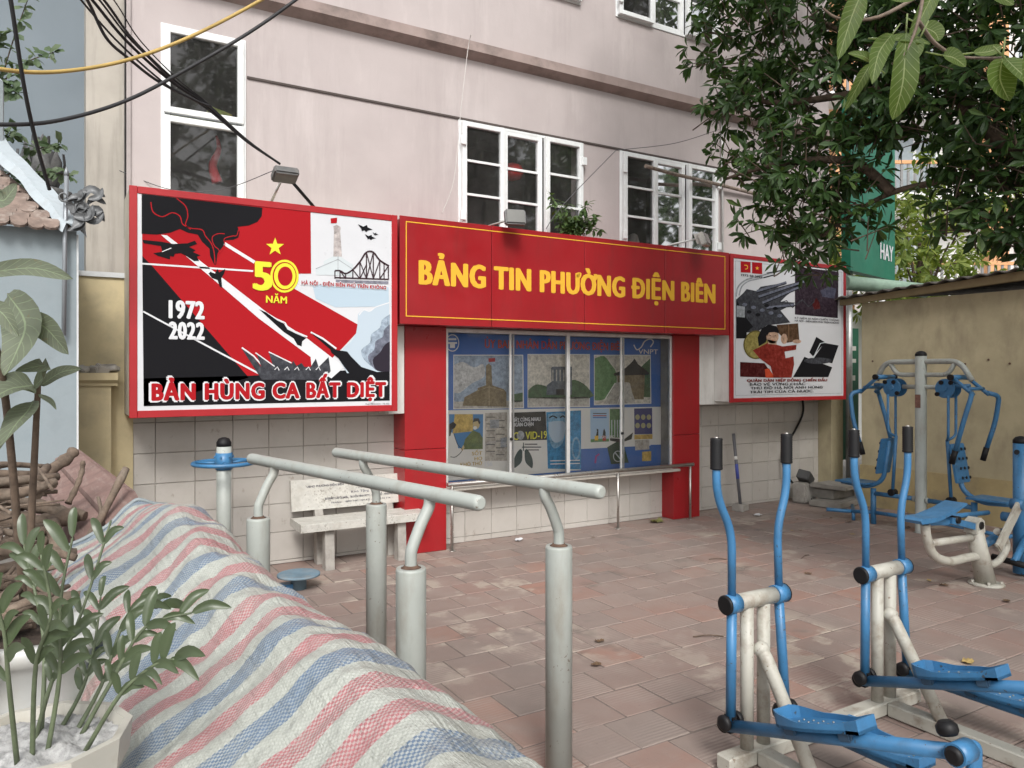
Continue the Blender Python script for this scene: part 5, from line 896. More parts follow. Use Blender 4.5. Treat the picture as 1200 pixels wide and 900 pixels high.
# --- floodlights on top of the signs
def floodlight(c, tilt, yaw, arm, label, mat=LAMP):
    t = thing('floodlight', label, 'floodlight', arm[0], 'floodlights above the signs')
    m = MB(); m.tube(arm, .011, 8); m.build('bracket', STEEL if mat is LAMP else ALU, t)
    m = MB(); m.obox(c, (.20, .07, .15), (tilt, 0, yaw), .012); 
    for k in range(5): m.obox((c[0]-.07+k*.035, c[1]+.045, c[2]+.01), (.006, .03, .12), (tilt, 0, yaw))
    h = m.build('housing', mat, t)
    m = MB(); m.obox((c[0]+math.sin(yaw)*.037, c[1]-math.cos(yaw)*math.cos(tilt)*.037, c[2]-math.sin(tilt)*.037), (.17, .004, .12), (tilt, 0, yaw)); m.build('lens', M_plain('lamp_lens', (.12, .12, .11), .15), t)
floodlight((1.68, 6.38, 3.33), 1.15, 0, [(1.60, 6.60, 3.09), (1.66, 6.40, 3.30)], 'flat grey floodlight above the left billboard where the cables meet')
m = MB(); m.tube([(2.0, 6.55, 3.10), (1.72, 6.40, 3.31)], .014, 8); m.build('stay', DARKM, bpy.data.objects['floodlight'])
floodlight((3.80, 6.22, 3.17), -.25, -.3, [(3.64, 6.62, 3.10), (3.68, 6.5, 3.13), (3.80, 6.25, 3.17)], 'dark box floodlight on the red fascia beside the leafy shrub')
floodlight((6.25, 6.20, 3.18), -.35, .5, [(5.92, 6.62, 3.10), (5.96, 6.5, 3.13), (6.22, 6.24, 3.20)], 'pale floodlight on the right end of the red fascia', M_plain('pale_lamp', (.45, .44, .41), .5, var=.2, dirt=(.2,.18,.15), dscale=20))

# ================================================================== bench
bn = thing('bench', 'concrete bench with printed backrest beside the left red column', 'bench', (2.4, 6.6, 0))
m = MB(); m.prism([(6.44,.35),(6.44,.415),(6.455,.42),(6.76,.425),(6.78,.41),(6.78,.36)], 'x', 1.83, 3.0); m.build('seat', BENCH, bn)
m = MB(); m.prism([(6.80,.475),(6.845,.478),(6.878,.74),(6.838,.745)], 'x', 1.85, 2.98); m.build('backrest', BENCH, bn)
for x in (2.05, 2.72):
    m = MB(); m.prism([(6.47,0),(6.57,0),(6.56,.349),(6.49,.349)], 'x', x, x+.08); m.build('leg', CONC, bn)
    m = MB(); m.prism([(6.72,0),(6.82,0),(6.838,.475),(6.87,.70),(6.849,.70),(6.80,.474),(6.74,.349)], 'x', x+.003, x+.077); m.build('leg', CONC, bn)
# lettering on the leaning backrest (front face leans back by 8 degrees)
BACK = bpy.data.objects['backrest']
def bench_text(txt, x0, x1, z, cap, off=.01, mat=None):
    o = lettering('lettering', txt, x0, x1, z, cap, 0, mat or M_flat('bench_ink', (.06, .06, .10)), BACK, off)
    for v in o.data.vertices:
        zz = v.co.z + ORG[o.name].z; v.co.y = 6.80 + (zz-.475)/(.745-.475)*.038 - .0012 - ORG[o.name].y
bench_text('UBND PHƯỜNG ĐIỆN BIÊN', 1.99, 2.33, .672, .018, .03)
bench_text('VNPT', 2.465, 2.53, .635, .011, .01)
bench_text('Kính Tặng', 2.40, 2.57, .598, .02, .0)
bench_text('INTERNET CÁP QUANG - TRUYỀN HÌNH MYTV - CHỮ KÝ SỐ - VINAPHONE', 2.15, 2.83, .553, .019, .04)
bench_text('Hotline : 18001166 / NV.KD : 0912 116 116', 2.21, 2.78, .517, .015, .02)
q = MB(); q.v = []
pts = [(2.475,.70),(2.51,.712),(2.53,.705),(2.52,.69),(2.535,.68),(2.515,.66),(2.49,.655),(2.505,.675),(2.485,.685)]
q.add([(x, 6.80+(z-.475)/.27*.038-.0013, z) for x, z in pts], [tuple(range(len(pts)))]); q.build('printed_logo', M_flat('bench_logo', (.04, .04, .22)), BACK)

# ================================================================== waist twister
tw = thing('waist_twister', 'grey pole with blue steering ring and round foot plate near the bench', 'gym equipment', (1.18, 6.27, 0))
m = MB(); m.lathe([(.055,0),(.055,1.13)], (1.18,6.27,0), 20); m.build('pole', GREYP, tw)
m = MB(); m.lathe([(.056,0),(.056,.03),(.04,.06),(.015,.07)], (1.18,6.27,1.13), 20); m.build('cap', DARKM, tw)
m = MB(); m.lathe([(.063,0),(.063,.13)], (1.18,6.27,.95), 20)
for k in range(6):
    a = k*math.pi/3; m.lathe([(.009,0),(.009,.012)], (1.18+.062*math.cos(a), 6.27+.062*math.sin(a), 1.05), 8, axis=(math.cos(a), math.sin(a), 0))
m.build('collar', BLUE, tw)
m = MB(); ring = [(1.18+.225*math.cos(2*math.pi*k/40), 6.27+.225*math.sin(2*math.pi*k/40), 1.0) for k in range(41)]
m.tube(ring, .016, 8, caps=False)
for k in range(3):
    a = k*2*math.pi/3+.4; m.tube([(1.18+.06*math.cos(a),6.27+.06*math.sin(a),1.0),(1.18+.215*math.cos(a),6.27+.215*math.sin(a),1.0)], .011, 8)
m.build('steering_ring', BLUE, tw)
m = MB(); m.lathe([(.06,0),(.06,.10),(.165,.105),(.165,.12),(.15,.124)], (1.70,6.05,0), 28); m.build('foot_plate', M_plain('worn_blue_plate', (.14,.22,.28), .7, var=.2, scale=8, dirt=(.3,.28,.25), dscale=6, damt=.6), tw)
m = MB(); m.bbox(1.2, 1.68, 6.02, 6.12, .012, .05, .005); m.build('base_bar', BLUE, tw)

# ================================================================== parallel bars
pb = thing('parallel_bars', 'pale grey parallel bars on four thick posts in the foreground', 'gym equipment', (1.4, 3.3, 0))
for (fx, fy, nx, ny, sgn) in ((.94, 4.27, 1.31, 2.37, -1), (1.43, 4.34, 1.83, 2.35, 1)):
    F_, N_ = Vector((fx, fy, 1.24)), Vector((nx, ny, 1.24)); dirv = (N_-F_).normalized(); side = Vector((-dirv.y, dirv.x, 0))*1.0
    out = side if (side.x*sgn) > 0 else -side
    m = MB(); e0, e1 = F_, N_; L = (e1-e0).length
    path = [e0+dirv*t for t in (.0, .004, .012, .02)]+[e1-dirv*t for t in (.02, .012, .004, .0)]
    m.tube(path, [.018, .024, .0275, .0285, .0285, .0275, .024, .018], 18); m.build('bar', GREYP, pb)
    for s_ in (.15, .84 if sgn < 0 else .845):
        p = F_ + dirv*L*s_ + (Vector((0,0,0)))
        q = p + out*.085
        m = MB(); m.lathe([(.057,0),(.057,.965),(.054,.975)], (q.x, q.y, -.004), 28)
        post = m.build('post', GREYP, pb)
        m = MB(); m.lathe([(.040,0),(.030,.004),(.026,.010)], (q.x, q.y, .9705), 16); m.build('rust_ring', RUST, post)
        s = [(q.x, q.y, .965), (q.x, q.y, 1.02), tuple(q*.9+p*.1)[:2]+(1.05,), tuple(q*.45+p*.55)[:2]+(1.13,), tuple(p*.97+q*.03)[:2]+(1.19,), (p.x, p.y, 1.235)]
        m = MB(); m.tube(cat_rom(s, 6), .0225, 14); m.build('bent_tube', GREYP, pb)

# ================================================================== double elliptical walker
el = thing('elliptical_walker', 'blue and cream two-place elliptical walker in the right foreground', 'gym equipment', (3.1, 2.2, 0))
bmx = MB()
bmx.bbox(2.46, 3.85, 2.29, 2.37, .005, .07, .006)
bmx.build('base_beam', CREAMP, el)
for ox in (0, .93):
    m = MB(); m.bbox(2.62+ox, 2.70+ox, .75, 2.288, .004, .069, .006); m.build('base_beam', CREAMP, el)
    for px_ in (2.605, 2.71):
        m = MB(); m.tube([(px_+ox, 2.33, .06), (px_+ox, 2.33, .685)], .029, 18); m.build('post', CREAMP, el)
    m = MB(); m.tube([(2.545+ox, 2.33, .71), (2.775+ox, 2.33, .71)], .036, 20); m.build('crossbar', CREAMP, el)
    m = MB(); m.tube(rounded([(2.655+ox, 2.295, .50), (2.655+ox, 2.27, .475), (2.655+ox, 2.03, .06)], .03), .029, 16); m.lathe([(.01,-.034),(.032,-.02),(.036,0),(.032,.02),(.01,.034)], (2.655+ox, 2.293, .50), 14, axis=(0,1,.5)); m.build('strut', CREAMP, el)
    for side, pts in ((-1, [(2.42,1.42),(2.42,1.18),(2.512,1.02),(2.512,.74)]), (1, [(2.862,1.415),(2.862,1.17),(2.80,1.01),(2.81,.74)])):
        x0 = pts[-1][0]+ox
        m = MB(); m.tube(rounded([(p[0]+ox, 2.33, p[1]) for p in pts], .09, 6), .0178, 14)
        lever = m.build('lever', BLUE, el)
        gx = pts[0][0]+ox
        m = MB(); pr = [(.024,0),(.0265,.003)]
        for k in range(12): pr += [(.0265,.008+k*.0098),(.0245,.012+k*.0098)]
        pr += [(.0265,.128),(.024,.132)]
        m.lathe(pr, (gx, 2.33, 1.292), 16); m.build('grip', DARKM, lever)
        m = MB(); m.lathe([(.012,0),(.010,.006)], (gx, 2.33, 1.424), 10); m.build('grip_end', STEEL, lever)
        # pivot sleeve and cap
        sx0, sx1 = (2.478+ox, 2.544+ox) if side < 0 else (2.776+ox, 2.842+ox)
        m = MB(); m.tube([(sx0, 2.33, .71), (sx1, 2.33, .71)], .041, 20); m.build('sleeve', BLUE, el)
        cx = sx0 if side < 0 else sx1
        m = MB(); m.lathe([(.042,0),(.042,.006),(.036,.012)], (cx, 2.33, .71), 20, axis=(side,0,0)); m.build('sleeve_cap', DARKM, el)
        # lower arm
        bx, bz = ((2.505, .215) if side < 0 else (2.855, .19))
        m = MB(); m.tube([(x0, 2.33, .69), (bx+ox, 2.33, bz)], .0215, 14); m.build('lower_arm', BLUE, el)
        m = MB(); m.obox((bx+ox, 2.33, bz-.01), (.055, .05, .09), (0,0,0), .015)
        for sg in (-1, 1): m.lathe([(.030,0),(.034,.006),(.034,.02),(.02,.028)], (bx+ox+sg*.026, 2.33, bz-.005), 16, axis=(sg,0,0))
        m.lathe([(.032,0),(.036,.008),(.03,.02)], (bx+ox, 2.36, bz-.03), 14, axis=(0,1,-.4)); m.build('joint', DARKM, el)
        # pedal arm
        ex = bx+ox+(-.0 if side < 0 else .0)
        tip = (ex, 1.36, .485) if side < 0 else (ex, 1.36, .17)
        p0 = Vector((ex, 2.345, bz-.03)); p1 = Vector(tip)
        m = MB(); m.tube([p0, p1], .026, 16); arm = m.build('pedal_arm', BLUE, el)
        d = (p1-p0).normalized(); up = Vector((1,0,0)).cross(d); up = up if up.z > 0 else -up
        c0 = p0.lerp(p1, .31) + up*.045; c1 = p0.lerp(p1, .68)+up*.045
        Lp = (c1-c0).length; rows = 14; W2 = .075
        vs = []; fs = []
        outline = []
        for k in range(rows+1):
            t = k/rows; w = W2*(.72+.38*math.sin(math.pi*min(1, t*1.15+.05)))
            if t < .06: w *= .8
            outline.append((t, w))
        X = Vector((1,0,0))
        mm = MB(); ringp = []
        for t, w in outline: ringp.append(c0.lerp(c1, t)-X*w)
        for t, w in outline[::-1]: ringp.append(c0.lerp(c1, t)+X*w)
        n = len(ringp)
        vs = [p for p in ringp]+[p-up*.012 for p in ringp]
        fs = [tuple(range(n)), tuple(range(2*n-1, n-1, -1))]+[(i,(i+1) % n,(i+1) % n+n,i+n) for i in range(n)]
        mm.add(vs, fs)
        # raised rim, higher at the toe
        for i in range(n):
            a, b = ringp[i], ringp[(i+1) % n]
            ta = ((a-c0).dot(d))/Lp; tb = ((b-c0).dot(d))/Lp
            ha = .02+.03*max(0, 1-ta*3)+.022*max(0, ta*4-3.2); hb = .02+.03*max(0, 1-tb*3)+.022*max(0, tb*4-3.2)
            cen = (c0+c1)/2
            ia = a+(cen-a).normalized()*.008; ib = b+(cen-b).normalized()*.008
            mm.add([a-up*.012, b-up*.012, b+up*hb, a+up*ha, ia, ib, ib+up*hb, ia+up*ha], [(0,1,2,3),(4,7,6,5),(3,2,6,7)])
        ped = mm.build('pedal', BLUE, arm)
        mm = MB(); 
        for t in (.12, .78):
            c = c0.lerp(c1, t)-up*.028; mm.obox(c, (.075, .055, .036), (math.atan2(d.z, d.y),0,0), .006)
        mm.build('pedal_bracket', M_plain('grimy_blue', (.045,.10,.17), .6, var=.3, dirt=(.03,.03,.03), dscale=12), arm)
        mm = MB()
        for k in range(6):
            for jx in (-.03, 0, .03): mm.lathe([(.005,0),(.004,.004)], tuple(c0.lerp(c1, .2+k*.12)+X*jx), 6, axis=tuple(up))
        mm.build('pedal_studs', STEEL, arm)
        # crank at the rear
        m = MB(); m.tube([(ex-.04, 1.36, tip[2]), (ex+.04, 1.36, tip[2])], .037, 18); m.build('crank_bearing', BLUE, el)
        m = MB(); 
        for sg in (-1, 1): m.lathe([(.030,0),(.030,.006),(.02,.016)], (ex+sg*.04, 1.36, tip[2]), 18, axis=(sg,0,0))
        m.lathe([(.028,0),(.034,.01),(.034,.03),(.02,.045)], (ex, 1.40, tip[2]+.04), 14, axis=(0,.3,1)) if side < 0 else None; m.build('crank_cap', DARKM, el)
        inn = ex+.075*(-side)
        m = MB(); m.tube(rounded([(ex+.05*(-side), 1.36, tip[2]), (inn, 1.36, tip[2]), (inn, 1.36, .3275), (2.66+ox, 1.36, .3275)], .03), .024, 12); m.build('crank', BLUE, el)
    m = MB(); m.tube([(2.60+ox, 1.36, .3275), (2.72+ox, 1.36, .3275)], .045, 18); m.build('axle_housing', CREAMP, el)
    m = MB(); m.tube([(2.66+ox, 1.36, .08), (2.66+ox, 1.36, .30)], .031, 16); m.build('rear_post', CREAMP, el)

# ================================================================== double chest press
cp = thing('chest_press', 'two-seat blue chest press on a tall grey post by the yellow wall', 'gym equipment', (7.97, 4.75, 0))
X0 = 7.97
def yz(l, x=0): return [(X0+x, a, b) for a, b in l]
m = MB(); m.lathe([(.07,0),(.057,.005),(.057,1.88)], (X0,4.75,0), 22); m.build('post', GREYP, cp)
m = MB(); m.lathe([(.058,0),(.058,.02),(.04,.045),(.012,.055)], (X0,4.75,1.88), 18); m.build('post_cap', DARKM, cp)
m = MB(); m.tube(rounded(yz([(5.26,1.62),(5.16,1.82),(4.34,1.82),(4.22,1.62)]), .12, 6), .028, 12)
m.tube(rounded(yz([(5.10,1.81),(5.02,1.68),(4.46,1.68),(4.39,1.81)]), .08, 6), .024, 12); m.tube(yz([(4.95,1.55),(4.55,1.55)]), .024, 12); m.build('top_frame', GREYP, cp)
m = MB(); m.box(X0-.0595, X0-.0575, 4.72, 4.78, 1.33, 1.47); m.build('instruction_plate', M_plain('brown_plate', (.18,.09,.07), .5, var=.3, scale=40), cp)
for s_ in (1, -1):
    def Y(o): return 4.75+s_*o
    # hinge frame and swinging arms
    m = MB()
    for x in (-.14, .14):
        m.tube([(X0+x, Y(.40), 1.66), (X0+x, Y(.62), 1.48)], .02, 10)
    m.tube([(X0-.16, Y(.41), 1.655), (X0+.16, Y(.41), 1.655)], .026, 12); m.tube([(X0-.15, Y(.56), 1.54), (X0+.15, Y(.56), 1.54)], .018, 10); m.build('hinge_frame', BLUE, cp)
    for x in (-1, 1):
        m = MB(); m.tube(rounded([(X0+x*.14, Y(.60), 1.50), (X0+x*.26, Y(.66), 1.47), (X0+x*.30, Y(.60), 1.20), (X0+x*.29, Y(.52), .92)], .08, 6), .0235, 12); arm = m.build('press_arm', BLUE, cp)
        m = MB(); m.tube([(X0+x*.29, Y(.522), .935), (X0+x*.287, Y(.485), .80)], .028, 12); m.build('grip', DARKM, arm)
        m = MB(); m.lathe([(.03,0),(.03,.03)], (X0+x*.16, Y(.41), 1.655), 14, axis=(x,0,0)); m.build('hinge_cap', DARKM, cp)
    # cam discs with rods
    m = MB()
    for x in (-.06, .06):
        m.lathe([(.10,-.008),(.10,.008)], (X0+x, Y(.29), 1.54), 20, axis=(1,0,0))
    m.tube([(X0-.09, Y(.29), 1.54),(X0+.09, Y(.29), 1.54)], .03, 10); m.tube([(X0-.02, Y(.30), 1.56),(X0-.02, Y(.52), 1.57)], .02, 8); m.build('cam_disc', BLUE, cp)
    m = MB()
    for q in ((.36,1.60),(.22,1.48),(.26,1.60)): m.lathe([(.022,0),(.022,.02)], (X0-.07, Y(q[0]), q[1]), 10, axis=(-1,0,0))
    m.build('bolt', DARKM, cp)
    m = MB()
    for x in (-.07, .07): m.tube(rounded([(X0+x, Y(.33), 1.47), (X0+x, Y(.33), 1.05), (X0, Y(.28), 1.0)], .05), .014, 8)
    m.tube([(X0, Y(.28), 1.01), (X0, Y(.32), .40)], .018, 10); m.build('push_rod', BLUE, cp)
    m = MB(); m.lathe([(.038,-.04),(.038,.04)], (X0, Y(.32), .385), 14, axis=(1,0,0)); m.build('rod_joint', DARKM, cp)
    # seat on its beam
    m = MB(); m.tube([(X0, Y(.07), .35), (X0, Y(.56), .345)], .025, 12); m.tube([(X0, Y(.07), .14), (X0, Y(.56), .13)], .022, 12); m.tube([(X0, Y(.55), 0), (X0, Y(.55), .40)], .03, 12); m.build('seat_beam', BLUE, cp)
    m = MB(); m.lathe([(.032,0),(.032,.03)], (X0, Y(.055), .35), 12, axis=(0,s_,0)); m.build('beam_cap', GREYP, cp)
    m = MB(); m.tube(rounded([(X0, Y(.36), .95), (X0, Y(.43), .50), (X0, Y(.62), .405), (X0, Y(.95), .43)], .12, 6), .025, 12); m.build('seat_tube', BLUE, cp)
    m = MB(); m.obox((X0, Y(.74), .455), (.32, .40, .022), (0,0,0), .009); m.build('seat', BLUE, cp)
    m = MB(); m.obox((X0, Y(.405), .78), (.26, .022, .40), (s_*.17,0,0), .009)
    bk = m.build('backrest', BLUE, cp)
    m = MB()
    for k in range(4):
        for j in (-1, 0, 1): m.lathe([(.016,0),(.016,.003)], (X0+j*.07, Y(.42)-s_*.0+s_*(.055-.0575*0) - s_*(.06*k/3-.03)*.9 - s_*.028, .64+k*.095), 10, axis=(0,s_,.15))
    m.build('backrest_holes', DARKM, bk)
    m = MB(); m.tube(rounded([(X0-.24, Y(.98), .12), (X0, Y(.80), .10), (X0+.24, Y(.98), .12)], .1), .022, 10); m.tube([(X0, Y(.56), .13), (X0, Y(.82), .10)], .022, 10); m.tube([(X0, Y(.80), 0), (X0, Y(.80), .1)], .02, 10); m.build('foot_rest', BLUE, cp)

# ================================================================== rider machine
rd = thing('rider_machine', 'low rider machine with blue saddle and cream curved frame', 'gym equipment', (6.45, 3.31, 0))
y0 = 3.31
def xz(l, y=y0): return [(a, y, b) for a, b in l]
m = MB(); m.tube(xz([(6.45,.02),(6.28,.47)]), [.075,.062], 18); m.build('post', CREAMP, rd)
m = MB(); m.lathe([(.13,0),(.13,.012),(.09,.02)], (6.46,y0,0), 22)
for k in range(5):
    a = k*1.257; m.lathe([(.012,0),(.012,.03)], (6.46+.105*math.cos(a), y0+.105*math.sin(a), .01), 8)
m.build('base_flange', CREAMP, rd)
m = MB(); m.prism([(6.22,.44),(6.35,.44),(6.34,.53),(6.29,.56),(6.23,.53)], 'y', y0-.05, y0+.05); br_ = m.build('bracket', CREAMP, rd)
m = MB(); m.lathe([(.03,-.06),(.03,.06)], (6.285,y0,.50), 14, axis=(0,1,0)); m.build('pivot_bolt', DARKM, br_)
m = MB(); prof = [(5.43,.60),(5.41,.625),(5.46,.64),(5.62,.632),(5.85,.665),(6.02,.705),(6.03,.692),(5.86,.64),(5.64,.60)]
m.prism(prof, 'y', y0-.085, y0+.085); m.build('saddle', BLUE, rd)
m = MB(); m.obox((5.75,y0,.575),(.3,.05,.05),(0,.1,0),.008); m.prism([(5.9,.60),(5.9,.55),(6.27,.46),(6.27,.51)], 'y', y0-.04, y0+.04); m.build('saddle_beam', BLUE, rd)
m = MB(); m.lathe([(.028,-.055),(.028,.055)], (5.97,y0,.575), 12, axis=(0,1,0)); m.build('pivot_bolt', DARKM, rd)
m = MB(); m.tube(xz([(6.0,.57),(6.66,.545)], y0+.09), .02, 10); m.build('drive_rod', BLUE, rd)
m = MB(); m.tube(cat_rom(xz([(5.61,.57),(5.63,.47),(5.72,.33),(5.92,.255),(6.20,.25),(6.36,.24)]), 6), .034, 14); m.build('curved_tube', CREAMP, rd)
m = MB(); m.tube(xz([(5.68,.42),(6.30,.40)]), .028, 12); m.build('brace', CREAMP, rd)
m = MB(); m.tube(cat_rom(xz([(6.44,.17),(6.55,.15),(6.68,.18),(6.77,.27),(6.72,.36),(6.62,.41)]), 6), .028, 12); m.build('curved_tube', CREAMP, rd)
m = MB(); m.obox((6.64,y0-.08,.46),(.09,.03,.46),(0,.80,0),.008); m.build('link', CREAMP, rd)
m = MB(); m.lathe([(.045,-.05),(.045,.05)], (6.83,y0-.06,.62), 16, axis=(0,1,0)); m.lathe([(.04,-.05),(.04,.05)], (6.85,y0+.02,.50), 16, axis=(0,1,0)); m.build('link_bearing', BLUE, rd)
m = MB(); m.lathe([(.058,0),(.058,1.09)], (7.0,y0,.02), 20); m.build('handle_post', BLUE, rd)
m = MB(); m.lathe([(.059,0),(.059,.025),(.04,.05),(.012,.06)], (7.0,y0,1.11), 16); m.build('post_cap', DARKM, rd)
m = MB(); m.tube([(6.89,y0-.02,1.04),(7.06,y0+.05,1.04)], .02, 10); m.build('handlebar', DARKM, rd)
m = MB(); m.tube(rounded(xz([(6.98,.33),(6.80,.16),(6.78,.15)], y0-.05), .04), .028, 12); m.tube(xz([(6.98,.36),(6.60,.28)], y0+.1), .035, 12); m.tube([(7.0,y0,.05),(7.35,y0,.05)], .04, 10); m.build('foot_arm', BLUE, rd)
m = MB(); m.tube([(6.79,y0-.20,.13),(6.79,y0+.12,.16)], .026, 12); m.build('foot_peg', DARKM, rd)

# ================================================================== yellow shed on the right
sh = thing('shed', 'low yellow shed with corrugated roof on the right', 'shed', (10.5, 3, 0))
m = MB(); m.box(9.0, 13, -4, 6.15, .52, 2.60); m.build('wall', YWALL, sh)
m = MB(); m.box(8.985, 13, -4.02, 6.165, -.02, .519); m.build('plinth', M_plain('yellow_plinth', (.40,.32,.165), .9, var=.15, scale=2.4, bmp=.5, bscale=18, dirt=(.2,.17,.12), dscale=3, damt=.8), sh)
m = MB()
for k in range(26):
    m.lathe([(.012,0),(.012,.006)], (8.9995, 6.0-k*.235+random.uniform(-.02,.02), 1.83+random.uniform(-.03,.03)), 8, axis=(-1,0,0))
m.build('bolt', RUST, sh)
m = MB(); m.prism([(6.40,2.585),(6.40,2.655),(-4,3.28),(-4,3.10)], 'x', 8.90, 8.985); m.build('fascia_board', M_plain('fascia_yellow', (.34,.27,.15), .9, var=.2, scale=4, dirt=(.16,.13,.09), dscale=4, damt=.7), sh)
m = MB(); N = 260; vs = []; fs = []
for i in range(N+1):
    y = 6.55-i*.041; z = 2.66+(6.46-y)*.059+.016*math.sin(i*1.35)
    vs += [(8.80,y,z),(13.4,y,z+.35),(8.80,y,z+.012),(13.4,y,z+.362)]
for i in range(N):
    a = i*4; b = a+4
    fs += [(a,b,b+1,a+1),(a+2,a+3,b+3,b+2),(a,a+2,b+2,b)]
m.add(vs, fs); m.build('corrugated_roof', M_plain('dark_roof_sheet', (.085,.075,.065), .8, var=.3, scale=9, dirt=(.2,.17,.14), dscale=6), sh)
# ochre pillar and the passage beside the shed
m = MB(); m.box(9.165, 9.415, 6.72, 6.949, 0, 2.3)
tag(m.build('pillar', YWALL), 'narrow ochre pillar under the right poster edge', 'pillar')
m = MB(); m.box(10.4, 10.97, 7.55, 7.6, .35, 2.4); gb = thing('green_board', 'dark green notice board seen through the passage by the shed', 'sign', (10.68, 7.6, .0)); m.build('board', M_plain('board_green', (.02,.13,.07), .5), gb)
for k, (a, b, c, d) in enumerate(((10.72,10.90,2.05,2.12),(10.70,10.90,1.86,1.92),(10.78,10.88,1.58,1.66))):
    m = MB(); m.box(a, b, 7.545, 7.5495, c, d); m.build('printed_mark', ink('paper'), gb)
for x in (10.44, 10.93):
    m = MB(); m.tube([(x, 7.58, -.03), (x, 7.58, .5)], .02, 8); m.build('post', ALU, gb)
# green shop sign across the passage
gs = thing('shop_sign', 'tall green shop sign with white letters behind the tree', 'sign', (11.28, 7.57, -.03))
M_ = Matrix.Translation((11.28, 7.57, 0)) @ Matrix.Rotation(R(14), 4, 'Z')
GSH = M_plain('sign_green', (.012,.15,.09), .5, var=.15, scale=1.5, dirt=(.02,.15,.09), dscale=2, damt=.7)
bm = bmesh.new(); bmesh.ops.create_cube(bm, size=1)
for v in bm.verts: v.co = Vector((v.co.x*1.9, v.co.y*.14, 4.55+v.co.z*2.6))
m = MB(); m.bm(bm, M_); m.build('panel', GSH, gs)
for txt, z, cap, a, b in (('HAY', 3.55, .26, .25, .85),):
    o = lettering('lettering', txt, a, b, z, cap, -.078, ink('white'), gs, .03)
    for v in o.data.vertices: v.co = (M_ @ (v.co+ORG[o.name]))-ORG[o.name]
m = MB()
for x in (-.7, .7): m.tube([M_ @ Vector((x,.05,-.03)), M_ @ Vector((x,.05,3.3))], .05, 10)
m.build('post', ALU, gs)
m = MB(); m.tube([(10.2,7.25,3.05),(11.7,6.9,2.98)], .11, 14); tag(m.build('rolled_awning', M_plain('awning_green', (.25,.36,.28), .6, var=.2)), 'rolled pale green awning under the shop sign', 'awning')

# ================================================================== far building and far tree
fb = thing('far_building', 'distant white building with orange pillars and balcony railings', 'building', (27, 15, 0))
e = Vector((.857,-.515,0)); nrm = Vector((-.515,-.857,0)); O_ = Vector((22.3,14.6,0))
def fbox(name, mat, a, b, z0, z1, o0, o1, par=None):
    m = MB(); vs = [O_+e*x+nrm*o+Vector((0,0,z)) for x in (a,b) for o in (o0,o1) for z in (z0,z1)]
    m.add(vs, [(0,1,3,2),(4,6,7,5),(0,4,5,1),(2,3,7,6),(0,2,6,4),(1,5,7,3)]); return m.build(name, mat, par or fb)
FW = M_plain('far_white', (.72,.72,.70), .8, var=.06, scale=.5); FO = M_plain('far_orange', (.62,.33,.16), .8, var=.08); FR = M_plain('far_railing', (.2,.2,.2), .6)
fbox('wall', FW, -9, 9, 0, 14, -6, 0)
for a in (-1.6, 3.15, 8): fbox('pillar', FO, a, a+.6, 0, 14, .001, .45)
for z in (3.9, 6.9, 9.9):
    fbox('balcony_slab', FW, -9, 3.1, z-.12, z+.14, .46, 1.3); fbox('balcony_slab', FW, 3.8, 7.9, z-.12, z+.14, .46, 1.3)
    r_ = fbox('handrail', FO, -9, 7.9, z+1.0, z+1.1, 1.2, 1.28)
    for k in range(84): fbox('baluster', FR, -9+k*.2, -8.93+k*.2, z+.14, z+1.0, 1.22, 1.26, r_)
    for a in (-5.5, -3.2, .3, 4.2, 6):
        w_ = fbox('window', M_plain('far_frame', (.6,.62,.63), .5), a, a+1.5, z+.35, z+2.2, .002, .06); fbox('pane', M_plain('far_pane', (.25,.29,.31), .1), a+.1, a+.7, z+.45, z+2.1, .061, .066, w_); fbox('pane', MATS['far_pane'], a+.8, a+1.4, z+.45, z+2.1, .061, .066, w_)
m = MB(); m.box(13.4, 16.6, 10.3, 10.6, -.03, 3.0); tag(m.build('street_house', FW), 'bright white wall at the end of the passage', 'building')

# ================================================================== trees
def leaf_verts(p, d, n, L, w, fold=.25, droop=.15):
    """folded obovate leaf: base p, direction d, blade normal n"""
    s = d.cross(n); s.normalize(); n = s.cross(d)
    m1 = p + d*L*.36 - n*L*droop*.12; m2 = p + d*L*.70 - n*L*droop*.5
    return [p, m1-s*w*.66+n*w*fold, m1, m1+s*w*.66+n*w*fold, m2-s*w+n*w*fold, m2, m2+s*w+n*w*fold, p+d*L-n*L*droop], [(0,1,2),(0,2,3),(1,4,5,2),(2,5,6,3),(4,7,5),(5,7,6)]
def whorl(mb, p, axis, rnd, L, w, n=7, spread=1.15):
    axis = axis.normalized(); t1 = axis.orthogonal().normalized(); t2 = axis.cross(t1); a0 = rnd.uniform(0, 6.28)
    for k in range(n):
        a = a0+k*6.283/n+rnd.uniform(-.6,.6); sp = spread*rnd.uniform(.45,1.3)
        d = (axis*math.cos(sp)+(t1*math.cos(a)+t2*math.sin(a))*math.sin(sp)); d.z -= rnd.uniform(.1,.9); d.normalize()
        nn = (axis+Vector((rnd.uniform(-.7,.7),rnd.uniform(-.7,.7),rnd.uniform(-.3,.6)))).normalized()
        if abs(nn.dot(d)) > .95: nn = d.orthogonal()
        ll = L*rnd.uniform(.7,1.2)
        v, f = leaf_verts(p, d, nn, ll, w*rnd.uniform(.8,1.15)*ll/L, .25, rnd.uniform(.05,.3))
        mb.add(v, f)
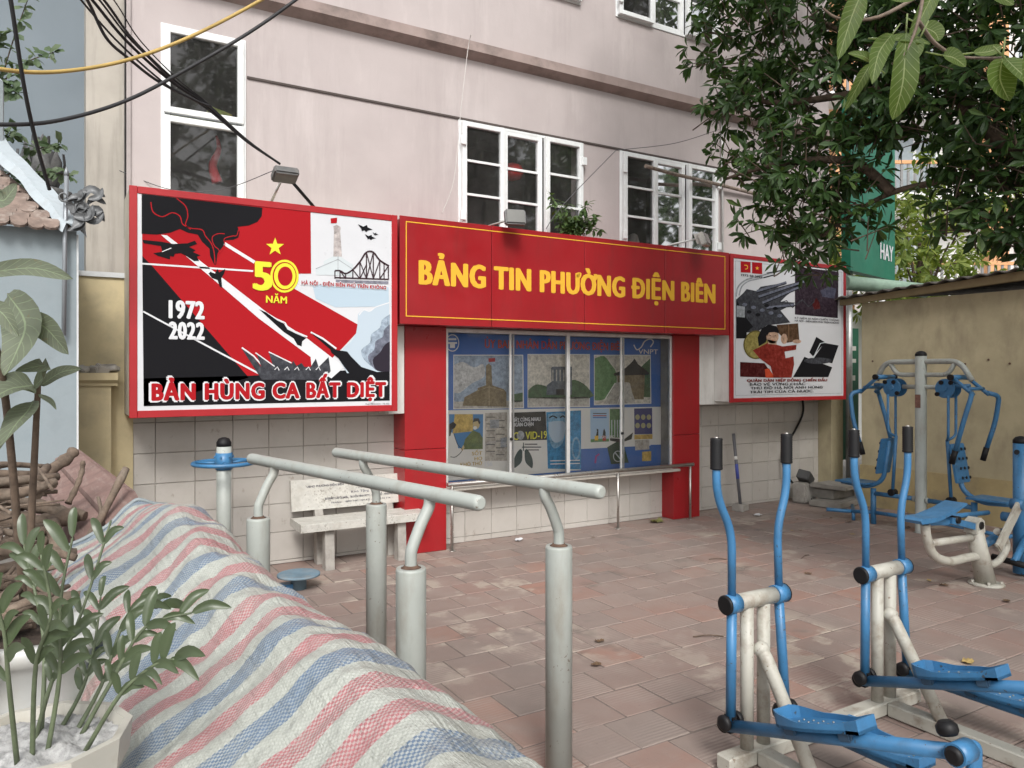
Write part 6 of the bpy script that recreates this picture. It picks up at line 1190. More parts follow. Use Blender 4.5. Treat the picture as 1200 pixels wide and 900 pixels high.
def make_crown(name, lobes, mat, parent, dens, L, w, rnd, n=7):
    mb = MB(); twigs = MB()
    for (x, y, z, r) in lobes:
        c = Vector((x, y, z)); k = max(3, int(dens*r*r))
        for _ in range(k):
            while True:
                q = Vector((rnd.uniform(-1,1), rnd.uniform(-1,1), rnd.uniform(-1,1)))
                if .05 < q.length < 1: break
            q = q.normalized()*(q.length**.55)
            p = c + Vector((q.x*r, q.y*r, q.z*r*.85))
            ax = q + Vector((0,0,.55)) + Vector((rnd.uniform(-.4,.4), rnd.uniform(-.4,.4), rnd.uniform(-.2,.2)))
            whorl(mb, p, ax, rnd, L, w, n)
            if rnd.random() < .5: twigs.tube([p, p-ax.normalized()*rnd.uniform(.12,.3)], [.003,.006], 4, caps=False)
    tw_ = twigs.build('twigs', BARK, parent)
    return mb.build(name, mat, parent)
tr = thing('tree', 'large dark green tree overhanging the right side of the yard', 'tree', (8.3, 1.2, 0))
rnd = random.Random(11)
make_crown('crown', CROWN_LOBES, LEAF_T, tr, 265, .115, .0185, rnd, 7)
upper = []  # unseen lobes added above the view to deepen the tree's shade
while len(upper) < 38:
    x, y, r_ = rnd.uniform(4.6,10.5), rnd.uniform(-.8,6.4), rnd.uniform(.6,.95); d_ = .518*x+.855*y
    upper.append((x, y, max(4.7, 1.7+.50*d_+r_*.9)+rnd.uniform(0,.9), r_))
make_crown('crown', upper, LEAF_T, tr, 75, .20, .037, rnd, 7)
m = MB(); m.tube(cat_rom([(8.3,1.2,-.05),(8.25,1.25,.8),(8.1,1.3,1.7),(8.0,1.3,2.5),LIMBS[0][0]], 5), [.19,.11], 14); m.build('trunk', BARK, tr)
for k, l in enumerate(LIMBS):
    m = MB(); m.tube(cat_rom(l, 5), [.075,.018] if k in (0,4) else [.04,.01], 8); m.build('limb', BARK, tr)
# yellow-green tree far down the street
t2 = thing('tree', 'yellow-green tree beyond the shed roof', 'tree', (14.6, 8.7, 0))
rnd = random.Random(5)
lob = [(14.6+rnd.uniform(-1.6,1.6), 8.7+rnd.uniform(-1.2,1.2), 3.9+rnd.uniform(-1.,1.3), rnd.uniform(.4,.75)) for _ in range(24)]
make_crown('crown', lob, LEAF_FAR, t2, 80, .20, .035, rnd, 7)
m = MB(); m.tube(cat_rom([(14.6,8.7,-.05),(14.5,8.6,1.5),(14.7,8.8,3.0),(14.4,8.6,4.2)]), [.14,.04], 10); m.build('trunk', BARK, t2)
for k in range(9):
    p = lob[k]; m = MB(); m.tube(cat_rom([(14.6,8.7,2.6),((14.6+p[0])/2,(8.7+p[1])/2,(2.9+p[2])/2),p[:3]]), [.04,.012], 6); m.build('limb', BARK, t2)
# trees across the street behind the viewpoint (seen in the window glass)
for loc, lab in (((4.5,-8.5,0), 'tree across the street mirrored in the left window panes'), ((11,-8,0), 'tree across the street mirrored in the middle window panes'), ((17,-9,0), 'tree across the street mirrored in the right window panes'), ((23,-8.5,0), 'tree furthest along the street mirrored in the right window panes')):
    tt = thing('tree', lab, 'tree', loc); rnd = random.Random(int(loc[0]*10))
    ll = [(loc[0]+rnd.gauss(0,2.0), loc[1]+rnd.gauss(0,1.0), 7.6+rnd.gauss(0,2.3), rnd.uniform(.9,1.4)) for _ in range(22)]
    make_crown('crown', ll, LEAF_T, tt, 30, .36, .075, rnd, 6)
    m = MB(); m.tube(cat_rom([(loc[0],loc[1],-.05),(loc[0]+.1,loc[1],3),(loc[0]-.1,loc[1],7.5)]), [.25,.08], 10); m.build('trunk', BARK, tt)

def big_leaf(mb, a, b, c, w, n=8, curl=.25, fold=.3):
    """broad leaf along the curve a-b-c"""
    path = cat_rom([a, b, c], n//2); m_ = len(path); vs = []; fs = []
    prev = None
    view = Vector((-.52,-.85,.25))
    for i, p in enumerate(path):
        t = i/(m_-1); d = (path[min(i+1,m_-1)]-path[max(i-1,0)]).normalized()
        s = d.cross(view).normalized(); nn = s.cross(d)
        ww = w*(math.sin(math.pi*min(1,t**.85*.985+.008))**.85)
        for k, sg in enumerate((-1,-.5,0,.5,1)):
            vs.append(p+s*ww*sg+nn*(abs(sg)**1.5*ww*fold)+nn*curl*w*.25*math.sin(t*9+k)*.35)
    for i in range(m_-1):
        for k in range(4): fs.append((i*5+k, i*5+k+1, (i+1)*5+k+1, (i+1)*5+k))
    mb.add(vs, fs, True); mb.luv = [(sg, i/(m_-1)) for i in range(m_) for sg in (-1,-.5,0,.5,1)]
def leaf_uv(o, luv):
    l = o.data.uv_layers.new(name='leaf')
    for lp in o.data.loops: l.data[lp.index].uv = luv[lp.vertex_index] if lp.vertex_index < len(luv) else (0, 0)
    return o
# foreground branch hanging into the top right corner
hb = thing('tree', 'near branch with broad backlit leaves hanging in at the top right', 'tree', (2.6, -.4, -.03))
m = MB(); m.tube(cat_rom([(2.6,-.4,-.05),(2.6,-.35,1.2),(2.5,-.2,2.3),(2.2,.2,2.8),HANG_TWIGS[0][0]], 5), [.06,.012], 10); m.build('trunk', BARK, hb)
for tw_ in HANG_TWIGS:
    m = MB(); m.tube(cat_rom(tw_, 5), [.0035,.0018], 6); m.build('twig', DRYWOOD, hb)
for a, b, c, w in HANG_LEAVES:
    m = MB(); big_leaf(m, Vector(a), Vector(b), Vector(c), w, 10); m.tube([Vector(a), Vector(a)+(Vector(a)-Vector(b)).normalized()*.03], .0015, 4); leaf_uv(m.build('leaf', LEAF_HANG, hb), m.luv)
# shrub growing above the fascia
ss = thing('shrub', 'leafy green shrub standing on top of the red fascia', 'shrub', (4.72, 6.68, 3.10))
rnd = random.Random(2); m = MB()
for k in range(16):
    a = rnd.uniform(0, 6.28); tip = Vector((4.72+math.cos(a)*rnd.uniform(.1,.42), 6.62+math.sin(a)*.14, 3.25+rnd.uniform(-.02,.3)))
    path = cat_rom([(4.72,6.68,3.12),(4.72+(tip.x-4.72)*.4,6.66,3.22+rnd.uniform(0,.1)),tip], 5)
    m.tube(path, [.006,.002], 5)
    if k == 0: lv = MB()
    for p in path[3:]:
        for _ in range(5):
            d = Vector((rnd.uniform(-1,1)+(tip.x-4.72), rnd.uniform(-1,.6), rnd.uniform(-.9,.4))).normalized(); n_ = Vector((rnd.uniform(-.4,.4),-.5,1)).normalized()
            v, f = leaf_verts(p, d, n_, rnd.uniform(.07,.12), rnd.uniform(.014,.022), .2, .2); lv.add(v, f)
m.build('stem', STEMG, ss); lv.build('foliage', LEAF_SHRUB, ss)

# ================================================================== left side: shrine, walls
fbk = MB(); fbk.box(-6, .55, 9.5, 12, 0, 11); tag(fbk.build('far_house', FARBLUE), 'tall slate-blue house wall behind the shrine roof', 'building')
yw = thing('yellow_wall', 'crumbling yellow wall stub between the blue shrine and the left billboard', 'wall', (.4, 6.95, 0))
m = MB(); m.box(.0, .60, 6.90, 7.12, 0, 2.46); YW2 = M_plain('pale_yellow_limewash', (.52,.44,.27), .9, var=.13, scale=3, bmp=.8, bscale=12, dirt=(.36,.31,.21), dscale=4, damt=.7); m.build('wall', YW2, yw)
m = MB(); m.box(-.02, .61, 6.88, 7.14, 2.461, 2.50); m.build('top_render', PLASTER, yw)
m = MB(); m.box(.0, .43, 6.72, 6.899, 0, 1.60); m.build('pilaster', YW2, yw)
m = MB(); m.prism([(6.70,1.601),(6.70,1.62),(6.665,1.645),(6.665,1.70),(6.899,1.70),(6.899,1.601)], 'x', -.01, .475); m.build('capital', YW2, yw)
m = MB(); rnd = random.Random(4)
for k in range(14): m.obox((.2+rnd.uniform(-.15,.25), 6.80+rnd.uniform(-.08,.08), 1.72+rnd.uniform(0,.03)), (rnd.uniform(.05,.12),rnd.uniform(.04,.1),rnd.uniform(.03,.06)), (rnd.uniform(-.4,.4),rnd.uniform(-.4,.4),rnd.uniform(0,3)), .006)
m.build('rubble', CONC, yw)
sr = thing('shrine', 'blue-grey shrine wall with mossy scale-tile roof at the left edge', 'shrine', (-.8, 6.3, 0))
m = MB(); m.box(-2.4, .175, 6.0, 6.55, 0, 2.66); m.build('wall', BLUEW, sr)
m = MB(); m.box(.1755, .187, 5.996, 6.54, 0, 2.64); m.build('corner_edge', PLASTER, sr)
# roof plane rising away from the eave, scale tiles laid row by row
m = MB(); m.add([(-2.5,5.93,2.66),(.17,5.93,2.66),(-.42,6.95,3.34),(-2.5,6.95,3.34)], [(0,1,2,3)]); m.add([(.17,5.93,2.66),(.17,6.9,2.66),(-.42,6.95,3.34)], [(0,1,2)]); roof = m.build('roof', ROOFT, sr)
slope = Vector((0,1.02,.68)).normalized(); rn = Vector((0,-.68,1.02)).normalized()
tilev = [(-.046,0,0),(.046,0,0),(.046,-.075,0),(.028,-.105,0),(0,-.115,0),(-.028,-.105,0),(-.046,-.075,0)]
tmesh = bpy.data.meshes.new('roof_tile'); nn = len(tilev); tmesh.from_pydata([(x,y,.018) for x,y,z in tilev]+[(x,y,0) for x,y,z in tilev], [], [tuple(range(nn)), tuple(range(2*nn-1,nn-1,-1))]+[(i,i+nn,(i+1) % nn+nn,(i+1) % nn) for i in range(nn)]); tmesh.materials.append(ROOFT)
rnd = random.Random(9)
for r_ in range(19):
    base_p = Vector((0,5.90,2.645))+slope*(.09+r_*.064)
    lim = .12-.59*(r_*.064+.08)/1.26
    for k in range(12):
        x = lim-.05-k*.095-(.047 if r_ % 2 else 0)
        if x < -1.1: continue
        o = bpy.data.objects.new('roof_tile', tmesh); COL.objects.link(o); o.parent = roof
        mat = Matrix.Translation(base_p+Vector((x,0,0))+rn*.02) @ Matrix((( 1,0,0),(0,slope.y,rn.y),(0,slope.z,rn.z))).to_4x4() @ Matrix.Rotation(rnd.gauss(0,.08),4,'Z') @ Matrix.Rotation(.12+rnd.gauss(0,.05),4,'X')
        o.matrix_local = Matrix.Translation(-ORG[roof.name]) @ mat
SPL = M_plain('bluish_plaster', (.40,.45,.48), .9, var=.12, scale=7, bmp=.6, bscale=20, dirt=(.24,.25,.25), dscale=7, damt=.7)
m = MB(); pts = [(.165,5.92,2.66),(.06,6.10,2.83),(-.09,6.36,3.06),(-.25,6.62,3.28),(-.36,6.80,3.50)]
vs = []; cr = cat_rom(pts, 6)
for k, p in enumerate(cr):
    w_ = .075+.05*math.sin(k*.9)*.2
    vs += [p+Vector((-w_,-.03,-.03)), p+Vector((-w_*.7,-.02,.035)), p+Vector((w_*.7,.03,.035)), p+Vector((w_,.04,-.06))]
m.add(vs, [(k*4+q,k*4+q+1,k*4+q+5,k*4+q+4) for k in range(len(cr)-1) for q in range(3)]); m.build('hip_ridge', SPL, sr)
m = MB(); m.bbox(-.72,-.27,6.66,6.9,3.05,3.86,.04); m.build('ridge_post', SPL, sr)
# silver lotus finial and scroll ornament
lo = thing('lotus_finial', 'grey lotus bud finial behind the shrine roof', 'ornament', (-.04, 7.74, 0))
m = MB(); m.lathe([(.06,0),(.06,2.9),(.20,2.95),(.20,3.02),(.12,3.06),(.12,3.14),(.24,3.2),(.24,3.26),(.10,3.3)], (-.04,7.74,0), 16); m.build('stem', M_plain('grey_cast', (.2,.2,.2), .5, metal=.3, var=.3, scale=20), lo)
m = MB()
for ring, (rr, zz, hh, tilt, n) in enumerate(((.13,3.3,.30,.35,8),(.10,3.32,.36,.2,8),(.06,3.34,.40,.06,6))):
    for k in range(n):
        a = k*6.283/n+ring*.4; ca, sa = math.cos(a), math.sin(a); w = .075
        pr = []
        for t in (0,.35,.7,1):
            ro = rr+tilt*hh*math.sin(t*2.2)*.55; ww = w*math.sin(math.pi*(.18+.80*t)) if t < 1 else .004
            for sg in (-1,0,1): pr.append((-.04+ca*(ro-.02*abs(sg))-sa*ww*sg, 7.74+sa*(ro-.02*abs(sg))+ca*ww*sg, zz+hh*t))
        fs = [(i*3+j,i*3+j+1,(i+1)*3+j+1,(i+1)*3+j) for i in range(3) for j in range(2)]
        m.add(pr, fs, True)
m.build('petals', MATS['grey_cast'], lo)
so = thing('scroll_ornament', 'tin scroll ornament with pole beside the shrine roof corner', 'ornament', (.1, 5.9, 1.95))
m = MB(); m.tube([(.10,5.95,1.95),(.105,5.94,2.55),(.115,5.94,3.02)], .014, 10); m.lathe([(.018,0),(.012,.03),(.002,.06)], (.115,5.94,3.02), 8); m.build('pole', M_plain('galvanised', (.26,.28,.30), .5, metal=.4), so)
m = MB(); rnd = random.Random(6)
for k in range(20):
    a0 = rnd.uniform(-2.6,2.9); cx, cz = .16+rnd.uniform(-.06,.08), 2.80+rnd.uniform(-.08,.08); L = rnd.uniform(.09,.17); turn = rnd.choice((-1,1))*rnd.uniform(.9,1.6)
    A_ = Vector((cx,5.93-.002*k,cz)); B_ = A_+Vector((math.cos(a0),-.12,math.sin(a0)))*L*.6; C_ = B_+Vector((math.cos(a0+turn),-.05,math.sin(a0+turn)))*L*.55
    big_leaf(m, A_, B_, C_, L*.20, 10, .8, .5)
for cx, cz, s_, dr in ((.20,2.80,.05,1),(.10,2.87,.04,-1),(.27,2.74,.035,1)):
    m.tube([(cx+s_*(1-k/20)*math.cos(k*.5*dr), 5.90, cz+s_*(1-k/20)*math.sin(k*.5*dr)) for k in range(18)], [.008,.004], 6)
m.build('scrolls', TIN, so)
# small tree in front of the slate-blue house
sp_ = thing('shrub', 'thin leafy shrub against the slate-blue wall at the top left', 'shrub', (-.4, 7.3, 0))
rnd = random.Random(8); lv = MB(); st = MB()
for (bx, by, bz, tx, tz) in ((-.5,7.3,3.2,-.36,5.0),(-.45,7.3,3.2,-.10,4.75),(-.5,7.3,3.6,.05,4.28),(-.5,7.3,3.4,-.30,4.35),(-.4,7.3,3.0,.10,3.55),(-.3,7.3,3.0,.16,3.3),(-.45,7.3,3.8,-.2,3.9),(-.5,7.3,3.0,-.2,3.6)):
    path = cat_rom([(bx,by,bz),((bx+tx)/2,by-.05,(bz+tz)/2+.15),(tx,by-.1,tz)], 6); st.tube(path, [.008,.003], 5)
    for p in path[3:]:
        whorl(lv, p, Vector((rnd.uniform(-.5,.5),-.6,rnd.uniform(0,.8))), rnd, .105, .027, 4)
st.tube([(-.5,7.3,0),(-.5,7.3,3.6)], [.03,.01], 8)
st.build('stem', BARK, sp_); lv.build('foliage', M_leaf('muted_green_leaf', [(0,(.06,.10,.045)),(1,(.13,.17,.10))], .5, .2), sp_)  # muted grey-green leaf colours

# ================================================================== planter wall, tarpaulin, wood, pots
pw = thing('planter_wall', 'low raised planter wall with faded pink coping along the left side', 'wall', (-.4, 3.5, 0))
m = MB(); m.prism([(-2.4,-.2),(.40,-.2),(.12,6.6),(-2.4,6.6)], 'z', -.02, .80); m.build('bed', CONC, pw)
ax = Vector((-.0638,.998,0)); px_ = Vector((.998,.0638,0))
def rp(s, c, z): return Vector((.51-.0638*(s-.83), s, z)) + px_*c
segs = [(.4,1.6),(1.604,3.22),(3.2205,3.75),(3.7505,4.4),(4.404,5.2),(5.204,6.55)]
DZ = [-.09,-.09,-.09,0,0]
for a, b in segs:
    for name, prof in (('coping_slab', [(-.13,1.125),(-.02,1.185),(.01,1.18),(.03,1.09),(-.13,1.07)]), ('coping_slab', [(-.235,1.055),(-.135,1.10),(-.1305,1.02),(-.235,1.0)]), ('facing_board', [(-.30,.80),(-.245,1.04),(-.2355,1.035),(-.2355,.80)]), ('core', [(-.2350,.80),(-.2350,.998),(.02,1.07),(.02,0),(-.15,0)])):
        m = MB(); n = len(prof)
        dz_ = lambda s, z: z-(.10*max(0,min(1,(3.75-s)/.5)) if z > .9 else 0)
        vs = [rp(a, c, dz_(a,z)) for c, z in prof]+[rp(b, c, dz_(b,z)) for c, z in prof]
        m.add(vs, [tuple(range(n)), tuple(range(2*n-1,n-1,-1))]+[(i,i+n,(i+1) % n+n,(i+1) % n) for i in range(n)]); m.build(name, COPING if name != 'core' else CONC, pw)

def M_tarp():
    m, nt, b = base('striped_tarpaulin', .42, spec=.5)
    uv = nd(nt, 'ShaderNodeUVMap', uv_map='cloth'); sep = nd(nt, 'ShaderNodeSeparateXYZ'); nt.links.new(uv.outputs[0], sep.inputs[0])
    dst = nd(nt, 'ShaderNodeMath', operation='MULTIPLY_ADD'); nt.links.new(noise(nt, 3., 3), dst.inputs[0]); dst.inputs[1].default_value = .03; nt.links.new(sep.outputs['X'], dst.inputs[2])
    fr_ = nd(nt, 'ShaderNodeMath', operation='FRACT'); sc = nd(nt, 'ShaderNodeMath', operation='MULTIPLY'); nt.links.new(dst.outputs[0], sc.inputs[0]); sc.inputs[1].default_value = 1/.585; nt.links.new(sc.outputs[0], fr_.inputs[0])
    white = (.38, .395, .355); red = (.38, .15, .16); blu = (.12, .175, .255)
    st_ = []
    for k, cc in enumerate((red, blu, red, blu, red)): st_ += [(k*.2+.001, cc), (k*.2+(.115 if k % 2 else .10), white)]
    stripe = ramp(nt, fr_.outputs[0], st_, 'CONSTANT')
    # woven tape: fine checker of coloured and pale threads
    ck = nd(nt, 'ShaderNodeTexChecker'); ck.inputs['Scale'].default_value = 190; nt.links.new(uv.outputs[0], ck.inputs['Vector']); ck.inputs[1].default_value = (0,0,0,1); ck.inputs[2].default_value = (1,1,1,1)
    wv = ramp(nt, noise(nt, 7, 3), [(.3, .3), (.7, .7)])
    f = nd(nt, 'ShaderNodeMath', operation='MULTIPLY'); nt.links.new(ck.outputs['Fac'], f.inputs[0]); nt.links.new(wv, f.inputs[1])
    c = mix(nt, f.outputs[0], stripe, (.50, .515, .48))
    c = mix(nt, ramp(nt, noise(nt, 9, 6, .7), [(.5, 0), (.75, .5)]), c, (.30, .30, .27))
    c = mix(nt, ramp(nt, noise(nt, 2.2, 5, .7), [(.56, 0), (.75, .45)]), c, (.28, .275, .245))
    nt.links.new(c, b.inputs['Base Color'])
    mp = nd(nt, 'ShaderNodeMapping'); mp.inputs['Scale'].default_value = (7, 55, 1); nt.links.new(uv.outputs[0], mp.inputs[0])
    n1 = noise(nt, 1., 4, .6, vec=mp.outputs[0])
    n2 = noise(nt, 16, 5, .65)
    h1 = nd(nt, 'ShaderNodeMath', operation='ADD'); nt.links.new(n1, h1.inputs[0]); nt.links.new(n2, h1.inputs[1])
    h2 = nd(nt, 'ShaderNodeMath', operation='MULTIPLY_ADD'); nt.links.new(ck.outputs['Fac'], h2.inputs[0]); h2.inputs[1].default_value = .10; nt.links.new(h1.outputs[0], h2.inputs[2])
    bump(nt, b, h2.outputs[0], .75, .014); return m
from mathutils import noise as mnoise
prof = [(-.42,.55),(-.40,.80),(-.372,.94),(-.33,1.02),(-.25,1.075),(-.16,1.135),(-.09,1.20),(-.04,1.222),(.02,1.205),(.075,1.18),(.11,1.12),(.13,.95),(.15,.6),(.18,.15)]
pp = cat_rom([Vector((c, z, 0)) for c, z in prof], 9)
al = [0]
for i in range(1, len(pp)): al.append(al[-1]+(pp[i]-pp[i-1]).length)
SN = 300; s0, s1 = .28, 3.32
vs = []; uvs = []
for i in range(SN+1):
    s = s0+(s1-s0)*i/SN
    endt = max(0, (s-3.3)/.25)
    for j, q in enumerate(pp):
        c, z = q.x, q.y
        crease = mnoise.noise(Vector((s*2.1, al[j]*1.3, 3.1)))*.022 + mnoise.noise(Vector((s*6+al[j]*3, al[j]*5, 9.)))*.011 + abs(mnoise.noise(Vector((s*3.2-al[j]*4.5, al[j]*2.2, 5.))))*.022 - abs(mnoise.noise(Vector((s*7+al[j]*9, s*2-al[j]*3, 1.))))*.012 - abs(mnoise.noise(Vector((s*15-al[j]*6, al[j]*9, 4.))))*.009 + abs(mnoise.noise(Vector((s*11+al[j]*13, al[j]*4-s*5, 14.))))*.008 - abs(mnoise.noise(Vector((s*28-al[j]*17, al[j]*21, 24.))))*.004
        sag = .022*math.sin(s*2.7+.6)+.014*math.sin(s*5.3)
        lx = .02*math.sin(s*4.0+al[j]*2)
        p = rp(s + .05*mnoise.noise(Vector((al[j]*1.5, s*.8, 0))) , c + lx*.6, z + crease*1.05 + (sag if z > .9 else 0) - .0*endt)
        if c < -.2: p.z = max(p.z, .3)
        vs.append(p); uvs.append((s+.06*(al[j]-.9), al[j]))
n_ = len(pp); fs = [(i*n_+j, i*n_+j+1, (i+1)*n_+j+1, (i+1)*n_+j) for i in range(SN) for j in range(n_-1)]
tp = MB(); tp.add(vs, fs, True)
# rolled hem at the far end
me_o = tp.build('tarpaulin', M_tarp(), label='red, white and blue striped woven tarpaulin draped over the low wall', cat='tarpaulin')
uvl = me_o.data.uv_layers.new(name='cloth')
for lp in me_o.data.loops: uvl.data[lp.index].uv = uvs[lp.vertex_index]
m = MB(); hem = [vs[SN*n_+j]+Vector((0,0,.004)) for j in range(20, 100, 4)]
m.tube(cat_rom(hem, 4), .010, 7, flat=.8); m.build('hem', M_plain('tarp_hem', (.22,.25,.26), .6, var=.15), me_o)

# firewood
for k, s_ in enumerate(STICKS):
    m = MB(); pth = [Vector(p) for p in s_[:4]]
    pts = cat_rom(pth, 5); rr = [s_[4]*(1+.18*math.sin(i*1.9+k))*(1-.25*i/len(pts)) for i in range(len(pts))]
    m.tube(pts, rr, 9)
    if k == 0: m.tube(cat_rom([pts[11], pts[11]+Vector((.03,.05,.06)), pts[11]+Vector((.02,.08,.13))],4), [.012,.006], 6)
    lab = ['long crooked stick slanting up out of the firewood pile', 'stubby cut branch at the top of the firewood pile', 'thin straight branch across the firewood pile', 'thick pale log across the firewood pile', 'short split log leaning on the pink coping', 'stout brown log low in the firewood pile', 'thin log just below the stout one near the white pot', 'short stick at the left edge of the firewood', 'small forked twig rising from the firewood'][k]
    m.build('firewood', DRYWOOD, label=lab, cat='firewood', group='firewood pile')
rnd = random.Random(21)
for k in range(110):
    y = rnd.uniform(2.7, 4.4); z = .83+rnd.uniform(0,.48); x = rnd.uniform(-.42,.02) - (y-2.7)*.03
    a = rnd.uniform(-.7,.7)+(1.57 if k % 3 == 0 else .15); L = rnd.uniform(.25,.6); tilt = rnd.uniform(-.12,.2)
    d = Vector((math.cos(a), math.sin(a), tilt)); p = Vector((x,y,z))
    bend = Vector((rnd.uniform(-.04,.04), rnd.uniform(-.04,.04), rnd.uniform(-.02,.05)))
    pts = [p-d*L/2, p+bend, p+d*L/2]
    if max(q.x for q in pts) > .10-(y-2.7)*.06: 
        sh_ = max(q.x for q in pts)-.08+(y-2.7)*.06; pts = [q-Vector((sh_,0,0)) for q in pts]
    for q in pts: q.z = max(q.z, .815)
    r_ = rnd.choice((.004,.005,.006,.008,.010,.014,.019,.026))
    m = MB(); m.tube(cat_rom(pts, 4), [r_, r_*.6], 7); m.build('firewood', DRYWOOD, label='dry brown branch jumbled in the firewood pile', cat='firewood', group='firewood branches in the pile')
# knotty stump beside the white pot
m = MB(); bm = bmesh.new(); bmesh.ops.create_icosphere(bm, subdivisions=4, radius=.085)
for v in bm.verts:
    k = 1+.35*mnoise.noise(v.co*14)+.25*mnoise.noise(v.co*32); v.co = Vector((v.co.x*1.25*k, v.co.y*.8*k, v.co.z*.65*k))
m.bm(bm, Matrix.Translation((.085,2.50,1.02)), True); m.tube([(-.12,2.62,.98),(.06,2.52,1.01)], [.035,.05], 10); m.build('stump', DRYWOOD, label='knotty piece of stump against the tarpaulin', cat='wood')
m = MB(); m.box(-.4,.12,2.30,2.75,.80,.945); m.build('brick_block', CONC, label='rough block under the knotty stump', cat='block')
# rear white pot with soil and scraps
p2 = thing('plant_pot', 'white round pot full of wood scraps behind the glossy plant', 'pot', (-.03,2.16,.80))
m = MB(); m.lathe([(.09,.0),(.125,.15),(.135,.24),(.155,.25),(.158,.285),(.135,.29),(.125,.26),(.02,.255)], (-.03,2.16,.80), 30); m.build('pot', M_plain('white_glaze', (.46,.47,.46), .35, var=.05, dirt=(.36,.33,.28), dscale=6, damt=.6), p2)
m = MB(); m.lathe([(.127,0),(.10,.02),(.01,.035)], (-.03,2.16,1.052), 20); m.build('soil', SOIL, p2)
rnd = random.Random(31)
for k in range(7):
    a = rnd.uniform(0,3.1); m = MB(); c = Vector((-.03+rnd.uniform(-.07,.07), 2.16+rnd.uniform(-.07,.07), 1.10+.012*k)); d = Vector((math.cos(a), math.sin(a), rnd.uniform(-.1,.1)))*rnd.uniform(.05,.09)
    m.tube([c-d, c, c+d], [.012,.02,.009], 7, flat=.6); m.build('wood_scrap', DRYWOOD, label='wood scrap lying in the rear white pot', cat='wood', group='scraps in the white pot')
yb = MB()
for k in range(4): yb.tube([(-.16+.06*math.cos(t*.35+k), 2.02+.05*math.sin(t*.35+k*.6), 1.08+.012*k+.03*math.sin(t*.35)) for t in range(19)], .007, 6, caps=False)
yb.build('hose_coil', M_plain('yellow_hose', (.5,.36,.12), .5), label='small coil of yellow hose at the rear pot rim', cat='hose')
m = MB(); m.lathe([(.03,.80),(.03,1.03),(.035,1.035)], (-.16,2.02,0), 10); m.build('peg', DRYWOOD, label='wooden peg holding the hose coil', cat='peg')

# zz plant in an octagonal pot
zz = thing('potted_plant', 'glossy leafy plant in an octagonal off-white pot at the lower left', 'potted plant', (-.01,1.465,.80))
m = MB(); m.lathe([(.085,0),(.115,.255),(.132,.26),(.137,.312),(.124,.312),(.118,.285),(.02,.28)], (-.01,1.465,.80), 10, smooth=False); m.build('pot', POTW, zz)
m = MB(); bm = bmesh.new(); bmesh.ops.create_grid(bm, x_segments=40, y_segments=40, size=.12)
for v in list(bm.verts):
    if v.co.length > .1185: bm.verts.remove(v)
for v in bm.verts: v.co.z = .012*mnoise.noise(v.co*30)+.008*mnoise.noise(v.co*90)+.02*(1-v.co.length/.13)
m.bm(bm, Matrix.Translation((-.01,1.465,1.092)), True); m.build('ash_soil', ASH, zz)
rnd = random.Random(13)
for st_ in ZZ_STEMS[:6]+ZZ_STEMS[6:7]+ZZ_STEMS[9:]:
    b0 = Vector((-.01,1.465,1.095)); off = Vector(st_[0])-b0; off.z = 0
    if off.length > .09: off = off.normalized()*.09
    P0 = b0+off
    pts = cat_rom([P0]+[Vector(p) for p in st_[1:]], 6)
    m = MB(); m.tube(pts, [.0042,.0018], 7); stem = m.build('stem', STEMG, zz)
    L_ = len(pts)
    for i in range(6, L_, 2):
        for sg in ((-1,1) if i < L_-1 else (0,)):
            if rnd.random() < .2: continue
            p = pts[i]; d = (pts[i]-pts[max(0,i-1)]).normalized()
            s = d.cross(Vector((-.52,-.85,.4))).normalized()
            dd = (d*.9+s*sg*.75+Vector((rnd.uniform(-.25,.25),rnd.uniform(-.25,.25),rnd.uniform(-.05,.35)))).normalized()
            LL = rnd.uniform(.042,.074); w = LL*.135
            m = MB(); big_leaf(m, p, p+dd*LL*.5+Vector((0,0,.006)), p+dd*LL-Vector((0,0,.008)), w, 8, .3, .4); leaf_uv(m.build('leaf', LEAF_ZZ, stem), m.luv)
# large-leaved plant at the left edge
rb_ = thing('rubber_plant', 'tall plant with big dusty grey-green leaves at the left edge', 'plant', (-.3,2.0,.80))
for k, s_ in enumerate(RUBBER_STEMS):
    pts = [Vector((s_[0][0], s_[0][1], .80))]+[Vector(p) for p in s_]
    m = MB(); m.tube(cat_rom(pts, 6), [.011,.006], 8); m.build('stem', BARK, rb_)
for a, b, c, w in RUBBER_LEAVES:
    m = MB(); big_leaf(m, Vector(a), Vector(b), Vector(c), w, 12, .9, .3); leaf_uv(m.build('leaf', LEAF_RUB, rb_), m.luv)
m = MB(); bm = bmesh.new(); bmesh.ops.create_icosphere(bm, subdivisions=4, radius=1)
for v in bm.verts:
    k = 1+.18*mnoise.noise(v.co*5)+.08*mnoise.noise(v.co*14); v.co = Vector((v.co.x*.26*k, v.co.y*.34*k, max(-.02, v.co.z*.22*k)))
m.bm(bm, Matrix.Translation((-.32,2.35,.80)), True); m.build('soil_heap', SOIL, label='dark soil heap around the dusty plant stems', cat='soil')

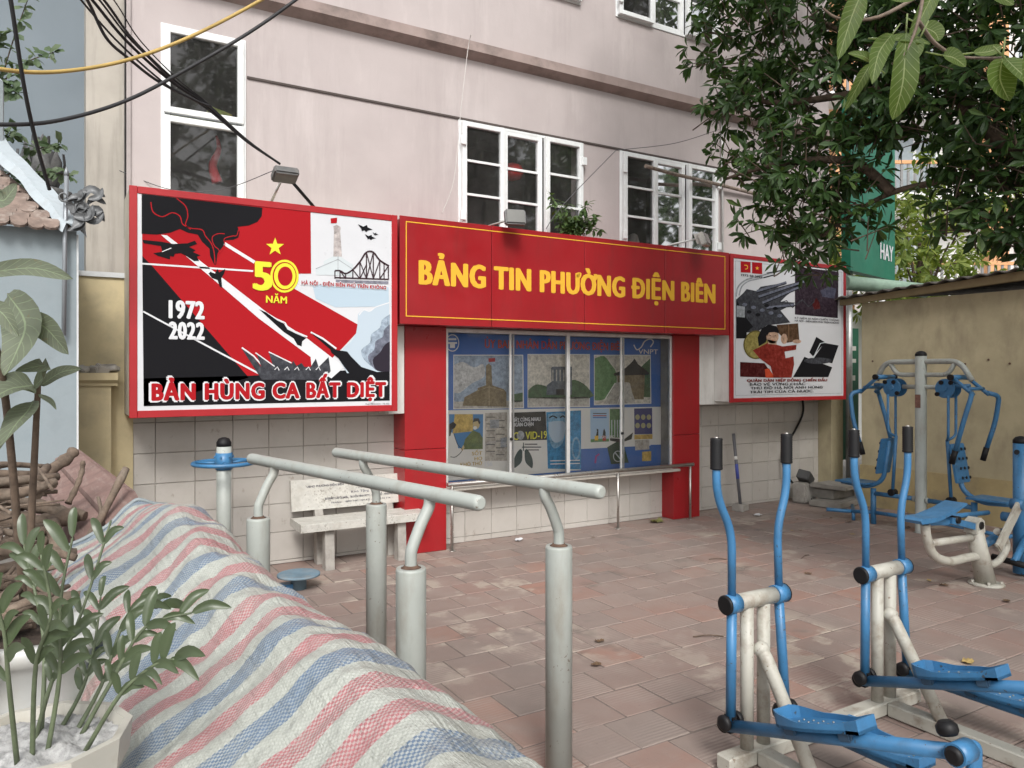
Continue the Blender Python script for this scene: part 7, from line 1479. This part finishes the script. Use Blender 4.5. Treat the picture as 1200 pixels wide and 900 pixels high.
# ================================================================== cables
CM = dict(yellow=M_plain('yellow_cable', (.42,.29,.09), .6, var=.15), black=M_plain('black_cable', (.02,.02,.022), .6, var=.2), thin=M_plain('thin_wire', (.06,.06,.065), .6), white=M_plain('pale_wire', (.5,.47,.45), .6))
clab = ['faded yellow cable swagged across the top left', 'thick black cable sagging below the yellow one', 'thickest black cable of the bundle running to the left floodlight', 'second black cable in the bundle by the floodlight', 'black cable along the middle of the bundle', 'black cable on the lower edge of the bundle', 'thin cable on the upper edge of the bundle', 'thinnest cable of the bundle, furthest right', 'slack black cable drooping beneath the bundle', 'black cable hanging steeply at the left edge', 'thin wire sagging along the top of the left billboard', 'thin wire from the shrub up to the wall', 'thin wire along the wall above the right window', 'pale wire hanging down the pink wall beside the window']
for (c, r_, pts), lab in zip(CABLES, clab):
    m = MB(); m.tube(cat_rom(pts, 8), r_*.82, 7); m.build('cable', CM[c], label=lab, cat='cable', group='overhead cables')
m = MB(); m.tube(cat_rom([(5.75,6.60,4.02),(6.3,6.72,4.03),(7.1,6.86,4.05),(7.9,6.90,4.02)],5), .022, 8); m.build('bracket_pole', M_plain('rusty_pole', (.2,.16,.13), .9, var=.4, scale=20), label='rusty pole fixed along the wall above the right window', cat='pole')

# ================================================================== small things on the ground
m = MB(); m.tube([(7.33,6.66,.08),(7.36,6.80,.94)], .02, 10)
cn = thing('upright_tube', 'dark tube standing in a concrete block against the tiled wall', 'tube', (7.33,6.66,0)); m.build('tube', M_plain('dark_tube', (.12,.12,.13), .5), cn)
m = MB(); m.tube([(7.341,6.71,.385),(7.347,6.739,.565)], .0212, 10); m.build('blue_band', M_plain('band_blue', (.05,.07,.3), .5), cn); m = MB(); m.tube([(7.349,6.748,.62),(7.350,6.755,.66)], .0214, 10); m.build('white_band', WSHEET, cn)
m = MB(); m.obox((7.33,6.66,.04),(.17,.15,.09),(0,0,.3),.01); m.build('block', CONC, cn)
m = MB(); m.tube(cat_rom([(8.80,6.90,1.36),(8.78,6.88,1.15),(8.60,6.88,.90),(8.38,6.86,.70),(8.34,6.84,.45),(8.42,6.76,.25),(8.50,6.62,.12),(8.52,6.5,.02)],6), .014, 8); m.build('hose', DARKM, label='dark hose hanging from the right poster to the ground', cat='hose')
for k, (c, s_, r_) in enumerate((((8.62,6.28,.045),(.55,.40,.07),(0,0,.2)), ((8.80,6.45,.145),(.50,.36,.12),(0,0,.1)), ((8.78,6.36,.235),(.58,.46,.05),(.02,.04,.25)), ((8.50,6.62,.33),(.24,.16,.12),(.2,.5,.4)))):
    m = MB(); m.obox(c, s_, r_, .008); m.build('slab', M_plain('slab_grey', (.24,.225,.20), .9, var=.2, scale=7, bmp=.4) if k < 3 else M_plain('dark_box', (.06,.06,.06), .7), label=['flat concrete slab lying lowest by the passage', 'thick concrete slab in the middle of the small stack', 'thin concrete slab on top of the small stack', 'dark box tilted against the wall by the slabs'][k], cat='slab' if k < 3 else 'box')
m = MB(); m.obox((8.50,6.64,.14),(.26,.2,.27),(0,0,.1),.02); m.build('rubble_block', CONC, label='rough rubble block under the tilted dark box', cat='rubble')
def litter(name, loc, size, rz, mat, label, cat):
    m = MB(); bm = bmesh.new(); bmesh.ops.create_grid(bm, x_segments=6, y_segments=5, size=.5)
    for v in bm.verts: v.co = Vector((v.co.x*size*(1-.7*abs(v.co.y)), v.co.y*size*.55, .006+abs(mnoise.noise(v.co*3+Vector((loc[0],loc[1],0))))*size*.28))
    m.bm(bm, Matrix.Translation(loc) @ Matrix.Rotation(rz,4,'Z'), True); m.build(name, mat, label=label, cat=cat)
WP = M_plain('paper_litter', (.62,.62,.64), .7, var=.2, scale=30); DL = M_plain('dry_leaf', (.38,.27,.10), .8, var=.3, scale=30); DB = M_plain('brown_leaf', (.13,.08,.045), .9, var=.3, scale=30)
litter('paper_scrap', (4.09,6.62,.003), .11, .4, WP, 'crumpled white and blue paper scrap below the notice case', 'litter')
litter('paper_scrap', (7.23,6.30,.003), .13, .2, WP, 'white paper scrap between the upright tube and the walkers', 'litter')
litter('fallen_leaf', (4.62,2.47,.003), .10, .3, DL, 'pale dry leaf on the paving behind the right walker', 'leaf')
litter('fallen_leaf', (5.93,6.62,.003), .20, .1, M_plain('green_leaf_litter', (.2,.2,.06), .8), 'greenish leaf by the notice case wall', 'leaf')
litter('fallen_leaf', (3.42,1.98,.003), .09, 1.0, DL, 'curled dry leaf inside the walker base frame', 'leaf')
litter('fallen_leaf', (3.30,2.12,.003), .08, 2.0, DL, 'small dry leaf against the walker base beam', 'leaf')
rnd = random.Random(17)
for k in range(26):
    x, y = (rnd.uniform(6.6,8.9), rnd.uniform(3.4,6.0)) if k < 16 else (rnd.uniform(2.2,7), rnd.uniform(2.8,6.4))
    litter('fallen_leaf', (x,y,.003), rnd.uniform(.03,.08), rnd.uniform(0,6), rnd.choice((DL,DB,DB)), 'small dry leaf scattered over the paving', 'leaf')
    bpy.context.scene.collection.objects[-1]['group'] = 'dry leaves scattered on the paving'
for a in ((4.35,6.35,.25,.9),(5.15,5.05,.16,-.6),(3.55,3.62,.2,-.5),(5.9,4.64,.18,.3)):
    m = MB(); m.tube(cat_rom([(a[0],a[1],.006),(a[0]+a[2]*.5*math.cos(a[3]),a[1]+a[2]*.5*math.sin(a[3]),.016),(a[0]+a[2]*math.cos(a[3]),a[1]+a[2]*math.sin(a[3]),.006)],4), .004, 5); m.build('twig', BARK, label='thin dark twig lying on the paving', cat='twig', group='twigs on the paving')
